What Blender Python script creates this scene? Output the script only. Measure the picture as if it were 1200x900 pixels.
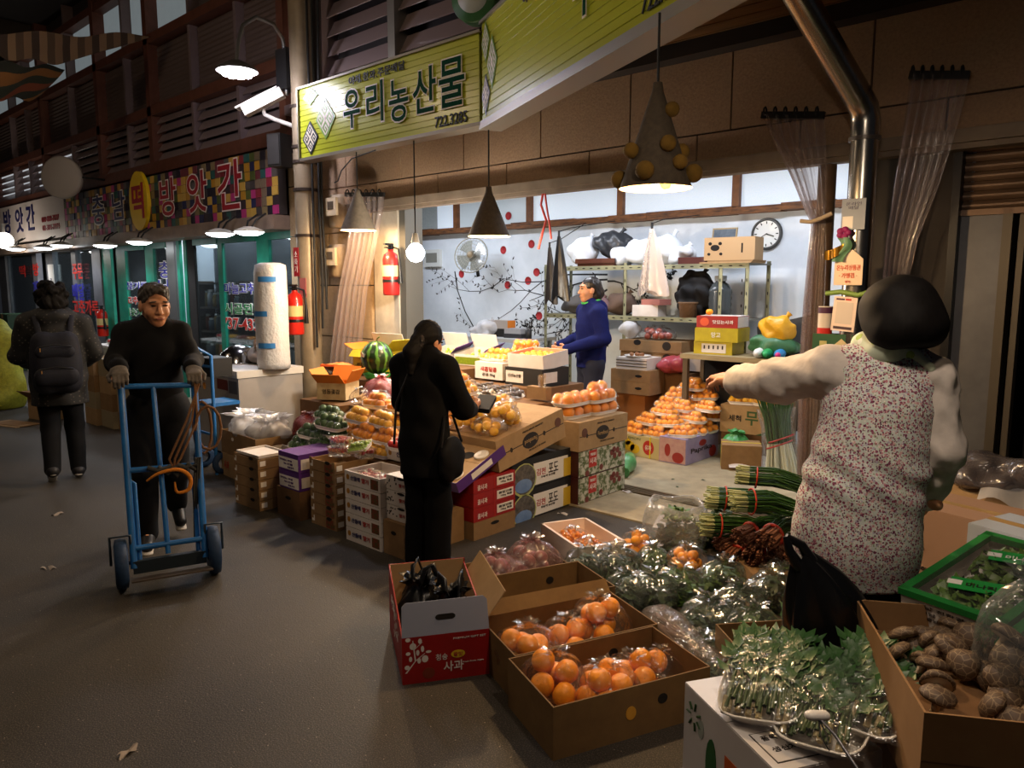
import bpy, math, random
import numpy as np
from mathutils import Vector, Matrix, Euler
PI = math.pi; R = math.radians
def curve(pts, k=4):
    P = [Vector(p) for p in pts]; out = []
    for i in range(len(P)-1):
        a, b, c, d = P[max(i-1, 0)], P[i], P[i+1], P[min(i+2, len(P)-1)]
        for j in range(k):
            t = j/k; out.append(.5*((2*b)+(c-a)*t+(2*a-5*b+4*c-d)*t*t+(3*b-a-3*c+d)*t**3))
    return out+[P[-1]]
for o in list(bpy.data.objects): bpy.data.objects.remove(o)
SC = bpy.context.scene; COL = SC.collection

# ------------------------------------------------------------------ camera
FPX, PITCH, YAW, HCAM = 878., R(7.5), R(47.6), 1.65
cd = bpy.data.cameras.new('camera'); cd.sensor_width = 36; cd.lens = FPX/1200*36; cd.clip_start = .05; cd.clip_end = 200
camera = bpy.data.objects.new('camera', cd); COL.objects.link(camera)
camera.location = (0, 0, HCAM); camera.rotation_euler = (PI/2-PITCH, 0, PI/2-YAW)
SC.camera = camera
# ------------------------------------------------------------------ world / exposure
W = bpy.data.worlds.new('night'); SC.world = W; W.use_nodes = True
bg = W.node_tree.nodes['Background']; bg.inputs[0].default_value = (.62, .66, .8, 1); bg.inputs[1].default_value = .02
SC.view_settings.view_transform = 'Standard'; SC.view_settings.look = 'None'
SC.view_settings.exposure = 0.0; SC.view_settings.gamma = 1; SC.view_settings.use_curve_mapping = False

# a photograph pixel (1200x900) to a point on a plane of the place: used to survey where things stand
_Fh = np.array([-math.cos(YAW), math.sin(YAW), 0]); _R = np.array([math.sin(YAW), math.cos(YAW), 0])
_F = _Fh*math.cos(PITCH)+np.array([0, 0, -math.sin(PITCH)]); _U = _Fh*math.sin(PITCH)+np.array([0, 0, math.cos(PITCH)])
def at(x, y, z=None, Y=None, X=None, d=None):
    r = _F+_R*(x-600)/FPX+_U*(450-y)/FPX
    t = (z-HCAM)/r[2] if z is not None else Y/r[1] if Y is not None else X/r[0] if X is not None else d
    p = np.array([0, 0, HCAM])+r*t
    return Vector(p)

# ------------------------------------------------------------------ scene graph helpers
def obj(name, me, parent=None, loc=(0, 0, 0), rot=(0, 0, 0), mat=None, scale=None):
    o = bpy.data.objects.new(name, me); COL.objects.link(o)
    o.location = loc; o.rotation_euler = rot
    if scale is not None: o.scale = scale if hasattr(scale, '__len__') else (scale,)*3
    if parent is not None: o.parent = parent
    if mat is not None and me is not None and len(me.materials) == 0: me.materials.append(mat)
    return o
def tag(o, label, cat, group=None, kind=None):
    if label: o['label'] = label
    if cat: o['category'] = cat
    if group: o['group'] = group
    if kind: o['kind'] = kind
    return o
def thing(name, label, cat, loc=(0, 0, 0), rotz=0, group=None, rot=None):
    o = bpy.data.objects.new(name, None); COL.objects.link(o); o.empty_display_size = .1
    o.location = loc; o.rotation_euler = rot if rot else (0, 0, rotz)
    return tag(o, label, cat, group)
KIDS = {}
def copy_tree(o, loc=None, rot=None, label=None, group=None, scale=None):
    def rec(a, par):
        c = a.copy(); COL.objects.link(c)
        if par is not None: c.parent = par
        for ch in a.children: rec(ch, c)
        return c
    c = rec(o, None)
    if loc is not None: c.location = loc
    if rot is not None: c.rotation_euler = rot if hasattr(rot, '__len__') else (0, 0, rot)
    if label: c['label'] = label
    if group: c['group'] = group
    if scale is not None: c.scale = scale if hasattr(scale, '__len__') else (scale,)*3
    return c
def struct(name, g, m, parent=None, loc=(0, 0, 0), rot=(0, 0, 0), label=None):
    o = g.obj(name, m, parent, loc, rot)
    if parent is None: o['kind'] = 'structure'
    if label: o['label'] = label
    return o

# ------------------------------------------------------------------ mesh builder
class G:
    def __init__(s): s.v = []; s.f = []; s.sm = []; s.mi = []; s.cur = 0
    def _add(s, vs, fs, smooth=False):
        b = len(s.v); s.v += [tuple(v) for v in vs]; s.f += [tuple(i+b for i in f) for f in fs]
        s.sm += [smooth]*len(fs); s.mi += [s.cur]*len(fs); return s
    def box(s, c, d, rot=None, taper=1.0, shift=(0, 0)):
        hx, hy, hz = d[0]/2, d[1]/2, d[2]/2
        vs = []
        for z in (-1, 1):
            k = taper if z > 0 else 1.0; sx, sy = shift if z > 0 else (0, 0)
            for (x, y) in ((-1, -1), (1, -1), (1, 1), (-1, 1)): vs.append(Vector((x*hx*k+sx, y*hy*k+sy, z*hz)))
        if rot is not None:
            m = Euler(rot).to_matrix(); vs = [m@v for v in vs]
        vs = [v+Vector(c) for v in vs]
        return s._add(vs, [(3, 2, 1, 0), (4, 5, 6, 7), (0, 1, 5, 4), (1, 2, 6, 5), (2, 3, 7, 6), (3, 0, 4, 7)])
    def b2(s, a, b):
        return s.box([(a[i]+b[i])/2 for i in range(3)], [abs(b[i]-a[i]) for i in range(3)])
    def slab(s, pts, n, t):      # polygon thickened along vector n
        n = Vector(n).normalized()*t; k = len(pts)
        vs = [Vector(p) for p in pts]+[Vector(p)+n for p in pts]
        fs = [tuple(range(k-1, -1, -1)), tuple(range(k, 2*k))]+[(i, (i+1) % k, k+(i+1) % k, k+i) for i in range(k)]
        return s._add(vs, fs)
    def tube(s, pts, r, n=8, cap=True, flat=1.0):
        pts = [Vector(p) for p in pts]; k = len(pts)
        rs = r if hasattr(r, '__len__') else [r]*k
        vs = []; fs = []; up = None
        for i, p in enumerate(pts):
            d = (pts[min(i+1, k-1)]-pts[max(i-1, 0)])
            d = d.normalized() if d.length > 1e-9 else Vector((0, 0, 1))
            if up is None: up = Vector((0, 0, 1)) if abs(d.z) < .9 else Vector((0, 1, 0))
            a = up-d*up.dot(d)
            a = a.normalized() if a.length > 1e-6 else d.orthogonal().normalized()
            up = a; b = d.cross(a)
            for j in range(n):
                t = 2*PI*j/n; vs.append(p+(a*math.cos(t)*flat+b*math.sin(t))*rs[i])
        for i in range(k-1):
            for j in range(n): fs.append((i*n+j, i*n+(j+1) % n, (i+1)*n+(j+1) % n, (i+1)*n+j))
        s._add(vs, fs, True)
        if cap: s._add([vs[i] for i in range(n)], [tuple(range(n-1, -1, -1))]); s._add(vs[-n:], [tuple(range(n))])
        return s
    def cyl(s, a, b, r, r2=None, n=16, cap=True): return s.tube([a, b], [r, r if r2 is None else r2], n, cap)
    def lathe(s, prof, n=20, c=(0, 0, 0), sx=1, sy=1, fn=None, smooth=True):
        vs = []; fs = []; k = len(prof)
        for i, (r, z) in enumerate(prof):
            for j in range(n):
                t = 2*PI*j/n; rr = r*(fn(t, i) if fn else 1)
                vs.append((c[0]+rr*math.cos(t)*sx, c[1]+rr*math.sin(t)*sy, c[2]+z))
        for i in range(k-1):
            for j in range(n): fs.append((i*n+j, i*n+(j+1) % n, (i+1)*n+(j+1) % n, (i+1)*n+j))
        return s._add(vs, fs, smooth)
    def ball(s, c, r, n=12, m=8, sq=None):
        rx, ry, rz = r if hasattr(r, '__len__') else (r, r, r)
        vs = [(c[0], c[1], c[2]-rz)]; fs = []
        for i in range(1, m):
            p = PI*i/m
            for j in range(n):
                t = 2*PI*j/n; vs.append((c[0]+rx*math.sin(p)*math.cos(t), c[1]+ry*math.sin(p)*math.sin(t), c[2]-rz*math.cos(p)))
        vs.append((c[0], c[1], c[2]+rz)); L = len(vs)-1
        for j in range(n):
            fs.append((0, 1+(j+1) % n, 1+j)); fs.append((L, L-n+j, L-n+(j+1) % n))
        for i in range(m-2):
            for j in range(n):
                a = 1+i*n; fs.append((a+j, a+(j+1) % n, a+n+(j+1) % n, a+n+j))
        return s._add(vs, fs, True)
    def grid(s, fn, nu, nv, smooth=True, closed_u=False):
        vs = [fn(i/(nu if closed_u else nu-1), j/(nv-1)) for j in range(nv) for i in range(nu)]; fs = []
        for j in range(nv-1):
            for i in range(nu if closed_u else nu-1):
                fs.append((j*nu+i, j*nu+(i+1) % nu, (j+1)*nu+(i+1) % nu, (j+1)*nu+i))
        return s._add(vs, fs, smooth)
    def raw(s, vs, fs, smooth=False): return s._add(vs, fs, smooth)
    def mesh(s, name, *mats):
        me = bpy.data.meshes.new(name); me.from_pydata(s.v, [], s.f)
        me.polygons.foreach_set('use_smooth', s.sm); me.polygons.foreach_set('material_index', s.mi)
        for m in mats:
            if m is not None: me.materials.append(m)
        me.update(); return me
    def obj(s, name, m, parent=None, loc=(0, 0, 0), rot=(0, 0, 0)):
        ms = m if isinstance(m, (list, tuple)) else [m]
        return obj(name, s.mesh(name, *ms), parent, loc, rot)

# ------------------------------------------------------------------ soft bodies: signed distance + surface nets
class Soft:
    def __init__(s, h): s.h = h; s.p = []
    def cone(s, a, b, ra, rb, w=None, k=.02, sub=False, wf=1.0):
        s.p.append(('c', np.array(a, float), np.array(b, float), ra, rb, None if w is None else (np.array(w, float)/np.linalg.norm(w), wf), k, sub)); return s
    def chain(s, pts, rs, w=None, wf=1.0, k=.02):
        for i in range(len(pts)-1): s.cone(pts[i], pts[i+1], rs[i], rs[i+1], w, k, False, wf)
        return s
    def ell(s, c, r, k=.02, sub=False, rot=None):
        s.p.append(('e', np.array(c, float), np.array(r, float), None if rot is None else np.array(Euler(rot).to_matrix()).T, k, sub)); return s
    def build(s, disp=None, cut=None):
        h = s.h; los = []; his = []
        for q in s.p:
            if q[0] == 'c': m = max(q[3], q[4])+.03; los.append(np.minimum(q[1], q[2])-m); his.append(np.maximum(q[1], q[2])+m)
            else: m = q[2].max()+.03; los.append(q[1]-m); his.append(q[1]+m)
        lo = np.min(los, 0)-2*h; hi = np.max(his, 0)+2*h
        n = np.ceil((hi-lo)/h).astype(int)+1
        S = np.full(n, .05, np.float32)
        ax = [lo[i]+h*np.arange(n[i]) for i in range(3)]
        for q, l, u in zip(s.p, los, his):
            i0 = np.maximum(((l-.03-lo)/h).astype(int), 0); i1 = np.minimum(((u+.03-lo)/h).astype(int)+2, n)
            X = ax[0][i0[0]:i1[0], None, None]; Y = ax[1][None, i0[1]:i1[1], None]; Z = ax[2][None, None, i0[2]:i1[2]]
            if q[0] == 'c':
                a, b, ra, rb, w = q[1], q[2], q[3], q[4], q[5]; ab = b-a; L = max(ab@ab, 1e-12)
                t = np.clip(((X-a[0])*ab[0]+(Y-a[1])*ab[1]+(Z-a[2])*ab[2])/L, 0, 1)
                dx = X-a[0]-t*ab[0]; dy = Y-a[1]-t*ab[1]; dz = Z-a[2]-t*ab[2]
                l2 = dx*dx+dy*dy+dz*dz; sf = 1.0
                if w is not None:
                    qw = dx*w[0][0]+dy*w[0][1]+dz*w[0][2]; l2 = l2+qw*qw*(1/w[1]**2-1); sf = min(w[1], 1)
                d = (np.sqrt(l2)-(ra+(rb-ra)*t))*sf; k, sub = q[6], q[7]
            else:
                c, r, m = q[1], q[2], q[3]; dx, dy, dz = X-c[0], Y-c[1], Z-c[2]
                if m is not None:
                    dx, dy, dz = (m[0, 0]*dx+m[0, 1]*dy+m[0, 2]*dz, m[1, 0]*dx+m[1, 1]*dy+m[1, 2]*dz, m[2, 0]*dx+m[2, 1]*dy+m[2, 2]*dz)
                d = (np.sqrt((dx/r[0])**2+(dy/r[1])**2+(dz/r[2])**2)-1)*r.min(); k, sub = q[4], q[5]
            sl = S[i0[0]:i1[0], i0[1]:i1[1], i0[2]:i1[2]]
            if sub:
                d = -d; hh = np.clip(.5-.5*(sl-d)/k, 0, 1); sl[...] = sl*(1-hh)+d*hh+k*hh*(1-hh)
            else:
                hh = np.clip(.5+.5*(d-sl)/k, 0, 1); sl[...] = d*(1-hh)+sl*hh-k*hh*(1-hh)
        X, Y, Z = ax[0][:, None, None], ax[1][None, :, None], ax[2][None, None, :]
        if disp is not None: S += disp(X, Y, Z)
        if cut is not None: S = np.maximum(S, cut(X, Y, Z)+0*S)
        S = S.astype(np.float32)
        ins = S < 0; cn = tuple(n-1); acc = np.zeros(cn+(3,), np.float32); cnt = np.zeros(cn, np.float32); quads = []
        crosses = []
        for a in range(3):
            sa = [slice(None)]*3; sb = [slice(None)]*3; sa[a] = slice(0, -1); sb[a] = slice(1, None)
            A, B = S[tuple(sa)], S[tuple(sb)]; cr = ins[tuple(sa)] != ins[tuple(sb)]
            I = np.argwhere(cr); crosses.append((I, ins[tuple(sa)][cr]))
            t = A[cr]/(A[cr]-B[cr]); P = I.astype(np.float32); P[:, a] += t
            o1, o2 = [q for q in range(3) if q != a]
            for d1 in (0, -1):
                for d2 in (0, -1):
                    J = I.copy(); J[:, o1] += d1; J[:, o2] += d2
                    ok = (J >= 0).all(1) & (J < np.array(cn)).all(1)
                    np.add.at(acc, tuple(J[ok].T), P[ok]); np.add.at(cnt, tuple(J[ok].T), 1)
        m = cnt > 0; idx = np.full(cn, -1, np.int64); idx[m] = np.arange(m.sum())
        V = acc[m]/cnt[m][:, None]*h+lo
        for a in range(3):
            I, sg = crosses[a]; o1, o2 = [(1, 2), (2, 0), (0, 1)][a]
            ok = (I[:, o1] > 0) & (I[:, o2] > 0) & (I[:, o1] < cn[o1]) & (I[:, o2] < cn[o2]); I = I[ok]; sg = sg[ok]
            def g(d1, d2):
                J = I.copy(); J[:, o1] += d1; J[:, o2] += d2; return idx[tuple(J.T)]
            q = np.stack([g(-1, -1), g(0, -1), g(0, 0), g(-1, 0)], 1)
            q[~sg] = q[~sg][:, ::-1]; quads.append(q)
        Q = np.concatenate(quads); Q = Q[(Q >= 0).all(1)]
        return V, Q
def soft_mesh(name, parts, mat):
    vs = []; fs = []; b = 0
    for V, Q in parts:
        vs.append(V); fs.append(Q+b); b += len(V)
    V = np.concatenate(vs); Q = np.concatenate(fs)
    me = bpy.data.meshes.new(name); me.vertices.add(len(V)); me.vertices.foreach_set('co', V.astype(np.float32).ravel())
    me.loops.add(len(Q)*4); me.loops.foreach_set('vertex_index', Q.astype(np.int32).ravel())
    me.polygons.add(len(Q)); me.polygons.foreach_set('loop_start', (np.arange(len(Q))*4).astype(np.int32))
    me.polygons.foreach_set('use_smooth', np.ones(len(Q), bool)); me.update(calc_edges=True)
    me.materials.append(mat); return me

# ------------------------------------------------------------------ materials
_M = {}
def srgb(h):
    if isinstance(h, str):
        h = h.lstrip('#'); c = [int(h[i:i+2], 16)/255 for i in (0, 2, 4)]
        return tuple((x/12.92 if x <= .04045 else ((x+.055)/1.055)**2.4) for x in c)+(1,)
    return tuple(h)+(1,) if len(h) == 3 else tuple(h)
def nodes(name):
    m = bpy.data.materials.new(name); m.use_nodes = True; nt = m.node_tree
    return m, nt, nt.nodes['Principled BSDF'], nt.nodes['Material Output']
def N(nt, t, **k):
    n = nt.nodes.new(t)
    for a, b in k.items():
        if a in n.bl_rna.properties: setattr(n, a, b)
        else: n.inputs[a.replace('_', ' ')].default_value = b
    return n
def mat(name, col='#888888', rough=.6, metal=0, col2=None, scale=12, bump=0, bscale=None, spec=.4, emit=0, ecol=None, sss=0, sheen=0, coat=0, stretch=None, contrast=.5, alpha=None, trans=0):
    if name in _M: return _M[name]
    m, nt, b, out = nodes(name); L = nt.links.new; c = srgb(col)
    b.inputs['Base Color'].default_value = c; b.inputs['Roughness'].default_value = rough; b.inputs['Metallic'].default_value = metal
    b.inputs['Specular IOR Level'].default_value = spec
    if sss: b.inputs['Subsurface Weight'].default_value = sss; b.inputs['Subsurface Radius'].default_value = (.02, .008, .004); b.inputs['Subsurface Scale'].default_value = .3
    if sheen: b.inputs['Sheen Weight'].default_value = sheen
    if coat: b.inputs['Coat Weight'].default_value = coat; b.inputs['Coat Roughness'].default_value = .15
    if trans: b.inputs['Transmission Weight'].default_value = trans
    if emit: b.inputs['Emission Color'].default_value = srgb(ecol or col); b.inputs['Emission Strength'].default_value = emit
    if col2 or bump:
        tc = N(nt, 'ShaderNodeTexCoord'); vec = tc.outputs['Object']
        if stretch:
            mp = N(nt, 'ShaderNodeMapping'); mp.inputs['Scale'].default_value = stretch; L(vec, mp.inputs[0]); vec = mp.outputs[0]
        nz = N(nt, 'ShaderNodeTexNoise', Scale=scale, Detail=5.0, Roughness=.6); L(vec, nz.inputs['Vector'])
        if col2:
            mr = N(nt, 'ShaderNodeMapRange'); mr.inputs[1].default_value = .5-contrast/2; mr.inputs[2].default_value = .5+contrast/2
            L(nz.outputs[0], mr.inputs[0])
            mx = N(nt, 'ShaderNodeMix', data_type='RGBA'); mx.inputs[6].default_value = c; mx.inputs[7].default_value = srgb(col2)
            L(mr.outputs[0], mx.inputs[0]); L(mx.outputs[2], b.inputs['Base Color'])
        if bump:
            nb = nz
            if bscale: nb = N(nt, 'ShaderNodeTexNoise', Scale=bscale, Detail=3.0); L(vec, nb.inputs['Vector'])
            bp = N(nt, 'ShaderNodeBump', Strength=bump, Distance=.01); L(nb.outputs[0], bp.inputs['Height']); L(bp.outputs[0], b.inputs['Normal'])
    _M[name] = m; return m
def film(name, tint='#ffffff', haze=.08, rough=.12, bump=.5, bscale=25, gloss=.12, hazecol='#e8e8ea'):
    """thin plastic film: mostly clear, a little milky, with glints where it wrinkles"""
    if name in _M: return _M[name]
    m, nt, b, out = nodes(name); L = nt.links.new
    b.inputs['Base Color'].default_value = srgb(hazecol); b.inputs['Roughness'].default_value = .5
    tr = N(nt, 'ShaderNodeBsdfTransparent'); tr.inputs[0].default_value = srgb(tint)
    gl = N(nt, 'ShaderNodeBsdfGlossy', Roughness=rough); gl.inputs[0].default_value = (1, 1, 1, 1)
    tc = N(nt, 'ShaderNodeTexCoord'); nz = N(nt, 'ShaderNodeTexNoise', Scale=bscale, Detail=2.0, Distortion=1.2); L(tc.outputs['Object'], nz.inputs['Vector'])
    bp = N(nt, 'ShaderNodeBump', Strength=bump, Distance=.02); L(nz.outputs[0], bp.inputs['Height']); L(bp.outputs[0], gl.inputs['Normal'])
    m1 = N(nt, 'ShaderNodeMixShader'); m1.inputs[0].default_value = haze; L(tr.outputs[0], m1.inputs[1]); L(b.outputs[0], m1.inputs[2])
    fr = N(nt, 'ShaderNodeFresnel', IOR=1.4); L(bp.outputs[0], fr.inputs['Normal'])
    ad = N(nt, 'ShaderNodeMath', operation='MULTIPLY_ADD', use_clamp=True); ad.inputs[1].default_value = .45; ad.inputs[2].default_value = gloss*.35; L(fr.outputs[0], ad.inputs[0])
    m2 = N(nt, 'ShaderNodeMixShader'); L(ad.outputs[0], m2.inputs[0]); L(m1.outputs[0], m2.inputs[1]); L(gl.outputs[0], m2.inputs[2])
    L(m2.outputs[0], out.inputs[0]); _M[name] = m; return m
def emis(name, col, s):
    if name in _M: return _M[name]
    m, nt, b, out = nodes(name); e = N(nt, 'ShaderNodeEmission', Strength=s); e.inputs[0].default_value = srgb(col)
    nt.links.new(e.outputs[0], out.inputs[0]); _M[name] = m; return m
def glassm(name, tint='#dfe8ea', rough=.03, gloss=.06, haze=.04):
    return film(name, tint, haze, rough, 0.0, 3, gloss, '#9aa4a8')

def point(name, loc, watts, col, r=.05, parent=None):
    l = bpy.data.lights.new(name, 'POINT'); l.energy = watts; l.color = srgb(col)[:3]; l.shadow_soft_size = r
    return obj(name, l, parent, loc)
def spot(name, loc, watts, col, ang=120, blend=.6, r=.05, parent=None, rot=(0, 0, 0)):
    l = bpy.data.lights.new(name, 'SPOT'); l.energy = watts; l.color = srgb(col)[:3]; l.shadow_soft_size = r; l.spot_size = R(ang); l.spot_blend = blend
    return obj(name, l, parent, loc, rot)
def area(name, loc, watts, col, sx, sy, rot=(0, 0, 0), parent=None):
    l = bpy.data.lights.new(name, 'AREA'); l.energy = watts; l.color = srgb(col)[:3]; l.shape = 'RECTANGLE'; l.size = sx; l.size_y = sy
    return obj(name, l, parent, loc, rot)

# ------------------------------------------------------------------ lettering
_T = {}
def text_mesh(body, ext=.0, bold=0., mat_=None):
    k = (body, ext, bold)
    if k not in _T:
        c = bpy.data.curves.new('lettering', 'FONT'); c.body = body; c.size = 1; c.align_x = 'CENTER'; c.align_y = 'CENTER'
        c.extrude = ext; c.offset = bold; c.resolution_u = 3
        o = bpy.data.objects.new('lettering_curve', c)
        me = bpy.data.meshes.new_from_object(o)
        bpy.data.objects.remove(o); bpy.data.curves.remove(c)
        n = len(me.vertices)
        if n:
            a = np.empty(n*3); me.vertices.foreach_get('co', a); a = a.reshape(-1, 3)
            lo, hi = a.min(0), a.max(0); a[:, :2] -= (lo[:2]+hi[:2])/2; me.vertices.foreach_set('co', a.ravel()); me.update()
            me['w'] = float(hi[0]-lo[0]); me['h'] = float(hi[1]-lo[1])
        _T[k] = me
    return _T[k]
def text(name, body, m, parent, loc, size=None, rot=(PI/2, 0, 0), width=None, height=None, ext=.001, bold=0.0):
    """lettering in the local x/z plane of its parent (front = -y by default)"""
    base = text_mesh(body, 1.0, bold)
    w, h = base.get('w', 1) or 1, base.get('h', 1) or 1
    sy = height/h if height else size if size else width/w
    sx = width/w if width else sy
    me = base.copy(); me.materials.clear(); me.materials.append(m)
    return obj(name, me, parent, loc, rot, scale=(sx, sy, ext))
FRONT = (PI/2, 0, 0); SIDE_R = (PI/2, 0, PI/2); SIDE_L = (PI/2, 0, -PI/2); TOP = (0, 0, 0)
rnd = random.Random(7)
# ================================================================== SETTING
def asphalt():
    m, nt, b, out = nodes('asphalt'); L = nt.links.new
    tc = N(nt, 'ShaderNodeTexCoord')
    big = N(nt, 'ShaderNodeTexNoise', Scale=.9, Detail=5.0); L(tc.outputs['Object'], big.inputs[0])
    fine = N(nt, 'ShaderNodeTexNoise', Scale=210, Detail=2.0); L(tc.outputs['Object'], fine.inputs[0])
    vor = N(nt, 'ShaderNodeTexVoronoi', Scale=130); L(tc.outputs['Object'], vor.inputs[0])
    cr = N(nt, 'ShaderNodeValToRGB'); cr.color_ramp.elements[0].color = srgb('#282420'); cr.color_ramp.elements[1].color = srgb('#3a352f')
    cr.color_ramp.elements[0].position = .35; cr.color_ramp.elements[1].position = .68; L(big.outputs[0], cr.inputs[0])
    mr = N(nt, 'ShaderNodeMapRange'); mr.inputs[1].default_value = .5; mr.inputs[2].default_value = .78; L(fine.outputs[0], mr.inputs[0])
    mx = N(nt, 'ShaderNodeMix', data_type='RGBA'); mx.inputs[7].default_value = srgb('#6d6557'); L(mr.outputs[0], mx.inputs[0]); L(cr.outputs[0], mx.inputs[6])
    sp = N(nt, 'ShaderNodeMath', operation='LESS_THAN'); sp.inputs[1].default_value = .06; vs = N(nt, 'ShaderNodeTexVoronoi', Scale=24); L(tc.outputs['Object'], vs.inputs[0]); L(vs.outputs[0], sp.inputs[0])
    mx2 = N(nt, 'ShaderNodeMix', data_type='RGBA'); mx2.inputs[7].default_value = srgb('#8d8272'); L(sp.outputs[0], mx2.inputs[0]); L(mx.outputs[2], mx2.inputs[6]); L(mx2.outputs[2], b.inputs['Base Color'])
    b.inputs['Roughness'].default_value = .62; b.inputs['Specular IOR Level'].default_value = .35
    bp = N(nt, 'ShaderNodeBump', Strength=.25, Distance=.003); L(vor.outputs[0], bp.inputs['Height']); L(bp.outputs[0], b.inputs['Normal'])
    return m
m_asphalt = asphalt()
m_conc = mat('shop_concrete', '#a79a7c', .75, col2='#857a62', scale=5, bump=.15, bscale=60, contrast=.4)
m_white = mat('white_wall_paint', '#dfe6ee', .6, col2='#c6d0d8', scale=3, contrast=.5)
m_stone = mat('stone_cladding', '#a88a6c', .85, col2='#8a705a', scale=60, bump=.3, contrast=.5)
m_stone2 = mat('jamb_plaster', '#aea79a', .8, col2='#8e887c', scale=6, bump=.1)
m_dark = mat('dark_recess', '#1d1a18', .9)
m_steelgrey = mat('galvanised_panel', '#75767a', .5, .2, col2='#4f5054', scale=3, contrast=.6)
m_brown = mat('brown_paint_frame', '#6b3f30', .55, col2='#55311f', scale=8)
m_wood = mat('rough_timber', '#7d4f28', .7, col2='#3d2412', scale=6, stretch=(1.2, 8, 8), bump=.4, contrast=.35)
m_alu = mat('aluminium', '#9a9a98', .35, .8)
m_mauve = mat('louver_mauve', '#7d6c6a', .4, col2='#6b5b5a', scale=4)
m_shut = mat('shutter_brown', '#5f5049', .6)

YF, YS, YB = 4.8, 4.7, 7.6
g = G(); g.b2((-40, -12, -.2), (8, 4.35, 0)); floor = struct('floor', g, m_asphalt, label='dark worn asphalt street floor of the covered market')
g = G(); g.b2((-7.4, 4.35, -.2), (1.5, 4.93, .012)); g.b2((-11, 5.09, -.2), (1.5, YB+.1, .02)); g.b2((-11, 4.93, -.2), (1.5, 5.09, .002))
struct('floor_shop', g, m_conc, label='worn beige concrete floor of the shop')
tr = struct('trim_1', G().b2((-5.7, 4.935, -.01), (-1.8, 5.085, .006)), m_dark, label='sliding door track in the shop floor')
for i in range(4):
    G().b2((-5.7, 4.945+i*.038, 0), (-1.8, 4.96+i*.038, .022)).obj('rail', mat('track_rail', '#6d604c', .5, .6), tr)
# ---- back wall with its mural
wall_back = struct('wall_back', G().b2((-11, YB, 0), (-1.6, YB+.12, 2.4)), m_white, label='white back wall of the shop with a painted fruit tree')
struct('wall_back_upper', G().b2((-11, YB+.06, 2.86), (-1.6, YB+.12, 3.0)), m_white)
struct('wall_left', G().b2((-11.1, 4.9, 0), (-11, YB+.1, 3)), m_white)
struct('wall_right', G().b2((-1.6, 4.85, 0), (-1.5, YB+.1, 3)), m_white)
struct('ceiling', G().b2((-11.1, 4.86, 2.98), (-1.5, YB+.2, 3.08)), mat('ceiling_paint', '#8d8a84', .8))
m_bark = mat('mural_ink', '#23262b', .7); m_apple = mat('mural_red', '#a82a2e', .7)
rm = random.Random(11)
def mural_branch(p, ang, ln, w, depth):
    pts = [p]; a = ang
    for i in range(5):
        a += rm.uniform(-.28, .28); q = pts[-1]; pts.append((q[0]+math.cos(a)*ln/5, q[1]+math.sin(a)*ln/5))
    ys = YB-.003
    if depth < 9 and max(q[1] for q in pts) > 2.33: return
    g = G(); vs = []; fs = []
    for i, q in enumerate(pts):
        d = (pts[min(i+1, 5)][0]-pts[max(i-1, 0)][0], pts[min(i+1, 5)][1]-pts[max(i-1, 0)][1]); l = math.hypot(*d) or 1
        ww = w*(1-.14*i); n = (-d[1]/l*ww, d[0]/l*ww)
        vs += [(q[0]+n[0], ys, q[1]+n[1]), (q[0]-n[0], ys, q[1]-n[1])]
    fs = [(2*i, 2*i+1, 2*i+3, 2*i+2) for i in range(5)]
    g.raw(vs, fs)
    if depth >= 1:
        for i in range(1, 6):            # small painted leaves on the twig
            for sd in (-1, 1):
                if rm.random() < .42:
                    t = a+sd*rm.uniform(.5, 1.2); q = pts[i]; l = rm.uniform(.04, .075); c, s_ = math.cos(t), math.sin(t); k = .012
                    g.raw([(q[0], ys, q[1]), (q[0]+c*l*.5-s_*k, ys, q[1]+s_*l*.5+c*k), (q[0]+c*l, ys, q[1]+s_*l), (q[0]+c*l*.5+s_*k, ys, q[1]+s_*l*.5-c*k)], [(0, 1, 2, 3)])
    g.obj('painted_branch', m_bark, wall_back)
    if depth < 3:
        for i in (2, 3, 4, 5):
            if rm.random() < (.85 if depth == 0 else .5): mural_branch(pts[i], a+rm.choice((-1, 1))*rm.uniform(.45, .95), ln*rm.uniform(.5, .7), w*.55, depth+1)
tx = at(712, 330, Y=YB).x
mural_branch((tx, .9), 1.65, .9, .032, 9)
for (a, l, z) in ((2.75, 1.5, 1.75), (3.2, 1.3, 1.72), (3.75, 1.1, 1.6), (2.3, .95, 1.8), (.7, .6, 1.8), (.2, .5, 1.7), (2.98, 1.75, 1.78)):
    mural_branch((tx, z), a, l, .012, 0)
for (x, y) in ((590, 293), (623, 286), (595, 334), (629, 319), (619, 329), (632, 370), (541, 321), (596, 253)):
    p = at(x, y, Y=YB)
    G().lathe([(0.001, 0), (.055, 0), (.055, .004)], 14).obj('painted_fruit', m_apple, wall_back, (p.x, YB-.002, p.z), (PI/2, 0, 0))
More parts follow.
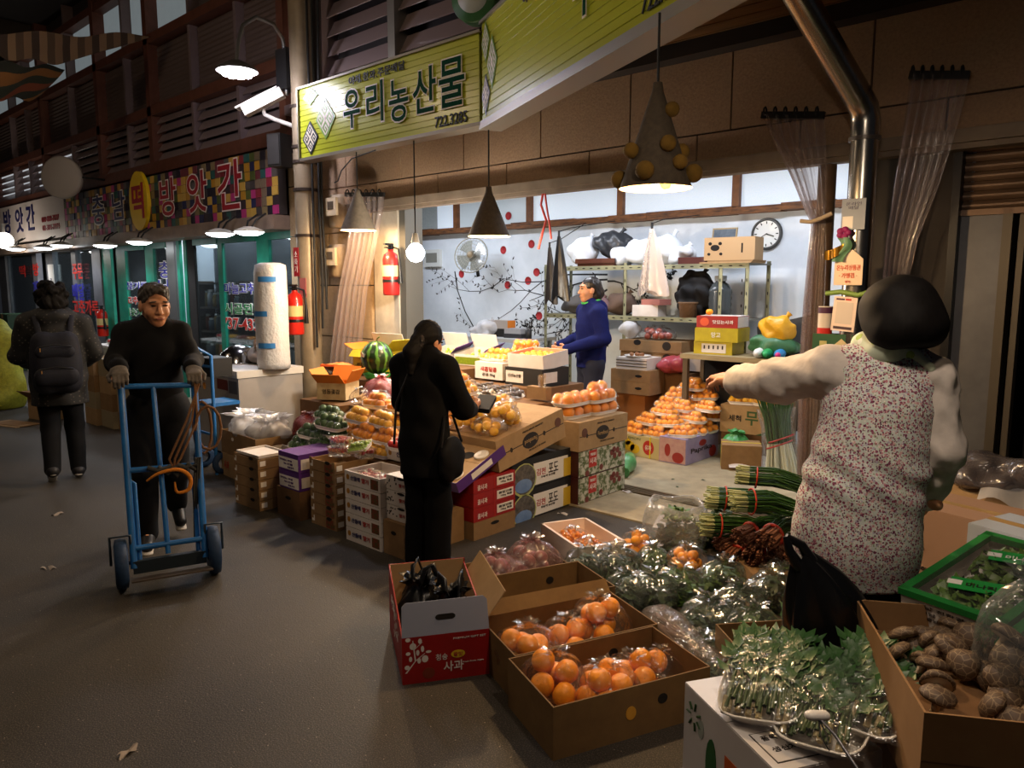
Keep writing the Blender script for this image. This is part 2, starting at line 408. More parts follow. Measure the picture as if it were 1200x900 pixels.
# ---- timber beam and high windows
zb = 2.39
g = G()
for i in range(18):
    x0 = -11+i*.522; g.box((x0+.261, YB-.07+rm.uniform(-.006, .006), zb+.035+rm.uniform(-.006, .006)), (.524, .17, .075+rm.uniform(-.01, .01)), rot=(rm.uniform(-.06, .06), 0, 0))
struct('trim_2', g, m_wood, label='rough brown timber beam over the back wall')
m_pane = mat('frosted_bright_pane', '#cfd9e2', .35, col2='#b5c2cc', scale=90, emit=.55, ecol='#c9d6e6')
m_pane2 = mat('frosted_dim_pane', '#8f9899', .3, col2='#7d8586', scale=40, emit=.16, ecol='#b6c0c4')
px = [470, 536, 622, 729, 864, 960]
xs = [at(x, 235, Y=YB).x for x in px]; xs[-1] = -1.6
for i in range(5):
    a, b = xs[i]+.04, xs[i+1]-.04
    w = tag(obj('window_%d' % (i+1), None), 'high frosted transom window above the timber beam', None, kind='structure')
    g = G(); g.b2((a-.04, YB-.05, 2.43), (a, YB+.06, 2.86)); g.b2((b, YB-.05, 2.43), (b+.04, YB+.06, 2.86)); g.b2((a, YB-.02, 2.82), (b, YB+.06, 2.86)); g.b2((a, YB-.02, 2.43), (b, YB+.06, 2.47))
    g.obj('window_frame', mat('window_timber', '#8a5a34', .6, col2='#5e3a1e', scale=9), w)
    mid = (a+b)/2
    if i == 0:
        G().b2((a, YB+.01, 2.47), (mid+.2, YB+.02, 2.82)).obj('pane', m_pane2, w); G().b2((mid+.2, YB, 2.47), (b, YB+.01, 2.82)).obj('pane', m_pane, w)
    elif i == 1:
        G().b2((a, YB+.01, 2.47), (b, YB+.02, 2.82)).obj('pane', m_pane2 if False else mat('frosted_mid_pane', '#a9b3b8', .3, emit=.3, ecol='#b9c6d2'), w)
    else: G().b2((a, YB+.01, 2.47), (b, YB+.02, 2.82)).obj('pane', m_pane, w)
struct('wall_back_left_upper', G().b2((-11, YB, 2.4), (xs[0], YB+.1, 3)), m_stone2)
# ---- front of the shop: jamb, stone lintel
g = G(); g.b2((-6.22, 4.74, 0), (-5.84, 5.0, 2.46)); struct('wall_front_jamb', g, m_stone2, label='pale plastered jamb beside the shop opening')
struct('trim_3', G().b2((-5.84, 4.76, 0), (-5.75, 4.98, 2.46)), mat('dark_steel_post', '#5b5a55', .5, .4))
wf = struct('wall_front', G().b2((-7.4, 4.72, 2.42), (1.5, 4.9, 3.3)), mat('mortar_dark', '#3a3029', .9), label='stone clad lintel wall above the shop opening')
def slabs(z0, z1, edges, y0=4.7, y1=4.74, m=m_stone, par=None, jit=.004):
    for a, b in zip(edges[:-1], edges[1:]):
        d = rm.uniform(0, jit)
        G().b2((a+.006, y0-d, z0+.006), (b-.006, y1, z1-.006)).obj('stone_slab', m, par or wf)
slabs(2.655, 3.29, [-7.38, -6.6, -5.72, -4.86, -3.98, -3.14, -2.36, -1.5, -.7, .2, 1.4])
slabs(2.47, 2.655, [-7.38, -6.1, -5.2, -4.35, -3.5, -2.6, -1.9, -1.1, -.2, 1.4])
g = G(); g.b2((-6.5, 4.62, 2.40), (1.5, 4.74, 2.47)); g.b2((-6.5, 4.65, 2.37), (1.5, 4.74, 2.40)); struct('trim_4', g, mat('lintel_moulding', '#7d6f60', .6, .2, col2='#5d5246', scale=5))
wl = struct('wall_front_left', G().b2((-7.75, 4.75, 0), (-6.22, 4.98, 3.3)), mat('mortar_tan', '#54483b', .9), label='tan block wall between the two shops')
for i in range(6):
    slabs(.55*i, .55*(i+1), [-7.74, -6.98, -6.24] if i % 2 else [-7.74, -7.4, -6.6, -6.24], 4.72, 4.78, mat('tan_block', '#a38a68', .85, col2='#8a7456', scale=30, bump=.2), wl)
# ---- awning soffit of planks behind the bent sign
CORN = at(562, 143, Y=4.2); END = at(795, 0, z=CORN.z); dirS = Vector((END.x-CORN.x, END.y-CORN.y, 0)).normalized(); LS = (Vector((END.x, END.y, 0))-Vector((CORN.x, CORN.y, 0))).length+1.1
SEND = Vector((CORN.x, CORN.y, 0))+dirS*LS
_e = SEND+Vector((.1, .1, 0))
sf = struct('ceiling_awning', G().slab([(CORN.x+.15, 4.7, 3.255), (1.6, 4.7, 3.255), (1.6, _e.y, 3.255), (_e.x, _e.y, 3.255), (CORN.x+.15, 4.25, 3.255)], (0, 0, 1), .045), m_dark, label='plank soffit under the shop awning')
m_plank = mat('soffit_plank', '#6b4a24', .55, col2='#4d3418', scale=4, stretch=(1, 10, 10))
for i in range(19):
    y0 = 4.68-.145*(i+1); 
    xa = max(CORN.x+.16, CORN.x+(4.2-y0)*dirS.x/(-dirS.y)+.3)
    if xa < 1.4: G().b2((xa, y0+.006, 3.235), (1.55, y0+.139, 3.258)).obj('plank', m_plank, sf)
struct('trim_5', G().b2((-4.1, 4.56, 3.14), (1.5, 4.69, 3.235)), mat('dark_beam', '#231a14', .7))
# ---- upper storey
m_frame = m_brown
wu = struct('wall_upper', G().b2((-30, 4.86, 2.4), (-7.6, 5.0, 6.3)), mat('upper_backing', '#3a3230', .8), label='upper storey of louvers and shutters in brown frames')
mull = [-30, -27, -24, -21.5, -19.4, -17.9, -16.9, -15.9, -14.5, -13.14, -12.1, -11.2, -9.95, -8.75, -7.7]
main = {-30, -24, -19.4, -15.9, -13.14, -11.2, -7.7}
for x in mull:
    w = .13 if x in main else .06
    G().b2((x-w/2, 4.66 if x in main else 4.7, 3.22), (x+w/2, 4.88, 6.3)).obj('post', m_frame if x in main else m_mauve, wu)
for z, h, y in ((3.22, .16, 4.64), (4.02, .13, 4.66), (4.98, .12, 4.66), (5.85, .12, 4.68)):
    G().b2((-30, y, z), (-7.6, 4.88, z+h)).obj('rail', m_frame, wu)
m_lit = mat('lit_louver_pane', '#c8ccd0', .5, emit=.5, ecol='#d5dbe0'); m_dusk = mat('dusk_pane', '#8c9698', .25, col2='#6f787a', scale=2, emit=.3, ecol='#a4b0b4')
m_vent = mat('glass_blade', '#8a7a78', .22, .0, spec=.7)
for a, b in zip(mull[:-1], mull[1:]):
    if b < -21: continue
    aa, bb = a+.06, b-.06
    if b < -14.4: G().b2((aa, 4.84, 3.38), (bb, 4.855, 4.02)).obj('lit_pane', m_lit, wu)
    for k in range(5):
        z = 3.41+k*.125
        G().box(((aa+bb)/2, 4.77, z+.06), (bb-aa, .012, .145), rot=(R(-33), 0, 0)).obj('louver_blade', m_vent, wu)
    g = G(); n = 26; vs = []
    for k in range(n+1):
        z = 4.16+(.80)*k/n; vs += [(aa, 4.80-(.012 if k % 2 else 0), z), (bb, 4.80-(.012 if k % 2 else 0), z)]
    g.raw(vs, [(2*k, 2*k+1, 2*k+3, 2*k+2) for k in range(n)]); g.obj('shutter_panel', m_shut, wu)
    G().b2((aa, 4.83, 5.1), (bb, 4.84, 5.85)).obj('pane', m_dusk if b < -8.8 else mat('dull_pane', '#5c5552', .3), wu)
wu2 = struct('wall_upper_shop', G().b2((-7.6, 4.86, 3.3), (1.5, 5.0, 6.3)), mat('upper_backing2', '#2c2624', .8), label='glass louvers above the green shop sign')
for x in (-6.95, -5.78, -4.55, -3.3, -1.9, -.4, 1.4): G().b2((x-.05, 4.66, 3.3), (x+.05, 4.88, 6.3)).obj('post', m_alu if x == -5.78 else m_mauve, wu2)
for z in (3.5, 4.75): G().b2((-7.6, 4.62, z), (1.5, 4.88, z+.1)).obj('rail', m_mauve if z < 4 else m_frame, wu2)
for a, b in zip((-6.95, -5.78, -4.55, -3.3), (-5.78, -4.55, -3.3, -1.9)):
    for k in range(6): G().box(((a+b)/2, 4.77, 3.7+k*.19), (b-a-.1, .008, .2), rot=(R(-30), 0, 0)).obj('louver_blade', m_vent, wu2)
# ---- arcade roof
struct('ceiling_arcade', G().b2((-40, -8, 6.3), (8, 5.0, 6.4)), mat('arcade_roof', '#241f1c', .9), label='dark roof over the market street')
for i in range(7):
    struct('trim_%d' % (10+i), G().b2((-33+i*4.2, -8, 5.95), (-32.8+i*4.2, 4.66, 6.3)), mat('roof_beam', '#33291f', .8))
# ---- right side: pier, panel, doorway, roller shutter
struct('wall_right_pier', G().b2((-1.56, 4.76, 0), (-1.06, 5.0, 2.42)), mat('dark_pier', '#3a3530', .8, col2='#2a2622', scale=4))
struct('wall_right_panel', G().b2((-1.02, 4.82, 0), (-.82, 4.95, 2.06)), m_steelgrey, label='grey sheet metal panel below the roller shutter')
struct('trim_6', G().b2((-1.06, 4.74, 0), (-1.02, 4.98, 2.42)), mat('black_frame', '#18181a', .4, .3))
g = G(); g.b2((-.82, 4.80, 0), (-.775, 4.96, 2.06)); g.b2((-.75, 4.84, 0), (-.72, 4.94, 2.06)); struct('trim_7', g, mat('aged_frame', '#5c554a', .5, .4))
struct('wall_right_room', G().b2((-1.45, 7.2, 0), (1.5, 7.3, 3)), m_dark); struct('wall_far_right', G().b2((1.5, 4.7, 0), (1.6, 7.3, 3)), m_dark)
sh = tag(obj('door_1', None), 'brown metal roller shutter half lowered', None, kind='structure')
m_roll = mat('roller_slat', '#7d6552', .45, .5, col2='#5d4b3c', scale=3)
for k in range(8):
    z = 2.06+k*.052
    g = G(); g.grid(lambda u, v: (-1.02+u*2.5, 4.83-.014*math.sin(PI*v), z+v*.05), 2, 6, False); g.obj('slat', m_roll, sh)
G().b2((-1.02, 4.8, 2.03), (1.48, 4.86, 2.062)).obj('bottom_bar', m_roll, sh)
# ================================================================== SIGNS
def lime():
    m, nt, b, out = nodes('lime_sign_sheet'); L = nt.links.new
    b.inputs['Base Color'].default_value = srgb('#b4bb34'); b.inputs['Roughness'].default_value = .24; b.inputs['Specular IOR Level'].default_value = .6
    return m
m_lime = lime(); m_limelo = mat('pale_lime_print', '#c3cf7a', .35)
m_lgreen = mat('leaf_green_print', '#6f9a25', .4); m_navy = mat('navy_print', '#1f2a33', .4); m_cream = mat('cream_print', '#ece4d2', .45); m_teal = mat('deep_green_letter', '#0a3f2b', .85, spec=.1)
m_blackp = mat('black_print', '#16180f', .5); m_edge = mat('sign_edge_metal', '#8f8a80', .4, .6)
def fret(parent, c, hw, hh, bgm, y=-.006):
    G().slab([(c[0]-hw, y, c[1]), (c[0], y, c[1]-hh), (c[0]+hw, y, c[1]), (c[0], y, c[1]+hh)], (0, -1, 0), .002).obj('ornament_diamond', bgm, parent)
    g = G(); k = .82
    def seg(a, b, w):
        f = lambda p: ((p[0]-p[1])*hw*k/2+c[0], (p[0]+p[1])*hh*k/2+c[1])
        d = (b[0]-a[0], b[1]-a[1]); l = math.hypot(*d); d = (d[0]/l*w, d[1]/l*w); n = (-d[1], d[0])
        q = [(a[0]-d[0]+n[0], a[1]-d[1]+n[1]), (a[0]-d[0]-n[0], a[1]-d[1]-n[1]), (b[0]+d[0]-n[0], b[1]+d[1]-n[1]), (b[0]+d[0]+n[0], b[1]+d[1]+n[1])]
        g.raw([(f(p)[0], y-.004, f(p)[1]) for p in q], [(3, 2, 1, 0)])
    for sx in (-1, 1):
        for sy in (-1, 1):
            P = [(.06, .06), (.94, .06), (.94, .94), (.34, .94), (.34, .4), (.64, .4), (.64, .66)]
            P = [(sx*p[0], sy*p[1]) for p in P]
            for a, b in zip(P[:-1], P[1:]): seg(a, b, .07)
            seg((sx*.06, sy*.06), (sx*.06, sy*.94), .07)
    g.obj('ornament_fret', m_cream, parent)
def ribbed(w, h, n=13, dep=.012):
    g = G(); vs = []
    for k in range(n):
        z0, z1 = h*k/n, h*(k+1)/n
        for z, d in ((z0, 0), (z0+(z1-z0)*.82, 0), (z0+(z1-z0)*.88, dep*.45), (z1-(z1-z0)*.04, dep*.45)): vs += [(0, d, z), (w, d, z)]
    vs += [(0, 0, h), (w, 0, h)]
    g.raw(vs, [(2*k, 2*k+1, 2*k+3, 2*k+2) for k in range(len(vs)//2-1)])
    g.b2((0, .02, 0), (w, .12, h)); return g
def letter(parent, ch, c, w, h, m, outline=m_cream, ow=.03, y=-.012):
    l = text('letter', ch, m, parent, (c[0], y-.006, c[1]), width=w, height=h, ext=.0025, bold=.012)
    bw = w+ow*.75; bh = h+ow*.75
    o = text('letter_outline', ch, outline, l, (0, 0, -.5), rot=(0, 0, 0), width=1, ext=.6, bold=.035)
    base = text_mesh(ch, 1.0, .035); o.scale = ((bw/base['w'])/l.scale[0], (bh/base['h'])/l.scale[1], .6)
    return l
def sign_xy(x, y, Y, o): p = at(x, y, Y=Y); return (p.x-o.x, p.z-o.z)
S1 = Vector((at(353, 185, Y=4.2).x, 4.2, CORN.z)); W1 = CORN.x-S1.x; H1 = .645
s1 = thing('shop_sign', 'lime green ribbed shop sign with dark green lettering flat above the fruit stall', 'sign', S1)
ribbed(W1, H1).obj('panel', m_lime, s1)
g = G(); g.b2((-.02, -.02, -.03), (W1+.02, .13, -.002)); g.b2((-.02, -.02, H1), (W1+.02, .13, H1+.02)); g.b2((-.02, -.02, -.03), (-.002, .13, H1)); g.obj('frame', m_edge, s1)
for ch, cx, cy, ww, hh in (('우', 414, 128, .24, .33), ('리', 441, 120, .235, .34), ('농', 469, 118, .25, .34), ('산', 499, 106, .28, .35), ('물', 531, 97, .29, .36)):
    letter(s1, ch, sign_xy(cx, cy, 4.2, S1), ww, hh, m_teal)
c = sign_xy(441, 86, 4.2, S1); text('small_lettering', '야채.청과.주문배달', m_blackp, s1, (c[0], -.008, c[1]), width=.78, height=.075, ext=.003, bold=.01)
c = sign_xy(529, 140, 4.2, S1); text('phone_number', '722.3285', m_blackp, s1, (c[0], -.008, c[1]), width=.37, height=.085, ext=.003, bold=.01)
for (cx, cy, bm, k) in ((364, 113, m_lgreen, 1), (382, 139, m_lgreen, 1.2), (364.5, 162, m_navy, 1)):
    c = sign_xy(cx, cy, 4.2, S1); fret(s1, c, min(.135*k, c[0]-.005), min(.16*k, H1-c[1]-.004, c[1]-.004), bm)
ang2 = math.atan2(dirS.y, dirS.x)
s2 = thing('shop_sign', 'lime green ribbed shop sign slanting out from the corner over the stall front', 'sign', (CORN.x+.03, CORN.y, CORN.z), ang2)
ribbed(LS, .7).obj('panel', m_lime, s2)
g = G(); g.b2((-.02, -.02, -.06), (LS, .16, -.002)); g.b2((-.02, -.02, .7), (LS, .13, .72)); g.obj('frame', m_edge, s2)
for (cx, cy, bm, hw, hh) in ((.1, .545, m_lgreen, .09, .15), (.235, .37, m_lgreen, .11, .19), (.1, .17, m_navy, .09, .15)): fret(s2, (cx, cy), hw, hh, bm)
for i, ch in enumerate('우리농산물'): letter(s2, ch, (1.72+i*.36, .4), .27, .36, m_teal)
text('small_lettering', '야채.청과.주문배달', m_blackp, s2, (1.22, -.008, .6), width=.8, height=.075, ext=.003, bold=.01)
text('phone_number', '722.3285', m_blackp, s2, (2.5, -.008, .08), width=.4, height=.085, ext=.003, bold=.01)
# ---- rice mill sign with mosaic tiles
M0 = Vector((-14.75, 4.6, 2.45)); MW, MH = 7.0, .73
ms = thing('mill_sign', 'rice mill sign of many coloured mosaic tiles with red and navy letters', 'sign', M0)
G().b2((0, 0, 0), (MW, .1, MH)).obj('board', mat('mill_board', '#3a3433', .6), ms)
pal = ['#3b2f33', '#5a5551', '#b9892b', '#c9a24a', '#8a2f38', '#2f5f5a', '#55602f', '#2b2f55', '#b83a7a', '#7b6a55', '#2a2530', '#46403f', '#8d7b57', '#70353c']
pm = [mat('mosaic_%d' % i, c_, .45) for i, c_ in enumerate(pal)]
g = G(); rt = random.Random(3); nx, nz = 58, 7
for i in range(nx):
    for k in range(nz):
        g.cur = rt.randrange(len(pal)) if rt.random() < .8 else rt.choice((2, 3, 10, 8))
        d = rt.uniform(.006, .016); w = MW/nx; h = MH/nz
        g.b2((i*w+.003, -d, k*h+.003), ((i+1)*w-.003, 0, (k+1)*h-.003))
o = g.obj('mosaic_tiles', pm, ms); o['kind'] = 'stuff'
m_red = mat('sign_red', '#a3202a', .4); m_navy2 = mat('sign_navy', '#1f1f55', .4); m_yel = mat('sign_yellow', '#e5c01c', .45); m_wht = mat('sign_white', '#e9e4dc', .5)
for ch, x, y, w, h, m in (('충', 117, 246, .52, .46, m_navy2), ('남', 141, 241, .5, .42, m_navy2), ('방', 199, 231, .5, .5, m_red), ('앗', 233, 225, .55, .52, m_red), ('간', 271, 217, .6, .58, m_red)):
    c = sign_xy(x, y, 4.6, M0); letter(ms, ch, (c[0], c[1]), w, h, m, m_wht, .045, -.02)
c = sign_xy(167, 236, 4.6, M0)
ob = G().lathe([(.001, 0), (1, 0), (1, .05), (.001, .05)], 28, smooth=False).obj('yellow_oval', m_yel, ms, (c[0], -.012, c[1]), (PI/2, 0, 0)); ob.scale = (.32, .42, 1)
text('letter', '떡', m_red, ms, (c[0], -.068, c[1]), width=.4, height=.5, ext=.004, bold=.02)
# white neighbouring sign
N0 = Vector((-22, 4.6, 2.5)); ns = thing('mill_sign', 'plain white rice mill sign with navy letters beside the mosaic sign', 'sign', N0)
G().b2((0, 0, 0), (7.2, .1, .74)).obj('board', mat('white_board', '#c9bdb4', .5), ns)
for ch, x, y in (('떡', -6, 262), ('방', 9, 260), ('앗', 23, 258), ('간', 36, 255)):
    c = sign_xy(x, y, 4.6, N0); text('letter', ch, m_navy2, ns, (c[0], -.006, c[1]), width=.5, height=.48, ext=.004, bold=.02)
for t, x, y in (('010-888-7127', 59, 256), ('02-384-7774', 60, 266)):
    c = sign_xy(x, y, 4.6, N0); text('phone_number', t, m_red, ns, (c[0], -.006, c[1]), width=.95, height=.1, ext=.004, bold=.02)
# ---- mill shop front
m_green = mat('door_green', '#1f8f72', .4, col2='#176a56', scale=6)
m_glass = glassm('shop_glass'); YD = 4.86
struct('trim_8', G().b2((-22, 4.52, 2.28), (-7.75, 4.8, 2.44)), mat('gutter_beige', '#9c8772', .5, col2='#77655a', scale=4))
struct('wall_mill_back', G().b2((-30, 7.6, 0), (-11.2, 7.7, 3)), mat('mill_inside', '#4a4644', .8))
struct('ceiling_mill', G().b2((-30, 4.9, 2.75), (-11.15, 7.7, 2.85)), mat('mill_ceiling', '#8a8e94', .7)); struct('floor_mill', G().b2((-30, 4.35, -.2), (-7.4, 4.9, .012)).b2((-30, 4.9, -.2), (-11.15, 7.7, .01)), m_conc)
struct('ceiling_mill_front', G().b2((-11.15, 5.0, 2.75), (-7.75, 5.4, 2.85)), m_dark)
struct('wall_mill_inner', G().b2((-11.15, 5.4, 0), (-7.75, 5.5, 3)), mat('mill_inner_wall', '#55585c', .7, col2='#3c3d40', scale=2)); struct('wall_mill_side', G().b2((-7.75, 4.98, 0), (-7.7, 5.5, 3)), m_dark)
def px_x(x, Y=YD): return at(x, 320, Y=Y).x
posts = [(122, 133, m_green, 'door_post'), (139, 150, m_green, 'door_post'), (173, 183, m_green, 'door_post'), (198, 208, m_alu, 'door_post'), (210, 214, m_green, 'door_post'), (218, 222, m_green, 'door_post'), (258, 264, m_green, 'door_post'), (304, 319, m_green, 'door_post')]
mf = tag(obj('door_2', None), 'green framed glass shop front of the rice mill', None, kind='structure')
for a, b, m, n_ in posts: G().b2((px_x(a), YD-.025, 0), (px_x(b)-.02, YD+.02, 2.3)).obj(n_, m, mf)
G().b2((px_x(222), YD-.02, 0), (px_x(230), YD+.02, 2.3)).obj('dark_post', m_dark, mf)
for a, b in ((150, 173), (183, 198), (230, 258), (264, 304), (319, 350)):
    G().b2((px_x(a), YD-.008, .5), (px_x(b), YD+.0, 2.25)).obj('pane', m_glass, mf)
    G().b2((px_x(a), YD-.03, 0), (px_x(b), YD+.03, .5)).obj('kick_panel', mat('kick_green', '#14443a', .5), mf)
    G().b2((px_x(a), YD-.035, 2.2), (px_x(b), YD+.035, 2.3)).obj('head_rail', m_green, mf)
m_blue2 = mat('decal_blue', '#2a2a9a', .5); m_grn2 = mat('decal_green', '#2d8a4a', .5); m_red2 = mat('decal_red', '#c4281f', .5)
def decal(t, x, y, m, w, h):
    p = at(x, y, Y=YD-.014)
    l = text('decal_lettering', t, m, mf, (p.x, YD-.016, p.z), width=w, height=h, ext=.002, bold=.01)
    o = text('decal_outline', t, m_wht, mf, (p.x, YD-.0125, p.z), width=w*1.04, height=h*1.12, ext=.001, bold=.05)
decal('마늘고추장', 285, 338, m_blue2, 1.0, .14); decal('시골된장', 285, 362, m_grn2, 1.0, .14); decal('737-4338', 285, 380, m_red2, 1.1, .15)
decal('충', 193, 316, m_blue2, .42, .24); decal('남', 193, 336, m_blue2, .42, .22)
decal('참기름', 160, 335, m_blue2, .85, .12); decal('고추', 155, 352, m_red2, .5, .12); decal('떡', 172, 352, m_red2, .3, .12); decal('미숫가루', 160, 366, m_grn2, .9, .12)
# shelves inside the mill
jm = [mat('jar_%d' % q, c_, .2) for q, c_ in enumerate(('#7a3a22', '#a98d5a', '#5c6470', '#8c8f94'))]
for i, (xa, xb) in enumerate(((-11.0, -9.75), (-9.6, -7.9))):
    sh_ = thing('display_shelf', ['dark shelf of jars behind the mill glass by the aluminium post', 'dark shelf of jars behind the mill glass with the phone number'][i], 'shelf', ((xa+xb)/2, 5.25, .012))
    w = xb-xa
    for z in (.55, .95, 1.3, 1.65): G().b2((-w/2, -.12, z), (w/2, .12, z+.03)).obj('shelf_board', mat('shelf_dark', '#4d3c30', .6), sh_)
    for x in (-w/2, w/2-.03): G().b2((x, -.12, 0), (x+.03, .12, 1.7)).obj('upright', mat('shelf_dark', '#4d3c30', .6), sh_)
    jr = random.Random(i)
    for z in (.58, .98, 1.33):
        x = -w/2+.1
        while x < w/2-.1:
            r_ = jr.uniform(.035, .055); hh = jr.uniform(.14, .26)
            j = thing('jar', 'small jar lined up on the dark shelves inside the mill', 'jar', (sh_.location.x+x, 5.22, .012+z), 0, 'jars on the mill shelves')
            G().lathe([(.001, 0), (r_, 0), (r_, hh*.75), (r_*.7, hh*.85), (r_*.7, hh*.87)], 10).obj('glass_body', jm[jr.randrange(4)], j)
            G().lathe([(r_*.74, hh*.86), (r_*.74, hh), (.001, hh)], 10).obj('lid', mat('jar_lid', '#c8c8c4', .3, .6), j)
            x += r_*2+jr.uniform(.01, .05)
# ---- left (white) shop front
lf = tag(obj('door_3', None), 'grey steel framed glass front of the neighbouring mill', None, kind='structure')
for a, b in ((2, 10), (42, 47), (58, 66), (88, 93), (112, 122)): G().b2((px_x(a), YD-.05, 0), (px_x(b), YD+.05, 2.35)).obj('door_post', m_steelgrey, lf)
for a, b in ((10, 42), (66, 88), (93, 112)):
    G().b2((px_x(a), YD-.008, .4), (px_x(b), YD, 2.3)).obj('pane', m_glass, lf); G().b2((px_x(a), YD-.03, 0), (px_x(b), YD+.03, .4)).obj('kick_panel', m_steelgrey, lf)
for t, x, y, m, w, h in (('떡', 30, 318, m_red2, .4, .25), ('방', 46, 316, m_red2, .35, .25), ('기름', 46, 338, m_blue2, .35, .3), ('주문', 95, 318, m_red2, .5, .28), ('배달', 96, 342, m_blue2, .6, .3), ('고춧가루', 104, 360, m_red2, 1.3, .26)):
    p = at(x, y, Y=YD); text('decal_lettering', t, m, lf, (p.x, YD-.06, p.z), width=w, height=h, ext=.002, bold=.02)
b_ = G().b2((px_x(61), YD-.07, 1.5), (px_x(67), YD-.055, 2.05)).obj('white_banner', m_wht, lf)
text('decal_lettering', 'MO', m_navy2, lf, ((px_x(61)+px_x(67))/2, YD-.072, 1.68), rot=(PI/2, PI/2, 0), width=.2, height=.1, ext=.002)
# ================================================================== LAMPS, POLES, FIXTURES
WARM, COOL = '#ffd29a', '#eef3ff'
m_cone = mat('lamp_cone_felt', '#6f6455', .8, col2='#574d40', scale=30, bump=.2); m_coneD = mat('lamp_cone_brown', '#4f4334', .85, col2='#3d3428', scale=40, bump=.25)
m_in = mat('lamp_inner', '#d8c9a8', .5); m_cord = mat('black_cord', '#141414', .6)
m_bulbW = emis('warm_bulb', '#ffdfb0', 14); m_bulbC = emis('cool_bulb', '#f4f7ff', 30)
def pendant(label, p, dia, h, top, m, watts, col=WARM, extra=None):
    t = thing('pendant_lamp', label, 'lamp', p)
    r = dia/2
    G().lathe([(r, 0), (r*.985, .004), (.028, h), (.02, h+.045), (.001, h+.046)], 28).lathe([(r-.004, .002), (.024, h-.01)], 28).obj('shade', [m], t)
    G().lathe([(r-.012, .012), (r-.006, .002), (r, 0)], 28).obj('rim', m_in, t)
    G().tube([(0, 0, h+.04), (0, 0, top-p[2])], .006, 6).obj('cord', m_cord, t)
    G().ball((0, 0, .06), (.035, .035, .045)).obj('bulb', m_bulbW, t)
    point('lamp_light', (0, 0, .0), watts, col, .05, t)
    if extra: extra(t, r, h)
    return t
zt = CORN.z-.03
p = at(420, 270, Y=4.24); pendant('plain grey cone pendant lamp hanging before the vinyl curtain and meter boxes', p, .33, .33, zt+.012, m_cone, 90)
p = at(573, 277, Y=4.24); pendant('plain brown cone pendant lamp hanging at the corner of the bent sign', p, .33, .33, zt, m_coneD, 95)
def fruits(t, r, h):
    mo = mat('felt_ball', '#7a5a1c', .95, col2='#57400f', scale=15, bump=.3)
    for (a, z, s) in ((-.2, .34, .034), (1.9, .3, .03), (.75, .17, .038), (-.9, .18, .036), (-2.3, .16, .036), (2.6, .17, .035), (.1, .06, .042), (-1.6, .06, .042), (1.5, .05, .04), (3.1, .05, .042), (-.55, .1, .034)):
        rr = r+(0.028-r)*min(z/h, 1)+s*.55; G().ball((math.cos(a+.3)*rr, math.sin(a+.3)*rr, z), s, 12, 8).obj('felt_fruit', mo, t)
p0 = at(773, 15, z=zt); p = at(768, 221, X=p0.x); pendant('tall dark cone pendant lamp stuck with round orange felt fruit', p, .33, .42, zt, m_coneD, 95, WARM, fruits)
p = at(487, 297, Y=4.24)
t = thing('pendant_bulb', 'bare white glowing bulb on a black cord below the green sign', 'lamp', p)
G().lathe([(.001, -.075), (.045, -.062), (.075, -.02), (.078, .02), (.055, .06), (.03, .085)], 20).obj('bulb', m_bulbC, t)
G().lathe([(.034, .08), (.036, .1), (.026, .14), (.024, .17), (.001, .172)], 16).obj('socket', mat('socket_grey', '#8a8880', .5), t)
G().tube([(0, 0, .17), (0, 0, zt+.012-p.z)], .006, 6).obj('cord', m_cord, t); point('lamp_light', (0, 0, -.12), 110, '#fff1dc', .06, t)
# unseen lamps added under the arcade roof and awning to light the street side
def arcade(label, p, watts):
    t = thing('added_lamp', label, 'lamp', p, 0, 'added lamps under the arcade roof'); G().lathe([(.3, 0), (.29, .02), (.1, .14), (.05, .2), (.001, .21)], 24).obj('reflector', m_alu, t); G().ball((0, 0, .02), (.1, .1, .06), 14, 8).obj('bulb', emis('added_bulb', '#ffe9cc', 20), t); G().tube([(0, 0, .2), (0, 0, 6.3-p[2])], .01, 6).obj('cord', m_cord, t); point('lamp_light', (0, 0, -.08), watts, '#ffe0bd', .15, t)
for x, y, w in ((-4.4, .1, 120), (.3, .2, 48), (-9.5, -.4, 90)): arcade('added metal dish lamp out of view under the arcade roof', (x, y, 4.7), w)
pendant('added cone pendant lamp out of view under the outer end of the awning', (-.62, 1.78, 2.5), .33, .33, 3.2, m_coneD, 48, '#ffe9d2')  # extra lamp out of view, added to brighten the lady and near goods
# gooseneck street lamp
hp = at(278, 84, Y=3.72); POLE = Vector((at(361, 300, Y=4.48).x, 4.48, 0))
t = thing('street_lamp', 'gooseneck street lamp with a glowing white head beside the mill louvers', 'lamp', hp)
L_ = lambda x, y, Y: tuple(at(x, y, Y=Y)-hp)
G().tube([(0, 0, .1), L_(279, 50, 3.75), L_(284, 30, 3.85), L_(300, 20, 4.0), L_(320, 28, 4.2), L_(331, 45, 4.35), L_(335, 70, 4.45), L_(336, 112, 4.45)], .02, 8).obj('arm', m_alu, t)
G().lathe([(.19, 0), (.18, .03), (.1, .075), (.045, .1), (.001, .105)], 24).obj('reflector', m_alu, t)
for i in range(8):
    a = i*PI/4; G().ball((math.cos(a)*.1, math.sin(a)*.1, -.015), (.05, .05, .03), 8, 6).obj('led', emis('street_led', '#f2eeff', 60), t)
G().ball((0, 0, -.02), (.07, .07, .035), 10, 6).obj('led', emis('street_led', '#f2eeff', 60), t)
point('lamp_light', (0, 0, -.09), 48, '#f1ecff', .12, t)
G().b2((-.1, -.08, -.05), (.1, .08, .35)).obj('junction_box', mat('black_box', '#1b1b1c', .5), t, L_(338, 100, 4.46))
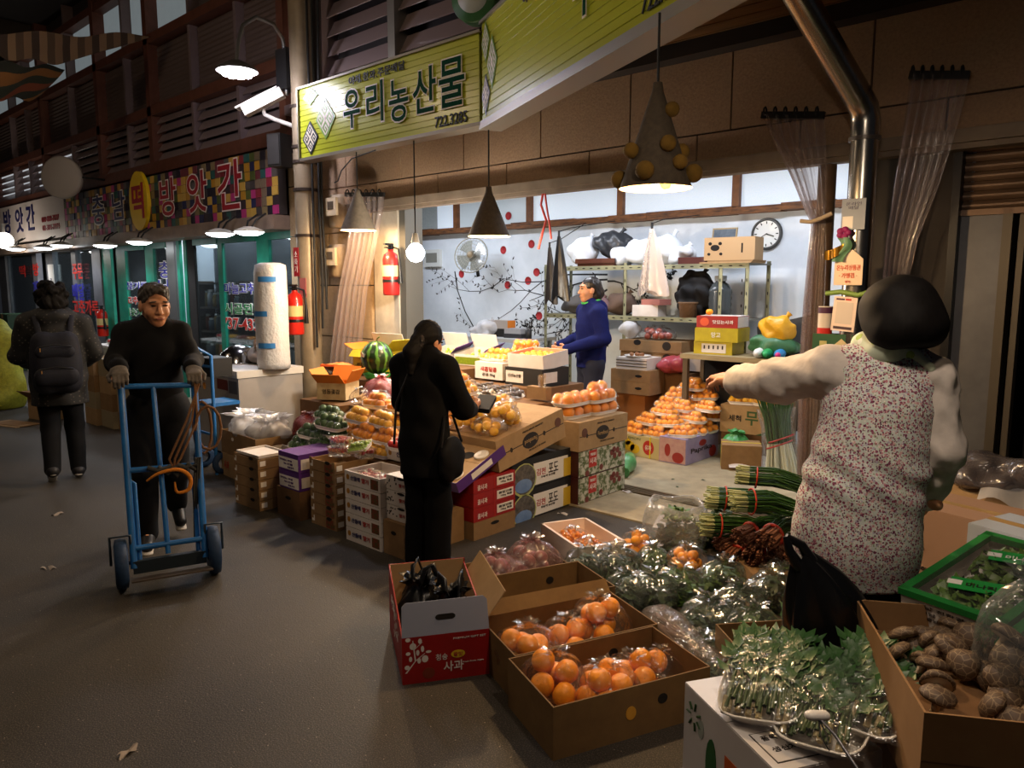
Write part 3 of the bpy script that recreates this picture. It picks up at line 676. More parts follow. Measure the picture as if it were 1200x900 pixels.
# steel pole with clamps
t = thing('steel_pole', 'thick grey steel pole with cable clamps beside the tan wall', 'pole', POLE)
G().cyl((0, 0, 0), (0, 0, 6.2), .115, n=24).obj('pole_shaft', mat('pole_paint', '#a3937b', .45, .3, col2='#867861', scale=6), t)
for z in (2.15, 2.62, 2.9, 3.05, 3.45): G().cyl((0, 0, z), (0, 0, z+.03), .128, n=24).obj('clamp', mat('clamp_rust', '#3b3029', .6, .5), t)
for z in (3.1, 3.22, 3.36): G().cyl((.12, -.05, z), (.12, -.05, z+.02), .09, n=16).obj('bracket_plate', mat('clamp_rust', '#3b3029', .6, .5), t)
rc = random.Random(5)
for i, (dx, dy) in enumerate(((.17, -.04), (.2, .02), (.24, .05), (-.14, .03))):
    pts = [(POLE.x+dx+rc.uniform(-.03, .03), POLE.y+dy, z) for z in (1.0+.2*i, 1.8, 2.4, 3.1, 3.9, 4.8, 6.1)]
    tag(G().tube(pts, .014, 6).obj('cable', m_cord), 'black electric cable running up beside the steel pole', 'cable', 'cables along the steel pole')
tag(G().tube([tuple(at(x, y, Y=4.1)) for x, y in ((392, 214), (396, 212), (400, 200), (412, 186), (440, 176))], .006, 5).obj('wire', m_cord), 'loose thin wire dangling under the green sign', 'cable')
# meter boxes
for i, (x, y, lab) in enumerate(((400, 250, 'upper beige electric meter box on the tan wall by the pole'), (399, 308, 'lower beige electric meter box on the tan wall by the pole'))):
    q = at(x, y, Y=4.7); t = thing('meter_box', lab, 'meter box', (q.x, 4.7, q.z-.15))
    G().lathe([(.001, 0), (.12, .0), (.13, .03), (.13, .3), (.11, .34), (.001, .345)], 4, sx=1, sy=.6).obj('case', mat('meter_beige', '#b9a78d', .5, col2='#97866e', scale=9), t, rot=(0, 0, PI/4))
    G().b2((-.09, -.13, .12), (.09, -.1, .3)).obj('cover', mat('meter_cover', '#c9b89c', .4), t)
    G().b2((-.05, -.136, .18), (.05, -.129, .26)).obj('dial_window', mat('meter_dial', '#554b40', .25), t)
# speaker and camera
a, b = at(286, 131, Y=4.02), at(331, 108, Y=4.3); c = (a+b)/2; d = (b-a); qz = math.atan2(d.y, d.x); qt = math.atan2(d.z, math.hypot(d.x, d.y))
t = thing('security_camera', 'white security camera in a long housing aimed down the street', 'camera', c, rot=(0, -qt, qz)); ln = d.length
G().b2((-ln/2, -.055, -.05), (ln/2, .055, .045)).obj('housing', mat('cam_white', '#c9c4ba', .4), t); G().b2((-ln/2-.05, -.07, .045), (ln/2-.02, .07, .06)).obj('sunshield', mat('cam_white', '#c9c4ba', .4), t)
G().cyl((-ln/2-.012, 0, 0), (-ln/2, 0, 0), .04, n=16).obj('lens', mat('lens_black', '#0c0c0e', .1), t)
inv = (Matrix.Translation(c) @ Euler((0, -qt, qz)).to_matrix().to_4x4()).inverted()
G().tube([tuple(inv@at(*q)) if False else tuple(inv@at(q[0], q[1], Y=q[2])) for q in ((307, 124, 4.16), (310, 134, 4.2), (322, 140, 4.3), (345, 148, 4.45))], .022, 8).obj('bracket_arm', mat('cam_white', '#c9c4ba', .4), t)
q = at(327, 178, Y=4.42); t = thing('loudspeaker', 'black box loudspeaker at the end of the mosaic sign', 'speaker', (q.x, 4.42, q.z-.16), .3)
G().b2((-.09, -.08, 0), (.09, .1, .34)).obj('cabinet', mat('speaker_black', '#191817', .5), t); G().b2((-.08, -.09, .02), (.08, -.078, .32)).obj('grille', mat('speaker_grille', '#2b2927', .7), t)
G().tube([(0, .1, .17), (.05, .2, .2), (.1, .28, .2)], .02, 6).obj('bracket', m_cord, t)
# round plate and globe on the left
q = at(73, 208, Y=4.1); t = thing('round_sign', 'round blank grey-white projecting sign above the white mill sign', 'sign', q, rot=(PI/2, 0, R(38)))
G().lathe([(.001, .06), (.29, .06), (.32, .04), (.32, -.04), (.29, -.06), (.001, -.06)], 32).obj('disc', mat('round_grey', '#a39a90', .6), t)
G().tube([(.3, 0, 0), (.45, 0, -.25), (.6, 0, -.5)], .018, 6).obj('bracket', m_cord, t)
q = at(5, 282, Y=4.2); t = thing('globe_lamp', 'round white globe lamp glowing below the white mill sign', 'lamp', q)
G().ball((0, 0, 0), .155, 20, 14).obj('globe', emis('globe_glow', '#fff3e6', 9), t); G().cyl((0, 0, .14), (0, 0, .32), .03, n=10).obj('stem', m_alu, t)
point('lamp_light', (0, -.25, -.1), 25, '#fff0e0', .1, t)
q = at(558, -2, Y=4.5); t = thing('round_sign', 'round green rimmed sign above the corner of the lime green signs', 'sign', q, rot=(PI/2, 0, R(20)))
G().lathe([(.001, .07), (.12, .07), (.125, .06), (.19, .06), (.2, .04), (.2, -.06), (.001, -.06)], 32).obj('disc', mat('round_rim_green', '#3c6a3e', .4), t); G().lathe([(.001, .075), (.13, .075), (.13, .06)], 28).obj('face', mat('round_face', '#b9bdb4', .4), t)
G().tube([(0, 0, -.05), (0, -.0, -.25)], .02, 6).obj('bracket', m_cord, t)
# shade lamps under the mill signs
for i, (x, y, w) in enumerate(((123, 287, 26), (163, 283, 26), (258, 273, 26), (292, 271, 26), (18, 291, 14), (52, 290, 18), (72, 287, 22))):
    q = at(x, y, Y=4.33)
    lab = ('flat white shade lamp on twin stems under the mosaic mill sign', 'lamps under the mosaic sign') if i < 4 else ('small white shade lamp under the white mill sign', 'lamps under the white sign')
    t = thing('shade_lamp', lab[0], 'lamp', q, 0, lab[1])
    G().lathe([(.17, -.01), (.165, .01), (.06, .05), (.001, .055)], 20).obj('shade', mat('shade_white', '#b9b5ac', .5), t)
    G().lathe([(.001, -.05), (.09, -.044), (.15, -.02), (.162, -.002)], 20).obj('diffuser', emis('shade_glow', '#f6fbff', 12), t)
    for sx in (-.09, .09): G().tube([(sx*.6, 0, .04), (sx, .04, .12), (sx, .16, .2)], .012, 6).obj('stem', m_cord, t)
    l = spot('lamp_light', (0, 0, -.07), w*1.6, COOL, 150, .5, .1, t)
# fluorescent tubes
def tube_lamp(label, p, ln, watts, rz=0, group=None, col=COOL, em=9):
    t = thing('fluorescent_lamp', label, 'lamp', p, rz, group)
    G().b2((-ln/2, -.06, 0), (ln/2, .06, .05)).obj('housing', mat('lamp_white', '#d8d8d4', .5), t)
    for y in (-.035, .035): G().cyl((-ln/2+.03, y, -.018), (ln/2-.03, y, -.018), .016, n=10).obj('tube', emis('tube_glow%d' % em, '#eef4ff', em), t)
    area('lamp_light', (0, 0, -.05), watts, col, ln, .12, (0, 0, 0), t); return t
for x, y in ((-7.6, 6.3), (-5.0, 6.0), (-3.1, 6.2)): tube_lamp('white fluorescent fitting under the shop ceiling', (x, y, 2.93), 1.2, 44, 0, 'fluorescent fittings in the shop')
for x, y in ((-16, 6.0), (-13, 6.2)): tube_lamp('white fluorescent fitting under the mill ceiling', (x, y, 2.7), 1.2, 80, 0, 'fluorescent fittings in the mill')
for x in (-10.2, -8.6): tube_lamp('short fluorescent fitting above the mill display shelves', (x, 5.18, 2.7), 1.1, 26, 0, 'fluorescent fittings over the mill shelves', em=6)
# ---- vinyl curtains
m_vinyl = film('clear_vinyl', '#f2ecea', .16, .14, .35, 9, .2, '#d8cccc')
def curtain(label, path, rail):
    """path: list of (left px, right px, py) rows at the facade line"""
    YC = 4.58; rows = [(at(a, y, Y=YC), at(b, y, Y=YC)) for a, b, y in path]; n = len(rows)
    base = rows[0][0]; t = thing('vinyl_curtain', label, 'curtain', base)
    def f(u, v):
        k = min(v*(n-1), n-1-1e-6); i = int(k); w = k-i
        a = rows[i][0].lerp(rows[i+1][0], w); b = rows[i][1].lerp(rows[i+1][1], w); q = a.lerp(b, u)
        wd = (b-a).length; fo = math.sin(u*PI*13+math.sin(v*3)*.4)*min(.05, .02+.016/max(wd, .12))*(.6+.4*math.sin(u*5+1))
        return (q.x-base.x, q.y+fo-base.y, q.z-base.z)
    G().grid(f, 66, 34).obj('sheet', m_vinyl, t)
    for i in range(6):
        q = rows[0][0].lerp(rows[0][1], (i+.3)/6)-base
        G().tube([(q.x, q.y+.0+.02*math.cos(a*PI/4), q.z+.02+.028*math.sin(a*PI/4)) for a in range(9)], .006, 5).obj('ring', m_cord, t)
    if rail: q0, q1 = rows[0][0]-base, rows[0][1]-base; G().box((q0+q1)/2+Vector((0, 0, .0)), ((q1-q0).length, .03, .04), rot=(0, -math.atan2((q1-q0).z, (q1-q0).x), 0)).obj('hem_clip', mat('hem_black', '#121212', .5), t)
    return t
curtain('gathered clear vinyl curtain hanging beside the meter boxes', [(405, 450, 228), (412, 448, 250), (408, 440, 290), (398, 430, 340), (390, 424, 400), (384, 418, 460)], True)
curtain('clear vinyl curtain tied back by the brown column', [(893, 966, 135), (905, 968, 165), (925, 969, 205), (945, 968, 250), (953, 967, 262), (948, 968, 300), (942, 966, 360), (936, 963, 440), (935, 958, 560)], True)
curtain('clear vinyl curtain pulled aside before the dark pier', [(1066, 1136, 88), (1062, 1130, 120), (1054, 1116, 170), (1046, 1100, 220), (1038, 1076, 280), (1033, 1062, 340), (1032, 1056, 420)], True)
q = at(954, 262, Y=4.52); tag(G().tube([tuple(at(x, y, Y=4.5)) for x, y in ((938, 259), (950, 260), (962, 256), (975, 250))], .012, 6).obj('tie_cord', mat('tie_beige', '#b9a68c', .7)), 'beige cord tying back the vinyl curtain', 'cord')
# ---- brown column, silver duct
q = at(968, 260, Y=4.68); tag(G().cyl((0, 0, .012), (0, 0, 2.36), .052, n=16).obj('brown_column', mat('column_brown', '#6a543f', .6, .2, col2='#4a3a2a', scale=8), None, (q.x, 4.66, 0)), 'slim brown painted column at the right edge of the shop opening', 'column')
DX = at(1010, 220, Y=4.4).x; m_duct = mat('duct_steel', '#b5b1a8', .26, 1.0, col2='#8d8880', scale=3)
t = thing('flue_duct', 'shiny silver flue duct bending up over the stall', 'duct', (DX, 4.4, .012))
el = at(1008, 142, Y=4.4); tp = at(922, -25, Y=3.78)
G().cyl((0, 0, 0), (0, 0, el.z-.03), .072, n=24).obj('duct_pipe', m_duct, t)
v0 = Vector((0, 0, el.z-.02)); v1 = Vector((tp.x-DX, tp.y-4.4, tp.z)); dd = (v1-v0).normalized()
G().tube([v0-Vector((0, 0, .08)), v0, v0+Vector((0, 0, .05))+dd*.03, v0+Vector((0, 0, .05))+dd*.12], .075, 24).obj('elbow', m_duct, t)
G().tube([v0+Vector((0, 0, .05))+dd*.1, v1+dd*.08], .073, 24).obj('duct_pipe', m_duct, t)
G().cyl((0, 0, el.z-.12), (0, 0, el.z-.1), .082, n=24).obj('collar', mat('collar_dull', '#77706a', .4, .7), t)
# ---- notices on the duct
def card(name, label, x, y, w, h, col, Y=4.315, rz=0):
    q = at(x, y, Y=Y); t = thing(name, label, 'notice', (q.x, Y, q.z), 0, rot=(0, rz, 0)); G().b2((-w/2, 0, -h/2), (w/2, .004, h/2)).obj('sheet', mat('sheet_'+col, col, .5), t); return t
t = card('notice_card', 'grey-blue notice taped high on the silver duct', 1000, 251, .125, .165, '#8f98a6')
text('lettering', '온라인\n배달', m_navy2, t, (0, -.002, .045), width=.08, height=.04, ext=.001); G().b2((-.055, -.001, -.075), (.0, 0, -.01)).obj('white_patch', m_wht, t); 
t = card('notice_card', 'cream placard with orange lettering hung on the silver duct', 994, 319, .15, .14, '#ecd3b8', 4.31)
text('lettering', '온누리상품권', mat('orange_ink', '#cf4a22', .5), t, (0, -.002, .025), width=.125, height=.03, ext=.001, bold=.02); text('lettering', '· 가맹점 ·', mat('orange_ink', '#cf4a22', .5), t, (0, -.002, -.018), width=.095, height=.028, ext=.001, bold=.02); text('lettering', '행복', mat('orange_ink', '#cf4a22', .5), t, (0, -.002, -.052), width=.03, height=.014, ext=.001)
G().slab([(-.075, 0, .07), (.075, 0, .07), (.02, 0, .12), (-.02, 0, .12)], (0, 1, 0), .004).obj('hanger_tab', mat('sheet_#ecd3b8', '#ecd3b8', .5), t)
t = card('payment_card', 'white framed payment card tied below the orange placard', 989, 368, .125, .19, '#f0dcd0', 4.31, .07)
G().b2((-.05, -.001, .075), (-.005, 0, .085)).obj('header_band', mat('band_plum', '#4a2545', .5), t); G().b2((.0, -.001, .075), (.03, 0, .085)).obj('header_band', m_red2, t); G().b2((-.05, -.001, -.085), (.05, 0, -.07)).obj('footer_band', mat('band_dark', '#4a3a44', .5), t); G().b2((-.045, -.001, -.055), (.045, 0, .065)).obj('blank_panel', mat('blank_panel', '#d9cdc4', .5), t)
t = card('sticker_board', 'green sticker board behind the lady and below the payment card', 975, 404, .22, .12, '#2f5a3f', 4.33)
G().b2((-.07, -.001, -.03), (-.03, 0, .02)).obj('label_patch', mat('patch_olive', '#b7b277', .5), t); G().slab([(.01, -.001, -.04), (.09, -.001, -.04), (.09, -.001, .0), (.05, -.001, .035), (.01, -.001, .0)], (0, 1, 0), .002).obj('house_print', mat('print_beige', '#cdbf96', .5), t)
q = at(967, 375, Y=4.5); t = thing('spice_can', 'small can with white and red label beside the payment card', 'can', (q.x, 4.5, q.z-.08))
G().cyl((0, 0, 0), (0, 0, .16), .04, n=16).obj('can_body', mat('can_white', '#d8cfc4', .4), t); G().cyl((0, 0, .0), (0, 0, .035), .041, n=16).obj('red_band', m_red2, t); G().cyl((0, 0, .12), (0, 0, .155), .041, n=16).obj('dark_band', mat('band_plum', '#4a2545', .5), t); G().b2((-.05, .0, -.006), (.05, .1, -.001)).obj('bracket', m_cord, t)
q = at(988, 285, Y=4.3); t = thing('paper_flower', 'magenta and gold ribbon ornament hanging on the silver duct', 'ornament', q)
for i in range(5): G().ball((math.cos(i*1.257)*.022-.0, 0, .055+math.sin(i*1.257)*.018), (.02, .012, .018), 8, 6).obj('petal', mat('petal_magenta', '#8a1c5c', .6), t)
G().grid(lambda u, v: (-.03+.06*u+.02*math.sin(v*5), -.01+.012*math.sin(u*6+v*4), .03-.13*v), 6, 10).obj('green_ribbon', mat('ribbon_green', '#5f8a6a', .5), t)
G().grid(lambda u, v: (-.09+.11*u, -.02+.012*math.sin(u*9), -.09+.05*v+.05*u*u), 8, 5).obj('gold_ribbon', mat('ribbon_gold', '#9a7020', .25, .7), t)
t = tag(G().tube([tuple(at(x, y, Y=4.3)) for x, y in ((968, 344), (985, 342), (1005, 346), (1020, 342))], .014, 6).obj('green_ribbon', mat('ribbon_green2', '#7a9a4a', .5)), 'green ribbon tied round the silver duct above the payment card', 'ribbon')
# ---- fire extinguishers
m_fire = mat('extinguisher_red', '#c22418', .3, coat=.4)
def extinguisher(label, p, s=1.0, rz=0, m=m_fire):
    t = thing('fire_extinguisher', label, 'extinguisher', p, rz)
    G().lathe([(.001, 0), (.08*s, 0), (.085*s, .015), (.085*s, .36*s), (.07*s, .41*s), (.03*s, .44*s), (.03*s, .46*s)], 20).obj('cylinder', m, t)
    G().b2((-.02*s, -.02*s, .46*s), (.02*s, .02*s, .52*s)).b2((-.015*s, -.1*s, .5*s), (.015*s, .02*s, .52*s)).b2((-.012*s, -.09*s, .47*s), (.012*s, .01*s, .485*s)).obj('valve_handle', mat('valve_black', '#141414', .4), t)
    G().lathe([(.0862*s, .19*s), (.0862*s, .3*s)], 20).obj('label_band', mat('ext_label', '#c9b87a', .5), t)
    G().tube([(0, .02*s, .49*s), (.1*s, .0, .46*s), (.13*s, -.02, .3*s), (.12*s, 0, .12*s)], [.01*s, .012*s, .014*s, .024*s], 8).obj('hose', mat('valve_black', '#141414', .4), t)
    G().lathe([(.088*s, .13*s), (.089*s, .15*s), (.088*s, .16*s)], 20).obj('strap', mat('valve_black', '#141414', .4), t); return t
q = at(347, 392, Y=4.275); extinguisher('bright red fire extinguisher strapped by the steel pole and bubble wrap roll', (q.x, 4.275, q.z), 1.0, .6)
q = at(457, 346, Y=4.6); extinguisher('dull red fire extinguisher hanging on the pale jamb of the fruit shop', (q.x, 4.62, q.z), .95, .2, mat('extinguisher_dull', '#8e1c1a', .35))
q = at(121, 394, Y=4.72); extinguisher('small red fire extinguisher hung on the mill door post', (q.x, 4.725, q.z), 1.0, 0)
t = card('fire_sign', 'small red fire extinguisher sign above the red extinguisher', 347, 307, .1, .3, '#b3222a', 4.355); text('lettering', '소\n화\n기', m_wht, t, (0, -.002, 0), width=.06, height=.22, ext=.001)
t = card('fire_tag', 'pink inspection tag below the fire extinguisher sign', 355, 337, .12, .2, '#d07a74', 4.355)
# ---- wall fan, switch box, clock, hanging bags
q = at(552, 299, Y=7.2); t = thing('wall_fan', 'round grey wall fan beside the painted tree', 'fan', q, rot=(R(78), 0, R(22))); m_fan = mat('fan_grey', '#8f8d80', .35, .2)
for rr in (.05, .1, .15, .2, .24): G().tube([(rr*math.cos(a*PI/14), rr*math.sin(a*PI/14), .045*(1-(rr/.24)**2)) for a in range(29)], .003 if rr < .24 else .009, 5, False).obj('guard_ring', m_fan, t)
g = G()
for i in range(30): g.tube([(k*.24*math.cos(i*PI/15), k*.24*math.sin(i*PI/15), .045*(1-k*k)) for k in (.2, .6, 1)], .0018, 4)
g.obj('guard_wires', m_fan, t)
for i in range(4):
    a0 = i*PI/2; G().grid(lambda u, v: ((.04+.17*v)*math.cos(a0+u*1.15), (.04+.17*v)*math.sin(a0+u*1.15), -.01-.03*u), 8, 4).obj('fan_blade', film('fan_plastic', '#a9aaa0', .55, .2, .0, 5, .08, '#8f9086'), t)
G().lathe([(.001, .055), (.035, .055), (.045, .04), (.045, 0)], 18).obj('hub', mat('fan_hub', '#7a6a50', .4), t); G().lathe([(.07, -.02), (.08, -.12), (.05, -.2), (.001, -.2)], 18).obj('motor', m_fan, t); G().tube([(0, 0, -.15), (0, -.1, -.22), (0, -.22, -.3)], .025, 8).obj('bracket', m_cord, t)
tag(G().tube([tuple(at(x, y, Y=7.588)) for x, y in ((533, 318), (536, 340), (545, 365), (556, 385), (566, 402))], .007, 5).obj('cable', m_cord), 'black fan cable curving down the white back wall', 'cable')
q = at(508, 303, Y=7.58); t = thing('switch_box', 'small pale electrical box on the white wall behind the glowing bulb', 'switch box', (q.x, 7.6, q.z-.12)); G().b2((-.17, -.06, 0), (.17, 0, .25)).obj('case', mat('box_pale', '#cfd2cf', .4), t); G().b2((-.12, -.064, .06), (.12, -.058, .2)).obj('window', mat('box_window', '#7f8078', .2), t)
q = at(897, 274, Y=7.55); t = thing('wall_clock', 'round white wall clock with dark rim', 'clock', (q.x, 7.59, q.z), rot=(PI/2, 0, 0))
G().lathe([(.135, .02), (.145, .035), (.16, .03), (.165, 0)], 32).obj('rim', mat('clock_rim', '#4a4a48', .3), t); G().lathe([(.001, .018), (.136, .018)], 32).obj('face', mat('clock_face', '#e6e6e0', .4), t)
for i in range(12): G().box((.115*math.sin(i*PI/6), .115*math.cos(i*PI/6), .02), (.01, .026, .003), rot=(0, 0, -i*PI/6)).obj('hour_mark', m_blackp, t)
G().box((.045*math.sin(R(108)), .045*math.cos(R(108)), .023), (.01, .085, .003), rot=(0, 0, -R(108))).obj('hour_hand', m_blackp, t); G().box((.05*math.sin(R(238)), .05*math.cos(R(238)), .025), (.007, .12, .003), rot=(0, 0, -R(238))).obj('minute_hand', m_blackp, t)
# ---- awning cloths under the arcade roof
def stripes(name, cols, sc, ax=0):
    m, nt, b, out = nodes(name); L = nt.links.new; tc = N(nt, 'ShaderNodeTexCoord'); sp = N(nt, 'ShaderNodeSeparateXYZ'); L(tc.outputs['Object'], sp.inputs[0])
    mu = N(nt, 'ShaderNodeMath', operation='MULTIPLY'); mu.inputs[1].default_value = sc; L(sp.outputs[ax], mu.inputs[0]); fr = N(nt, 'ShaderNodeMath', operation='FRACT'); L(mu.outputs[0], fr.inputs[0])
    cr = N(nt, 'ShaderNodeValToRGB'); cr.color_ramp.interpolation = 'CONSTANT'; e = cr.color_ramp.elements
    for i, c_ in enumerate(cols):
        if i < 2: e[i].position = i/len(cols); e[i].color = srgb(c_)
        else: n_ = e.new(i/len(cols)); n_.color = srgb(c_)
    L(fr.outputs[0], cr.inputs[0]); L(cr.outputs[0], b.inputs['Base Color']); b.inputs['Roughness'].default_value = .9; return m
def cloth(name, label, A, B, C, D, m, sag=.12):
    A, B, C, D = [Vector(q) for q in (A, B, C, D)]
    def f(u, v):
        q = A.lerp(B, u).lerp(D.lerp(C, u), v); q = q-A; q.z -= sag*4*u*(1-u)*(.4+.6*v)+.03*math.sin(u*14+v*3); return q
    tag(G().grid(f, 24, 8).obj(name, m, None, A), label, 'awning')
cloth('awning_cloth', 'tan striped awning cloth stretched under the arcade roof', at(-30, 36, Y=2.6), at(178, 40, Y=4.5), at(86, 73, Y=3.6), at(-30, 58, Y=2.6), stripes('awning_tan', ['#7a6248', '#4d3c2c', '#6f5840', '#382a20'], 3.1, 1), .05)
cloth('awning_cloth', 'dark green and rust striped awning cloth hanging below the tan one', at(-30, 70, Y=2.6), at(76, 79, Y=3.6), at(48, 115, Y=3.5), at(-30, 114, Y=2.6), stripes('awning_dark', ['#7a3d22', '#2f3326', '#8a5a2a', '#2a2c22'], 2.2, 0), .02)
# ================================================================== PEOPLE
m_skin = mat('skin', '#c08a68', .5, col2='#b07a58', scale=8, sss=.08); m_hairB = mat('black_hair', '#060505', .7, spec=.15, col2='#141110', scale=40, stretch=(3, 3, .3)); m_hairG = mat('greying_hair', '#2a2623', .6, col2='#47413b', scale=60, bump=.4)
m_lip = mat('lips', '#94584a', .5); m_eye = mat('eye_dark', '#120d0b', .2)
def frame(d):
    d = Vector((d[0], d[1], 0)).normalized(); return math.atan2(-d.x, d.y)
def person(label, p, facing):
    return thing('person', label, 'person', p, frame(facing))
def to_local(p, root_p, facing):
    M = Matrix.Translation(Vector(root_p)) @ Matrix.Rotation(frame(facing), 4, 'Z'); return M.inverted() @ Vector(p)
def add_head(S, c, rot=(0, 0, 0), s=1.0, face=True):
    m = Euler(rot).to_matrix(); C = Vector(c)
    P = lambda x, y, z: tuple(C+m@(Vector((x, y, z))*s))
    E_ = lambda x, y, z, r, k=.02, sub=False: S.ell(P(x, y, z), [q*s for q in r], k*s, sub, rot)
    E_(0, -.012, .03, (.076, .094, .09)); E_(0, .022, -.04, (.06, .066, .078), .03); E_(0, .058, -.092, (.03, .026, .024), .025)
    for sx in (-1, 1):
        E_(sx*.04, .06, -.03, (.024, .024, .026), .025); E_(sx*.077, -.004, -.008, (.011, .02, .032), .008)
    if face:
        E_(0, .08, .034, (.05, .016, .013), .02)
        for sx in (-1, 1): E_(sx*.032, .098, .014, (.02, .012, .011), .012, True)
        S.cone(P(0, .088, .012), P(0, .106, -.026), .008*s, .014*s, k=.012*s)
        for sx in (-1, 1): E_(sx*.013, .094, -.03, (.009, .01, .008), .008)
        E_(0, .088, -.062, (.026, .012, .012), .012)
    return P
def face_parts(root, P, rot, s=1.0, brow=m_hairB):
    for sx in (-1, 1):
        o = G().ball((0, 0, 0), (.016*s, .008*s, .0055*s), 10, 6).obj('eye', m_eye, root, P(sx*.032, .088, .013), rot)
        o = G().ball((0, 0, 0), (.021*s, .006*s, .0045*s), 10, 6).obj('eyebrow', brow, root, P(sx*.034, .0935, .036), (rot[0], rot[1]+sx*.1, rot[2]))
    G().ball((0, 0, 0), (.023*s, .006*s, .0075*s), 10, 6).obj('mouth', m_lip, root, P(0, .098, -.062), rot)
def add_hand(w, d, n, thumb, curl=.5, s=1.0, h=.0045):
    """five-finger hand: wrist point, direction, palm normal, thumb side (+-1)"""
    S = Soft(h); w = Vector(w); u = Vector(d).normalized(); n = Vector(n); n = (n-u*n.dot(u)).normalized(); sd = u.cross(n)*thumb
    S.cone(w-u*.05*s, w+u*.02*s, .03*s, .026*s, n, .015, False, .75)
    for i in range(4):
        o = sd*(1.5-i)*.0185*s
        S.cone(w+u*.015*s+o*.6, w+u*.085*s+o, .018*s, .0125*s, n, .012, False, .8)
        p = w+u*.085*s+o; ang = 0; f = (.95, 1.05, .98, .78)[i]
        for k, ln in enumerate((.042, .028, .022)):
            ang += curl*(.7, 1.0, .8)[k]+.05*i*curl; dd = u*math.cos(ang)+n*math.sin(ang); q = p+dd*ln*f*s
            S.cone(p, q, (.0098-.0012*k)*s, (.009-.0012*k)*s, k=.004); p = q
    p = w+u*.025*s+sd*.03*s; q = p+(u*.65+sd*.5+n*.45).normalized()*.042*s; r = q+(u*.75+n*.55-sd*.1).normalized()*.03*s
    S.cone(w+u*.01*s, p, .018*s, .016*s, k=.01); S.cone(p, q, .0135*s, .0115*s, k=.006); S.cone(q, r, .011*s, .009*s, k=.004)
    return S.build()
def std(s=1.0, lean=0):
    J = dict(hip=.09, pel=.9, waist=1.05, chest=1.24, sh=1.37, shx=.165, neck=1.43, head=1.55)
    return {k: v*s for k, v in J.items()}
def body_soft(J, legs, head_c, rot, s, lean=(0, 0)):
    S = Soft(.009); lx, ly = lean
    S.chain([(0, 0, J['pel']-.04), (lx*.4, ly*.4, J['waist']), (lx*.8, ly*.8, J['chest']), (lx, ly, J['sh']-.03)], [.12*s, .11*s, .12*s, .095*s], (0, 1, 0), .72, .04)
    S.cone((lx, ly-.005, J['sh']), tuple(Vector(head_c)-Vector((0, .015, .07))), .055*s, .05*s, k=.03)
    for (h, k, a, t) in legs: S.chain([h, k, a], [.075*s, .055*s, .038*s], k=.02); S.cone(a, t, .036*s, .026*s)
    return S
def dispf(seed, amp, fr):
    r_ = np.random.RandomState(seed); W_ = r_.uniform(-1, 1, (5, 3))*fr; ph = r_.uniform(0, 6, 5)
    return lambda X, Y, Z: amp*sum(np.sin(W_[i, 0]*X+W_[i, 1]*Y+W_[i, 2]*Z+ph[i]) for i in range(5))/3
def shoe(root, a, t, m, sole, pitchz=0):
    a = Vector(a); t = Vector(t); d = (t-a); d = d.normalized()
    S = Soft(.006); S.cone(a-d*.03+Vector((0, 0, -.025)), a+Vector((0, 0, .01)), .045, .045, k=.02); S.cone(a-d*.02+Vector((0, 0, -.025)), t, .045, .038, k=.03)
    o = obj('shoe', soft_mesh('shoe', [S.build()], m), root)
    S = Soft(.006); S.cone(a-d*.045+Vector((0, 0, -.058)), t+d*.02+Vector((0, 0, -.034)), .034, .034, (0, 0, 1), .01, False, .4)
    obj('sole', soft_mesh('sole', [S.build()], sole), o)

# -------------------------------------------------------------- hand truck
m_blue = mat('truck_blue', '#226bb0', .4, col2='#1b558f', scale=9, coat=.2); m_tyre = mat('tyre_blue', '#16304f', .7, bump=.3, bscale=30)
wl_, wr_ = at(140, 692, z=0), at(256, 672, z=0); tc_ = (wl_+wr_)/2; ax_ = (wr_-wl_).normalized(); back = Vector((-ax_.y, ax_.x, 0))
HL, HR = at(141, 441, d=4.22), at(227, 440, d=4.42)
t = thing('hand_truck', 'blue steel hand truck with two wheels and ropes pushed by the man in black', 'hand truck', tc_, math.atan2(ax_.y, ax_.x))
Mi = (Matrix.Translation(tc_) @ Matrix.Rotation(math.atan2(ax_.y, ax_.x), 4, 'Z')).inverted()
hl, hr = Mi@HL, Mi@HR
bl, br = Vector((-.175, -.03, .12)), Vector((.185, -.03, .12))
for a, b in ((bl, hl), (br, hr)):
    G().tube([a, a.lerp(b, .5), b], .019, 10).obj('side_rail', m_blue, t); a2, b2_ = a+Vector((.03 if a is bl else -.03, .03, 0)), a.lerp(b, .42)+Vector((.03 if a is bl else -.03, .05, 0))
    G().tube([a2, b2_, a.lerp(b, .45)], .013, 8).obj('brace_rail', m_blue, t)
for k in (.945, .5, .1): G().tube([bl.lerp(hl, k), br.lerp(hr, k)], .016, 8).obj('cross_bar', m_blue, t)
G().tube([bl.lerp(br, .48).lerp(hl.lerp(hr, .45), .05), bl.lerp(br, .5).lerp(hl.lerp(hr, .42), .94)], .014, 8).obj('centre_bar', m_blue, t)
for sx, p_ in ((-1, bl), (1, br)):
    wx = sx*.235+.0
    w = G().lathe([(.06, -.03), (.1, -.034), (.132, -.028), (.14, 0), (.132, .028), (.1, .034), (.06, .03)], 28).obj('wheel', m_tyre, t, (wx, .02, .14), (0, PI/2, 0))
    G().lathe([(.001, -.02), (.062, -.024), (.062, .024), (.001, .02)], 18).obj('wheel_hub', m_blue, w)
    G().tube([(p_.x, 0, .13), (p_.x*1.06, .0, .3), (wx+sx*.05, .0, .3), (wx+sx*.05, .02, .14)], .008, 6).obj('wheel_guard', mat('truck_dark', '#27323c', .5, .4), t)
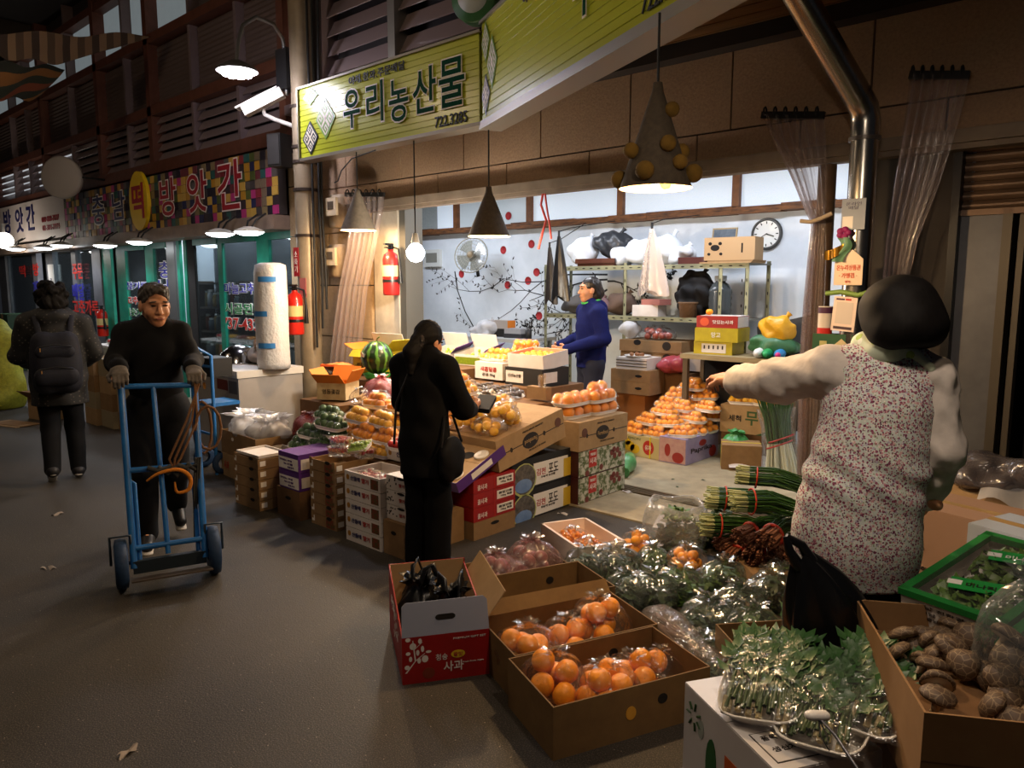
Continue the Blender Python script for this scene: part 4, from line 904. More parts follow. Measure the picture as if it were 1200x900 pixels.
G().cyl((-.24, .02, .14), (.24, .02, .14), .012, n=8).obj('axle', mat('truck_dark', '#27323c', .5, .4), t)
G().box((0.005, -.12, .085), (.4, .2, .008), rot=(R(-14), 0, 0)).obj('toe_plate', mat('toe_plate', '#5a4d40', .45, .5, col2='#3a322a', scale=14), t); G().b2((-.18, -.04, .09), (.19, -.015, .16)).obj('toe_back', mat('truck_dark', '#27323c', .5, .4), t)
mid = bl.lerp(br, .5).lerp(hl.lerp(hr, .5), .5); rr_ = random.Random(2)
m_rope = mat('rope_brown', '#6d4a2c', .9, bump=.5, bscale=80); m_rope2 = mat('rope_orange', '#c4761e', .9, bump=.5, bscale=80); m_rope3 = mat('rope_grey', '#3a3a38', .9)
rp = br.lerp(hr, .97); lo = br.lerp(hr, .5)
for i in range(3): G().tube([rp+Vector((.015*i, -.03, 0)), br.lerp(hr, .8)+Vector((-.03*i, -.05, -.05)), lo+Vector((-.1-.03*i, -.05, .06)), lo+Vector((-.14, -.04, .0))], .007, 6).obj('rope', m_rope, t)
G().tube([rp+Vector((.03+.05*math.sin(a*.52), -.02, -.28+.16*math.cos(a*.52))) for a in range(13)], .008, 6).obj('rope', m_rope, t)
G().tube([br.lerp(hr, .72)+Vector((.06+.07*math.sin(a*.52), -.02, -.02+.13*math.cos(a*.52))) for a in range(13)], .008, 6).obj('rope', m_rope, t)
for i in range(5):
    G().tube([lo+Vector((-.27+.05*i, -.03-.01*(i % 2), .02)), lo+Vector((-.22+.05*i, -.05, .0-.02*(i % 3))), lo+Vector((-.15+.03*i, -.045, .015))], .014, 7).obj('rope', m_rope3, t)
G().tube(curve([lo+Vector((-.28, -.05, -.05)), lo+Vector((-.22, -.07, -.01)), lo+Vector((-.12, -.07, -.0)), lo+Vector((-.06, -.07, -.05)), lo+Vector((-.07, -.07, -.12)), lo+Vector((-.13, -.07, -.13)), lo+Vector((-.14, -.07, -.07))]), [.005+.007*math.sin(PI*i/24) for i in range(25)], 8).obj('rope', m_rope2, t)
for i in range(3): G().tube([lo+Vector((-.02+.012*i, -.03, .05)), lo+Vector((-.04+.012*i, -.04, -.15)), lo+Vector((-.05+.015*i, -.05, -.42+.1*i))], .007, 5).obj('rope', m_rope3, t)

# -------------------------------------------------------------- man in black
fA = (HL+HR)/2; pA = at(194, 634, z=0); fac = (fA-pA); fac.z = 0; fac.normalize(); fac = (fac.x, fac.y)
A = person('man in black sweater and grey gloves pushing the blue hand truck', pA, fac); s = .985; J = std(s)
loc = lambda p_: to_local(p_, pA, fac)
gl_, gr_ = loc(HR), loc(HL)      # his left hand is at the picture's right
hc = (-.02, .03, 1.525); hrot = (R(-8), 0, R(14))
legs = [((.09, 0, J['pel']-.04), (.095, .09, .48), (.1, .07, .09), (.11, .2, .045)), ((-.09, 0, J['pel']-.04), (-.08, .07, .47), (-.09, -.16, .2), (-.1, -.07, .1))]
S = body_soft(J, legs, hc, hrot, s)
Sh = Soft(.0055); P = add_head(Sh, hc, hrot, 1.06); Sh.cone((0, 0, 1.36), (0, .0, 1.47), .056, .052, k=.02)
parts = [S.build(), Sh.build()]
dn = (Vector((0, 0, -1)))
for w, th in ((gr_, -1), (gl_, 1)):
    parts.append(add_hand(tuple(Vector(w)+Vector((0, -.07, .035))), (0, .9, -.25), (0, -.35, -1), th, .95, .95))
obj('body', soft_mesh('body', parts, m_skin), A); face_parts(A, P, hrot, 1.06, m_hairG)
Sg = []
m_glove = mat('work_glove', '#6a625a', .9, col2='#4d463f', scale=40, bump=.3)
for w, th in ((gr_, -1), (gl_, 1)): Sg.append(add_hand(tuple(Vector(w)+Vector((0, -.07, .037))), (0, .9, -.25), (0, -.35, -1), th, .95, 1.12, .005))
for q in Sg: obj('glove', soft_mesh('glove', [q], m_glove), A)
m_sweat = mat('black_sweater', '#08080a', .9, col2='#0d0d0f', scale=30, spec=.2)
S = Soft(.009); S.chain([(0, 0, .86), (0, -.005, 1.05), (0, 0, 1.25), (0, 0, 1.36)], [.15, .142, .148, .11], (0, 1, 0), .76, .05); S.cone((0, .0, 1.38), (0, .005, 1.435), .068, .06, k=.03)
for sx, w in ((1, gr_), (-1, gl_)):
    shp = Vector((sx*.15, -.01, 1.35)); wr2 = Vector(w)+Vector((0, -.1, .04)); el2 = (shp+wr2)/2+Vector((sx*.05, -.12, -.08))
    S.cone((sx*.07, 0, 1.36), shp, .08, .072, k=.04); S.chain([shp, el2, wr2], [.07, .058, .048], k=.03)
obj('sweater', soft_mesh('sweater', [S.build(dispf(1, .004, 45))], m_sweat), A)
m_jean = mat('black_trousers', '#090a0e', .85, col2='#0e1015', scale=12, spec=.2)
S = Soft(.009); S.cone((-.05, 0, .87), (.05, 0, .87), .145, .145, (0, 1, 0), .04, False, .8)
for (h, k, a, tt) in legs: S.chain([h, k, a], [.1, .078, .062], k=.03)
obj('trousers', soft_mesh('trousers', [S.build(dispf(2, .004, 40))], m_jean), A)
m_shoe = mat('dark_shoe', '#17161a', .5); m_sole = mat('pale_sole', '#a9a39a', .6)
for (h, k, a, tt) in legs: shoe(A, a, tt, m_shoe, m_sole)
S = Soft(.005); m_ = Euler(hrot).to_matrix(); H = lambda x, y, z: tuple(Vector(hc)+m_@Vector((x, y, z)))
S.ell(H(0, -.018, .053), (.088, .104, .09), rot=hrot); S.ell(H(0, .04, .106), (.065, .055, .035), .03, rot=hrot)
S.ell(H(0, .112, .006), (.096, .08, .086), .012, True, hrot); S.ell(H(0, 0, -.1), (.2, .2, .09), .01, True, hrot)
obj('hair', soft_mesh('hair', [S.build(dispf(4, .004, 150))], m_hairG), A)

# -------------------------------------------------------------- woman with backpack
pB = at(78, 562, z=0); fB = (-.93, .3)
B = person('woman with curly black hair in a dotted black coat and navy backpack walking away', pB, fB); s = .99; J = std(s); hc = (0, .02, 1.51); hrot = (R(-5), 0, 0)
legs = [((.085, 0, .84), (.09, .06, .46), (.095, .03, .085), (.1, .17, .04)), ((-.085, 0, .84), (-.085, .02, .46), (-.09, -.14, .13), (-.1, -.02, .05))]
S = body_soft(J, legs, hc, hrot, s); Sh = Soft(.007); P = add_head(Sh, hc, hrot, s)
S.chain([(.17, 0, 1.35), (.26, .05, 1.1), (.2, .22, 1.0)], [.045, .04, .03]); S.chain([(-.17, 0, 1.35), (-.27, .04, 1.08), (-.2, .2, 1.0)], [.045, .04, .03])
parts = [S.build(), Sh.build()]
for sx in (-1, 1): parts.append(add_hand((sx*.2, .22, 1.0), (-sx*.5, .8, 0), (-sx, -.3, -.2), -sx, .7, .9, .006))
obj('body', soft_mesh('body', parts, m_skin), B); face_parts(B, P, hrot, s)
def dotted():
    m, nt, b, out = nodes('dotted_coat'); L = nt.links.new; tc = N(nt, 'ShaderNodeTexCoord'); mp = N(nt, 'ShaderNodeMapping'); mp.inputs['Rotation'].default_value = (0, R(45), 0); L(tc.outputs['Object'], mp.inputs[0])
    v = N(nt, 'ShaderNodeTexVoronoi', Scale=34, Randomness=0.0); L(mp.outputs[0], v.inputs[0]); lt = N(nt, 'ShaderNodeMath', operation='LESS_THAN'); lt.inputs[1].default_value = .22; L(v.outputs[0], lt.inputs[0])
    mx = N(nt, 'ShaderNodeMix', data_type='RGBA'); mx.inputs[6].default_value = srgb('#060606'); mx.inputs[7].default_value = srgb('#45403a'); L(lt.outputs[0], mx.inputs[0]); L(mx.outputs[2], b.inputs['Base Color']); b.inputs['Roughness'].default_value = .75
    return m
m_dot = dotted()
S = Soft(.009); S.chain([(0, 0, .6), (0, 0, .9), (0, 0, 1.08), (0, 0, 1.25), (0, -.005, 1.36)], [.215, .195, .185, .175, .12], (0, 1, 0), .78, .06)
S.ell((0, -.06, 1.40), (.14, .1, .06), .05); S.cone((0, .01, 1.38), (0, .02, 1.44), .085, .075, k=.03)
for sx in (-1, 1): S.cone((sx*.09, 0, 1.36), (sx*.18, 0, 1.34), .09, .085, k=.04); S.chain([(sx*.19, 0, 1.33), (sx*.27, .04, 1.08), (sx*.22, .18, 1.0)], [.085, .075, .055], k=.03)
obj('coat', soft_mesh('coat', [S.build(dispf(5, .006, 40), cut=lambda X, Y, Z: .66-Z)], m_dot), B)
S = Soft(.009)
for (h, k, a, tt) in legs: S.chain([h, k, a], [.095, .075, .062], k=.02)
obj('trousers', soft_mesh('trousers', [S.build(dispf(6, .003, 40))], m_jean), B)
for (h, k, a, tt) in legs: shoe(B, a, tt, m_shoe, m_sole)
S = Soft(.006); S.ell((0, -.005, 1.565), (.112, .118, .1)); S.ell((0, -.05, 1.5), (.1, .075, .075), .03)
for i in range(26):
    a = rr_.uniform(0, 2*PI); z_ = rr_.uniform(-.08, .1); S.ell((.1*math.cos(a)*math.sqrt(1-(z_/.12)**2), -.02+.1*math.sin(a)*math.sqrt(1-(z_/.12)**2), 1.56+z_), (.034,)*3, .012)
S.ell((0, .13, 1.5), (.08, .07, .09), .01, True)
obj('hair', soft_mesh('hair', [S.build(dispf(7, .005, 190))], m_hairB), B)
m_bp = mat('navy_backpack', '#0d1020', .75, col2='#090b16', scale=40, bump=.2)
S = Soft(.008); S.chain([(-.09, -.22, .86), (-.09, -.22, 1.2)], [.085, .075], (0, 1, 0), .8, .05); S.chain([(.09, -.22, .86), (.09, -.22, 1.2)], [.085, .075], (0, 1, 0), .8, .05); S.ell((0, -.23, 1.03), (.16, .085, .22), .05)
bp = obj('backpack', soft_mesh('backpack', [S.build()], m_bp), B)
S = Soft(.007); S.cone((-.09, -.3, 1.12), (.09, -.3, 1.12), .05, .05, (0, 1, 0), .02, False, .5); obj('upper_pocket', soft_mesh('upper_pocket', [S.build()], m_bp), bp)
S = Soft(.007); S.cone((-.085, -.305, .92), (.085, -.305, .92), .075, .075, (0, 1, 0), .02, False, .5); obj('lower_pocket', soft_mesh('lower_pocket', [S.build()], m_bp), bp)
for z_ in (1.17, .99): G().tube([(-.12, -.325, z_-.01), (0, -.34, z_+.012), (.12, -.325, z_-.01)], .005, 6).obj('zip', m_cord, bp); G().box((-.1, -.335, z_-.03), (.008, .006, .03)).obj('zip_pull', mat('zip_tan', '#9a7040', .5), bp)
for sx in (-1, 1): G().tube([(sx*.1, -.15, 1.2), (sx*.13, -.12, 1.4), (sx*.13, .06, 1.42), (sx*.14, .17, 1.25), (sx*.15, .08, 1.0), (sx*.14, -.16, .9)], .022, 8, flat=.35).obj('shoulder_strap', m_bp, bp)

# -------------------------------------------------------------- woman in black coat
pC = at(500, 672, z=0); fC = (-.22, .97)
C_ = person('woman in long black coat with tied black hair holding a wallet over the fruit', pC, fC); C_.scale = (.86, .9, .955); s = .93; J = std(s); hc = (.0, .06, 1.40); hrot = (R(-14), 0, R(-10))
legs = [((.08, 0, .8), (.085, .03, .43), (.09, .0, .085), (.1, .14, .04)), ((-.08, 0, .8), (-.085, .04, .43), (-.09, .02, .085), (-.1, .16, .04))]
S = body_soft(J, legs, hc, hrot, s, (0, .02)); Sh = Soft(.006); P = add_head(Sh, hc, hrot, s)
wr = Vector((.1, .43, .96)); wlh = Vector((-.12, .36, .98))
S.chain([(.17, 0, 1.26), (.22, .12, 1.02), wr], [.045, .04, .03]); S.chain([(-.17, 0, 1.26), (-.24, .1, 1.03), wlh], [.045, .04, .03])
parts = [S.build(), Sh.build(), add_hand(tuple(wr), (-.15, .9, .1), (-.9, -.2, .2), 1, .75, .92), add_hand(tuple(wlh), (.25, .9, 0), (.9, -.2, .2), -1, .75, .92)]
obj('body', soft_mesh('body', parts, m_skin), C_); face_parts(C_, P, hrot, s)
m_coat = mat('black_wool_coat', '#050506', .95, col2='#08080a', scale=20, spec=.15)
S = Soft(.009); S.chain([(0, 0, .55), (0, 0, .82), (0, 0, 1.02), (0, .01, 1.17), (0, .02, 1.29)], [.18, .165, .15, .155, .105], (0, 1, 0), .78, .05); S.cone((0, .02, 1.29), (0, .035, 1.345), .075, .068, k=.03)
S.cone((-.08, 0, 1.28), (-.165, 0, 1.255), .082, .08, k=.04); S.cone((.08, 0, 1.28), (.165, 0, 1.255), .082, .08, k=.04)
S.chain([(.175, 0, 1.25), (.225, .11, 1.02), wr-Vector((0, .04, 0))], [.08, .07, .052], k=.03); S.chain([(-.175, 0, 1.25), (-.245, .09, 1.03), wlh-Vector((0, .04, 0))], [.08, .07, .052], k=.03)
obj('coat', soft_mesh('coat', [S.build(dispf(8, .005, 38), cut=lambda X, Y, Z: .62-Z)], m_coat), C_)
S = Soft(.009)
for (h, k, a, tt) in legs: S.chain([h, k, a], [.1, .085, .085], k=.03)
obj('trousers', soft_mesh('trousers', [S.build(dispf(9, .003, 38))], m_coat), C_)
for (h, k, a, tt) in legs: shoe(C_, a, tt, m_shoe, m_shoe)
S = Soft(.005); m_ = Euler(hrot).to_matrix(); H = lambda x, y, z: tuple(Vector(hc)+m_@Vector((x, y, z)))
S.ell(H(0, -.015, .035), (.084, .1, .092), rot=hrot); S.ell(H(0, .11, -.02), (.07, .07, .085), .012, True, hrot)
S.chain([H(0, -.1, -.02), H(0, -.13, -.09), H(.01, -.12, -.2)], [.045, .05, .025], k=.03)
obj('hair', soft_mesh('hair', [S.build(dispf(10, .002, 200))], m_hairB), C_)
tie = obj('hair_tie', G().tube([H(.05*math.cos(a*PI/6), -.1-.0, -.02+.05*math.sin(a*PI/6)) for a in range(13)], .014, 8).mesh('hair_tie', mat('tie_beads', '#2c2623', .35, bump=.8, bscale=160)), C_)
G().tube([(-.17, -.1, .8), (-.12, -.13, 1.05), (-.02, -.11, 1.25), (.1, -.02, 1.33), (.16, .1, 1.1)], .008, 6).obj('bag_strap', mat('strap_dark', '#1b1a1b', .5), C_)
pw = Matrix.Translation(pC) @ Matrix.Rotation(frame(fC), 4, 'Z') @ Matrix.Diagonal((.86, .9, .955, 1))
q = pw@Vector((.1, .56, .97)); t = thing('wallet', 'long black wallet in the hands of the woman in the black coat', 'wallet', q, frame(fC)+R(8), rot=(R(14), R(5), frame(fC)+R(20))); m_wal = mat('wallet_leather', '#0b0b0e', .75, spec=.15)
G().b2((-.05, -.1, -.014), (.05, .12, -.002)).b2((-.05, -.1, .002), (.05, .12, .014)).obj('wallet_flap', m_wal, t); G().cyl((-.05, -.1, 0), (-.05, .12, 0), .014, n=10).obj('spine', m_wal, t)
q = pw@Vector((.2, .02, .6)); t = thing('handbag', 'small dark handbag hanging at the side of the woman in the black coat', 'bag', q, frame(fC))
S = Soft(.008); S.ell((0, 0, .12), (.05, .11, .13), .03)
obj('pouch', soft_mesh('pouch', [S.build(dispf(3, .004, 60))], m_wal), t); G().tube([(0, -.1, .2), (-.02, -.04, .36), (-.02, .04, .36), (0, .1, .2)], .007, 6).obj('handle', m_wal, t)

# -------------------------------------------------------------- woman in blue fleece inside
pD = Vector((-4.42, 6.0, .02)); fD = (-.5, -.87)
D = person('woman in royal blue hooded fleece standing inside the shop', pD, fD); s = 1.02; J = std(s); hc = (0, .02, 1.585); hrot = (0, 0, R(-8))
legs = [((.085, 0, .85), (.09, .02, .47), (.09, 0, .085), (.1, .14, .04)), ((-.085, 0, .85), (-.085, .02, .47), (-.09, 0, .085), (-.1, .14, .04))]
S = body_soft(J, legs, hc, hrot, s); Sh = Soft(.0055); P = add_head(Sh, hc, hrot, s)
wa, wb = Vector((.13, .3, 1.02)), Vector((-.13, .3, 1.02))
for sx, w in ((1, wa), (-1, wb)): S.chain([(sx*.17, 0, 1.38), (sx*.24, -.02, 1.12), w], [.045, .04, .03])
parts = [S.build(), Sh.build(), add_hand(tuple(wa), (-.5, .7, -.1), (-.6, -.5, .2), 1, .7, .95), add_hand(tuple(wb), (.5, .7, -.1), (.6, -.5, .2), -1, .7, .95)]
obj('body', soft_mesh('body', parts, m_skin), D); face_parts(D, P, hrot, s)
m_fl = mat('blue_fleece', '#08124e', .9, col2='#060e40', scale=50, bump=.15, spec=.2)
S = Soft(.009); S.chain([(0, 0, .78), (0, 0, 1.05), (0, 0, 1.25), (0, 0, 1.38)], [.18, .17, .17, .115], (0, 1, 0), .78, .05); S.cone((0, 0, 1.4), (0, .0, 1.45), .082, .078, k=.03); S.ell((0, -.09, 1.4), (.11, .07, .085), .04)
for sx, w in ((1, wa), (-1, wb)): S.cone((sx*.08, 0, 1.39), (sx*.17, 0, 1.37), .085, .08, k=.04); S.chain([(sx*.18, 0, 1.36), (sx*.255, -.02, 1.12), w], [.078, .068, .05], k=.03)
obj('fleece', soft_mesh('fleece', [S.build(dispf(12, .005, 38), cut=lambda X, Y, Z: .83-Z)], m_fl), D)
G().tube([(.085*math.cos(a*PI/8), .005+.085*math.sin(a*PI/8), 1.475+.02*math.sin(a*PI/8)*-1) for a in range(17)], .011, 8).obj('green_collar', mat('collar_green', '#3fa04a', .7), D)
m_nav = mat('navy_trousers', '#14172a', .85)
S = Soft(.009); S.cone((-.05, 0, .85), (.05, 0, .85), .14, .14, (0, 1, 0), .04, False, .8)
for (h, k, a, tt) in legs: S.chain([h, k, a], [.1, .085, .075], k=.03)
obj('trousers', soft_mesh('trousers', [S.build()], m_nav), D)
for (h, k, a, tt) in legs: shoe(D, a, tt, m_shoe, m_sole)
S = Soft(.005); m_ = Euler(hrot).to_matrix(); H = lambda x, y, z: tuple(Vector(hc)+m_@Vector((x, y, z)))
S.ell(H(0, -.02, .04), (.086, .1, .092), rot=hrot); S.ell(H(0, -.06, -.04), (.08, .06, .085), .03); S.ell(H(0, .095, -.02), (.066, .066, .09), .01, True, hrot); S.ell(H(0, -.11, -.03), (.04, .04, .05), .03)
obj('hair', soft_mesh('hair', [S.build(dispf(13, .002, 200))], mat('brown_black_hair', '#17110f', .4)), D)

# -------------------------------------------------------------- lady in floral vest
pE = Vector((-.80, 2.66, 0)); fE = (-.42, .91)
E_ = person('stallholder lady in floral vest and white shirt reaching out over the citrus packs', pE, fE); s = 1.0; J = std(s)
locE = lambda p_: to_local(p_, pE, fE); hc = locE(at(1050, 377, d=2.52)); hc = (hc.x, hc.y, hc.z); hrot = (R(-16), 0, R(34))
hand = locE(at(858, 447, d=3.1)); hdir = (locE(at(842, 441, d=3.2))-hand)
lean = (.05, .08)
legs = [((.09, 0, .84), (.095, .03, .45), (.1, 0, .085), (.11, .14, .04)), ((-.09, 0, .84), (-.095, .03, .45), (-.1, 0, .085), (-.11, .14, .04))]
S = body_soft(J, legs, hc, hrot, s, lean); Sh = Soft(.006); P = add_head(Sh, hc, hrot, s)
shL = Vector((-.11, .08, 1.355)); elL = (shL+hand)/2+Vector((-.0, -.03, -.015)); shR = Vector((.2, .07, 1.34)); elR = Vector((.24, .03, 1.1)); wrR = Vector((.225, .13, .9))
S.chain([shL, elL, hand], [.05, .042, .032]); S.chain([shR, elR, wrR], [.05, .042, .032])
parts = [S.build(), Sh.build(), add_hand(tuple(hand+hdir.normalized()*.02), tuple(hdir), (.1, .2, -1), 1, .75, 1.05), add_hand(tuple(wrR), (-.3, .9, -.1), (-.6, -.2, -.6), -1, .6, 1.0)]
obj('body', soft_mesh('body', parts, m_skin), E_); face_parts(E_, P, hrot, s)
m_shirt = mat('white_cotton_shirt', '#cbc2ba', .85, col2='#b8aea6', scale=18, bump=.25, bscale=30)
S = Soft(.0085); S.chain([(-.01, 0, .8), (.01, .03, 1.05), (.045, .08, 1.25), (.05, .09, 1.36)], [.15, .135, .14, .1], (0, 1, 0), .74, .05)
S.cone((-.03, .085, 1.36), tuple(shL), .07, .074, k=.04); S.cone((.12, .08, 1.36), tuple(shR), .07, .07, k=.04)
S.chain([shL, elL, hand.lerp(elL, .18)], [.08, .077, .066], k=.05); S.chain([shR, elR, wrR.lerp(elR, .1)], [.074, .068, .052], k=.03)
obj('shirt', soft_mesh('shirt', [S.build(dispf(21, .0055, 85))], m_shirt), E_)
def floral(name, base, cols, sc):
    m, nt, b, out = nodes(name); L = nt.links.new; tc = N(nt, 'ShaderNodeTexCoord')
    nz = N(nt, 'ShaderNodeTexNoise', Scale=14, Detail=2.0); L(tc.outputs['Object'], nz.inputs[0])
    b0 = N(nt, 'ShaderNodeMix', data_type='RGBA'); b0.inputs[6].default_value = srgb(base[0]); b0.inputs[7].default_value = srgb(base[1]); L(nz.outputs[0], b0.inputs[0]); cur = b0.outputs[2]
    for i, (s_, th, ramp) in enumerate(cols):
        mp = N(nt, 'ShaderNodeMapping'); mp.inputs['Location'].default_value = (i*3.1, i*1.7, i*.9); L(tc.outputs['Object'], mp.inputs[0])
        v = N(nt, 'ShaderNodeTexVoronoi', Scale=s_); L(mp.outputs[0], v.inputs[0])
        lt = N(nt, 'ShaderNodeMath', operation='LESS_THAN'); lt.inputs[1].default_value = th; L(v.outputs[0], lt.inputs[0])
        sp = N(nt, 'ShaderNodeSeparateColor'); L(v.outputs[1], sp.inputs[0])
        cr = N(nt, 'ShaderNodeValToRGB'); cr.color_ramp.interpolation = 'CONSTANT'
        for k, c_ in enumerate(ramp):
            if k < 2: cr.color_ramp.elements[k].position = k/len(ramp); cr.color_ramp.elements[k].color = srgb(c_)
            else: cr.color_ramp.elements.new(k/len(ramp)).color = srgb(c_)
        L(sp.outputs[0], cr.inputs[0])
        mx = N(nt, 'ShaderNodeMix', data_type='RGBA'); L(lt.outputs[0], mx.inputs[0]); L(cur, mx.inputs[6]); L(cr.outputs[0], mx.inputs[7]); cur = mx.outputs[2]
    L(cur, b.inputs['Base Color']); b.inputs['Roughness'].default_value = .85; return m
m_floral = floral('floral_cotton', ('#b9c4b2', '#c6cbcf'), [(92, .45, ['#b9838a', '#7a3550', '#c9a3a0', '#8a4560', '#a8a0b0']), (140, .4, ['#5a2340', '#a05a68', '#d8cfc8', '#8f9a7a', '#6b2f4e']), (85, .2, ['#e2d9d0', '#4d1c38', '#e2d9d0'])], 60)
S = Soft(.008); S.chain([(-.02, .0, .58), (-.015, -.005, .8), (0, -.0, .95), (.02, .03, 1.08), (.045, .065, 1.24), (.05, .07, 1.34)], [.2, .193, .175, .168, .17, .115], (0, 1, 0), .8, .05)
S.cone((-.02, .08, 1.37), (-.085, .08, 1.36), .085, .08, k=.04); S.cone((.12, .08, 1.37), (.175, .075, 1.345), .085, .08, k=.04)
S.ell((0, -.05, .78), (.15, .1, .14), .05)
wr_f = dispf(22, .0035, 30)
obj('floral_vest', soft_mesh('floral_vest', [S.build(lambda X, Y, Z: wr_f(X, Y, Z)+.006*np.sin(Z*60+X*22+2*np.sin(X*11))*np.exp(-((Z-1.02)/.09)**2), cut=lambda X, Y, Z: .64-Z)], m_floral), E_)
S = Soft(.008)
for (h, k, a, tt) in legs: S.chain([h, k, a], [.105, .085, .075], k=.03)
obj('trousers', soft_mesh('trousers', [S.build()], m_jean), E_)
for (h, k, a, tt) in legs: shoe(E_, a, tt, m_shoe, m_sole)
S = Soft(.006); nb = Vector((.05, .07, 1.43)); S.chain([nb+Vector((-.06, .02, .02)), nb+Vector((0, -.05, .01)), nb+Vector((.07, .02, .0))], [.045, .055, .045], k=.03); S.cone(nb+Vector((.05, -.04, .01)), nb+Vector((.13, -.07, -.05)), .035, .016, k=.02); S.cone(nb+Vector((-.05, .0, .0)), nb+Vector((-.09, .03, -.02)), .035, .02, k=.02)
obj('print_collar', soft_mesh('print_collar', [S.build(dispf(23, .003, 90))], floral('leafy_scarf', ('#d6dcd0', '#c5d6b4'), [(26, .36, ['#a9c46a', '#e3e8dc', '#7f9a3c', '#d7e2c4'])], 20)), E_)
S = Soft(.0055); m_ = Euler(hrot).to_matrix(); H = lambda x, y, z: tuple(Vector(hc)+m_@Vector((x, y, z)))
S.ell(H(0, -.02, .04), (.122, .128, .112), rot=hrot); S.ell(H(0, -.045, -.035), (.128, .115, .088), .04, rot=hrot); S.ell(H(0, .13, -.06), (.085, .085, .1), .012, True, hrot)
S.ell(H(0, 0, -.2), (.3, .3, .1), .012, True, hrot)
obj('hair', soft_mesh('hair', [S.build(dispf(24, .0015, 70))], m_hairB), E_)
S = Soft(.0055); S.ell(H(0, .062, -.07), (.064, .066, .062), rot=hrot); S.ell(H(0, .0, .03), (.12, .12, .06), .01, True, hrot)
mk = obj('face_mask', soft_mesh('face_mask', [S.build()], mat('mask_black', '#0e0e10', .8)), E_)
for sx in (-1, 1): G().tube([H(sx*.058, .06, -.06), H(sx*.08, .02, -.03), H(sx*.086, -.012, -.005)], .003, 5).obj('ear_loop', m_cord, mk)
# ================================================================== GOODS: generic builders
m_kraft = mat('kraft_card', '#8b6d49', .85, col2='#7b5f3e', scale=14, contrast=.5); m_kraftL = mat('kraft_card_light', '#a58760', .85, col2='#937752', scale=14); m_kraftD = mat('kraft_card_dark', '#6f4f30', .85, col2='#614427', scale=14)
m_wcard = mat('white_card', '#cfc8c2', .6, col2='#c2bab2', scale=10); m_redcard = mat('red_card', '#9c1714', .5, col2='#86120f', scale=10); m_purple = mat('purple_card', '#4a2170', .5); m_blackc = mat('black_card', '#1a1817', .6); m_yelcard = mat('yellow_card', '#b7a411', .55, col2='#9c8a0d', scale=8); m_orcard = mat('orange_card', '#c4701c', .7)
m_hole = mat('hole_dark', '#120d09', .9); m_tape = mat('parcel_tape', '#a98a58', .3); m_foam = mat('white_foam', '#e3ddd4', .55); m_ink = mat('dark_ink', '#241b14', .6); m_redink = mat('red_ink', '#a82a22', .6); m_grnink = mat('green_ink', '#33502a', .6); m_whtink = mat('white_ink', '#ddd8d0', .6)
m_clear = film('clear_film', '#ffffff', .015, .14, .5, 30, .05); m_clearbag = film('clear_bag', '#fdfdfd', .025, .16, .7, 22, .06); m_milky = film('milky_bag', '#f2f2f4', .5, .35, .5, 18, .02, '#dfe0e4')
m_tang = mat('tangerine_skin', '#f0a31a', .4, col2='#e58c12', scale=7, bump=.12, bscale=160); m_orange = mat('orange_skin', '#f09a20', .42, col2='#e58818', scale=7, bump=.15, bscale=180); m_lemon = mat('yellow_citrus', '#eebc28', .42, col2='#e0a218', scale=6, bump=.12, bscale=160); m_stemn = mat('stem_scar', '#5c6a24', .7)
def panel(par, face, d, rect, m, name='printed_panel', t=.0015):
    """thin print on a carton face; rect in face coordinates (u0,v0,u1,v1), d = carton size"""
    u0, v0, u1, v1 = rect
    if face == 'F': a, b = (u0, -d[1]/2-t, v0), (u1, -d[1]/2, v1)
    elif face == 'R': a, b = (d[0]/2, u0, v0), (d[0]/2+t, u1, v1)
    elif face == 'L': a, b = (-d[0]/2-t, u0, v0), (-d[0]/2, u1, v1)
    elif face == 'T': a, b = (u0, v0, d[2]), (u1, v1, d[2]+t)
    return G().b2(a, b).obj(name, m, par)
def ftext(par, face, d, s, u, v, m, w=None, h=None, off=.003):
    if face == 'F': return text('lettering', s, m, par, (u, -d[1]/2-off, v), rot=FRONT, width=w, height=h, ext=.0008, bold=.01)
    if face == 'R': return text('lettering', s, m, par, (d[0]/2+off, u, v), rot=SIDE_R, width=w, height=h, ext=.0008, bold=.01)
    if face == 'L': return text('lettering', s, m, par, (-d[0]/2-off, u, v), rot=SIDE_L, width=w, height=h, ext=.0008, bold=.01)
    return text('lettering', s, m, par, (u, v, d[2]+off), rot=TOP, width=w, height=h, ext=.0008, bold=.01)
def oval(par, face, d, u, v, ru, rv, m, name='hand_hole', t=.002):
    g = G(); n = 16; ps = [(u+ru*math.cos(2*PI*i/n), v+rv*math.sin(2*PI*i/n)) for i in range(n)]
    if face == 'F': g.slab([(a, -d[1]/2-.0, b) for a, b in ps], (0, -1, 0), t)
    elif face == 'R': g.slab([(d[0]/2, a, b) for a, b in ps], (1, 0, 0), t)
    elif face == 'L': g.slab([(-d[0]/2, a, b) for a, b in ps], (-1, 0, 0), t)
    elif face == 'B': g.slab([(a, d[1]/2-.006, b) for a, b in ps], (0, -1, 0), t)
    elif face == 'T': g.slab([(a, b, d[2]) for a, b in ps], (0, 0, 1), t)
    return g.obj(name, m, par)
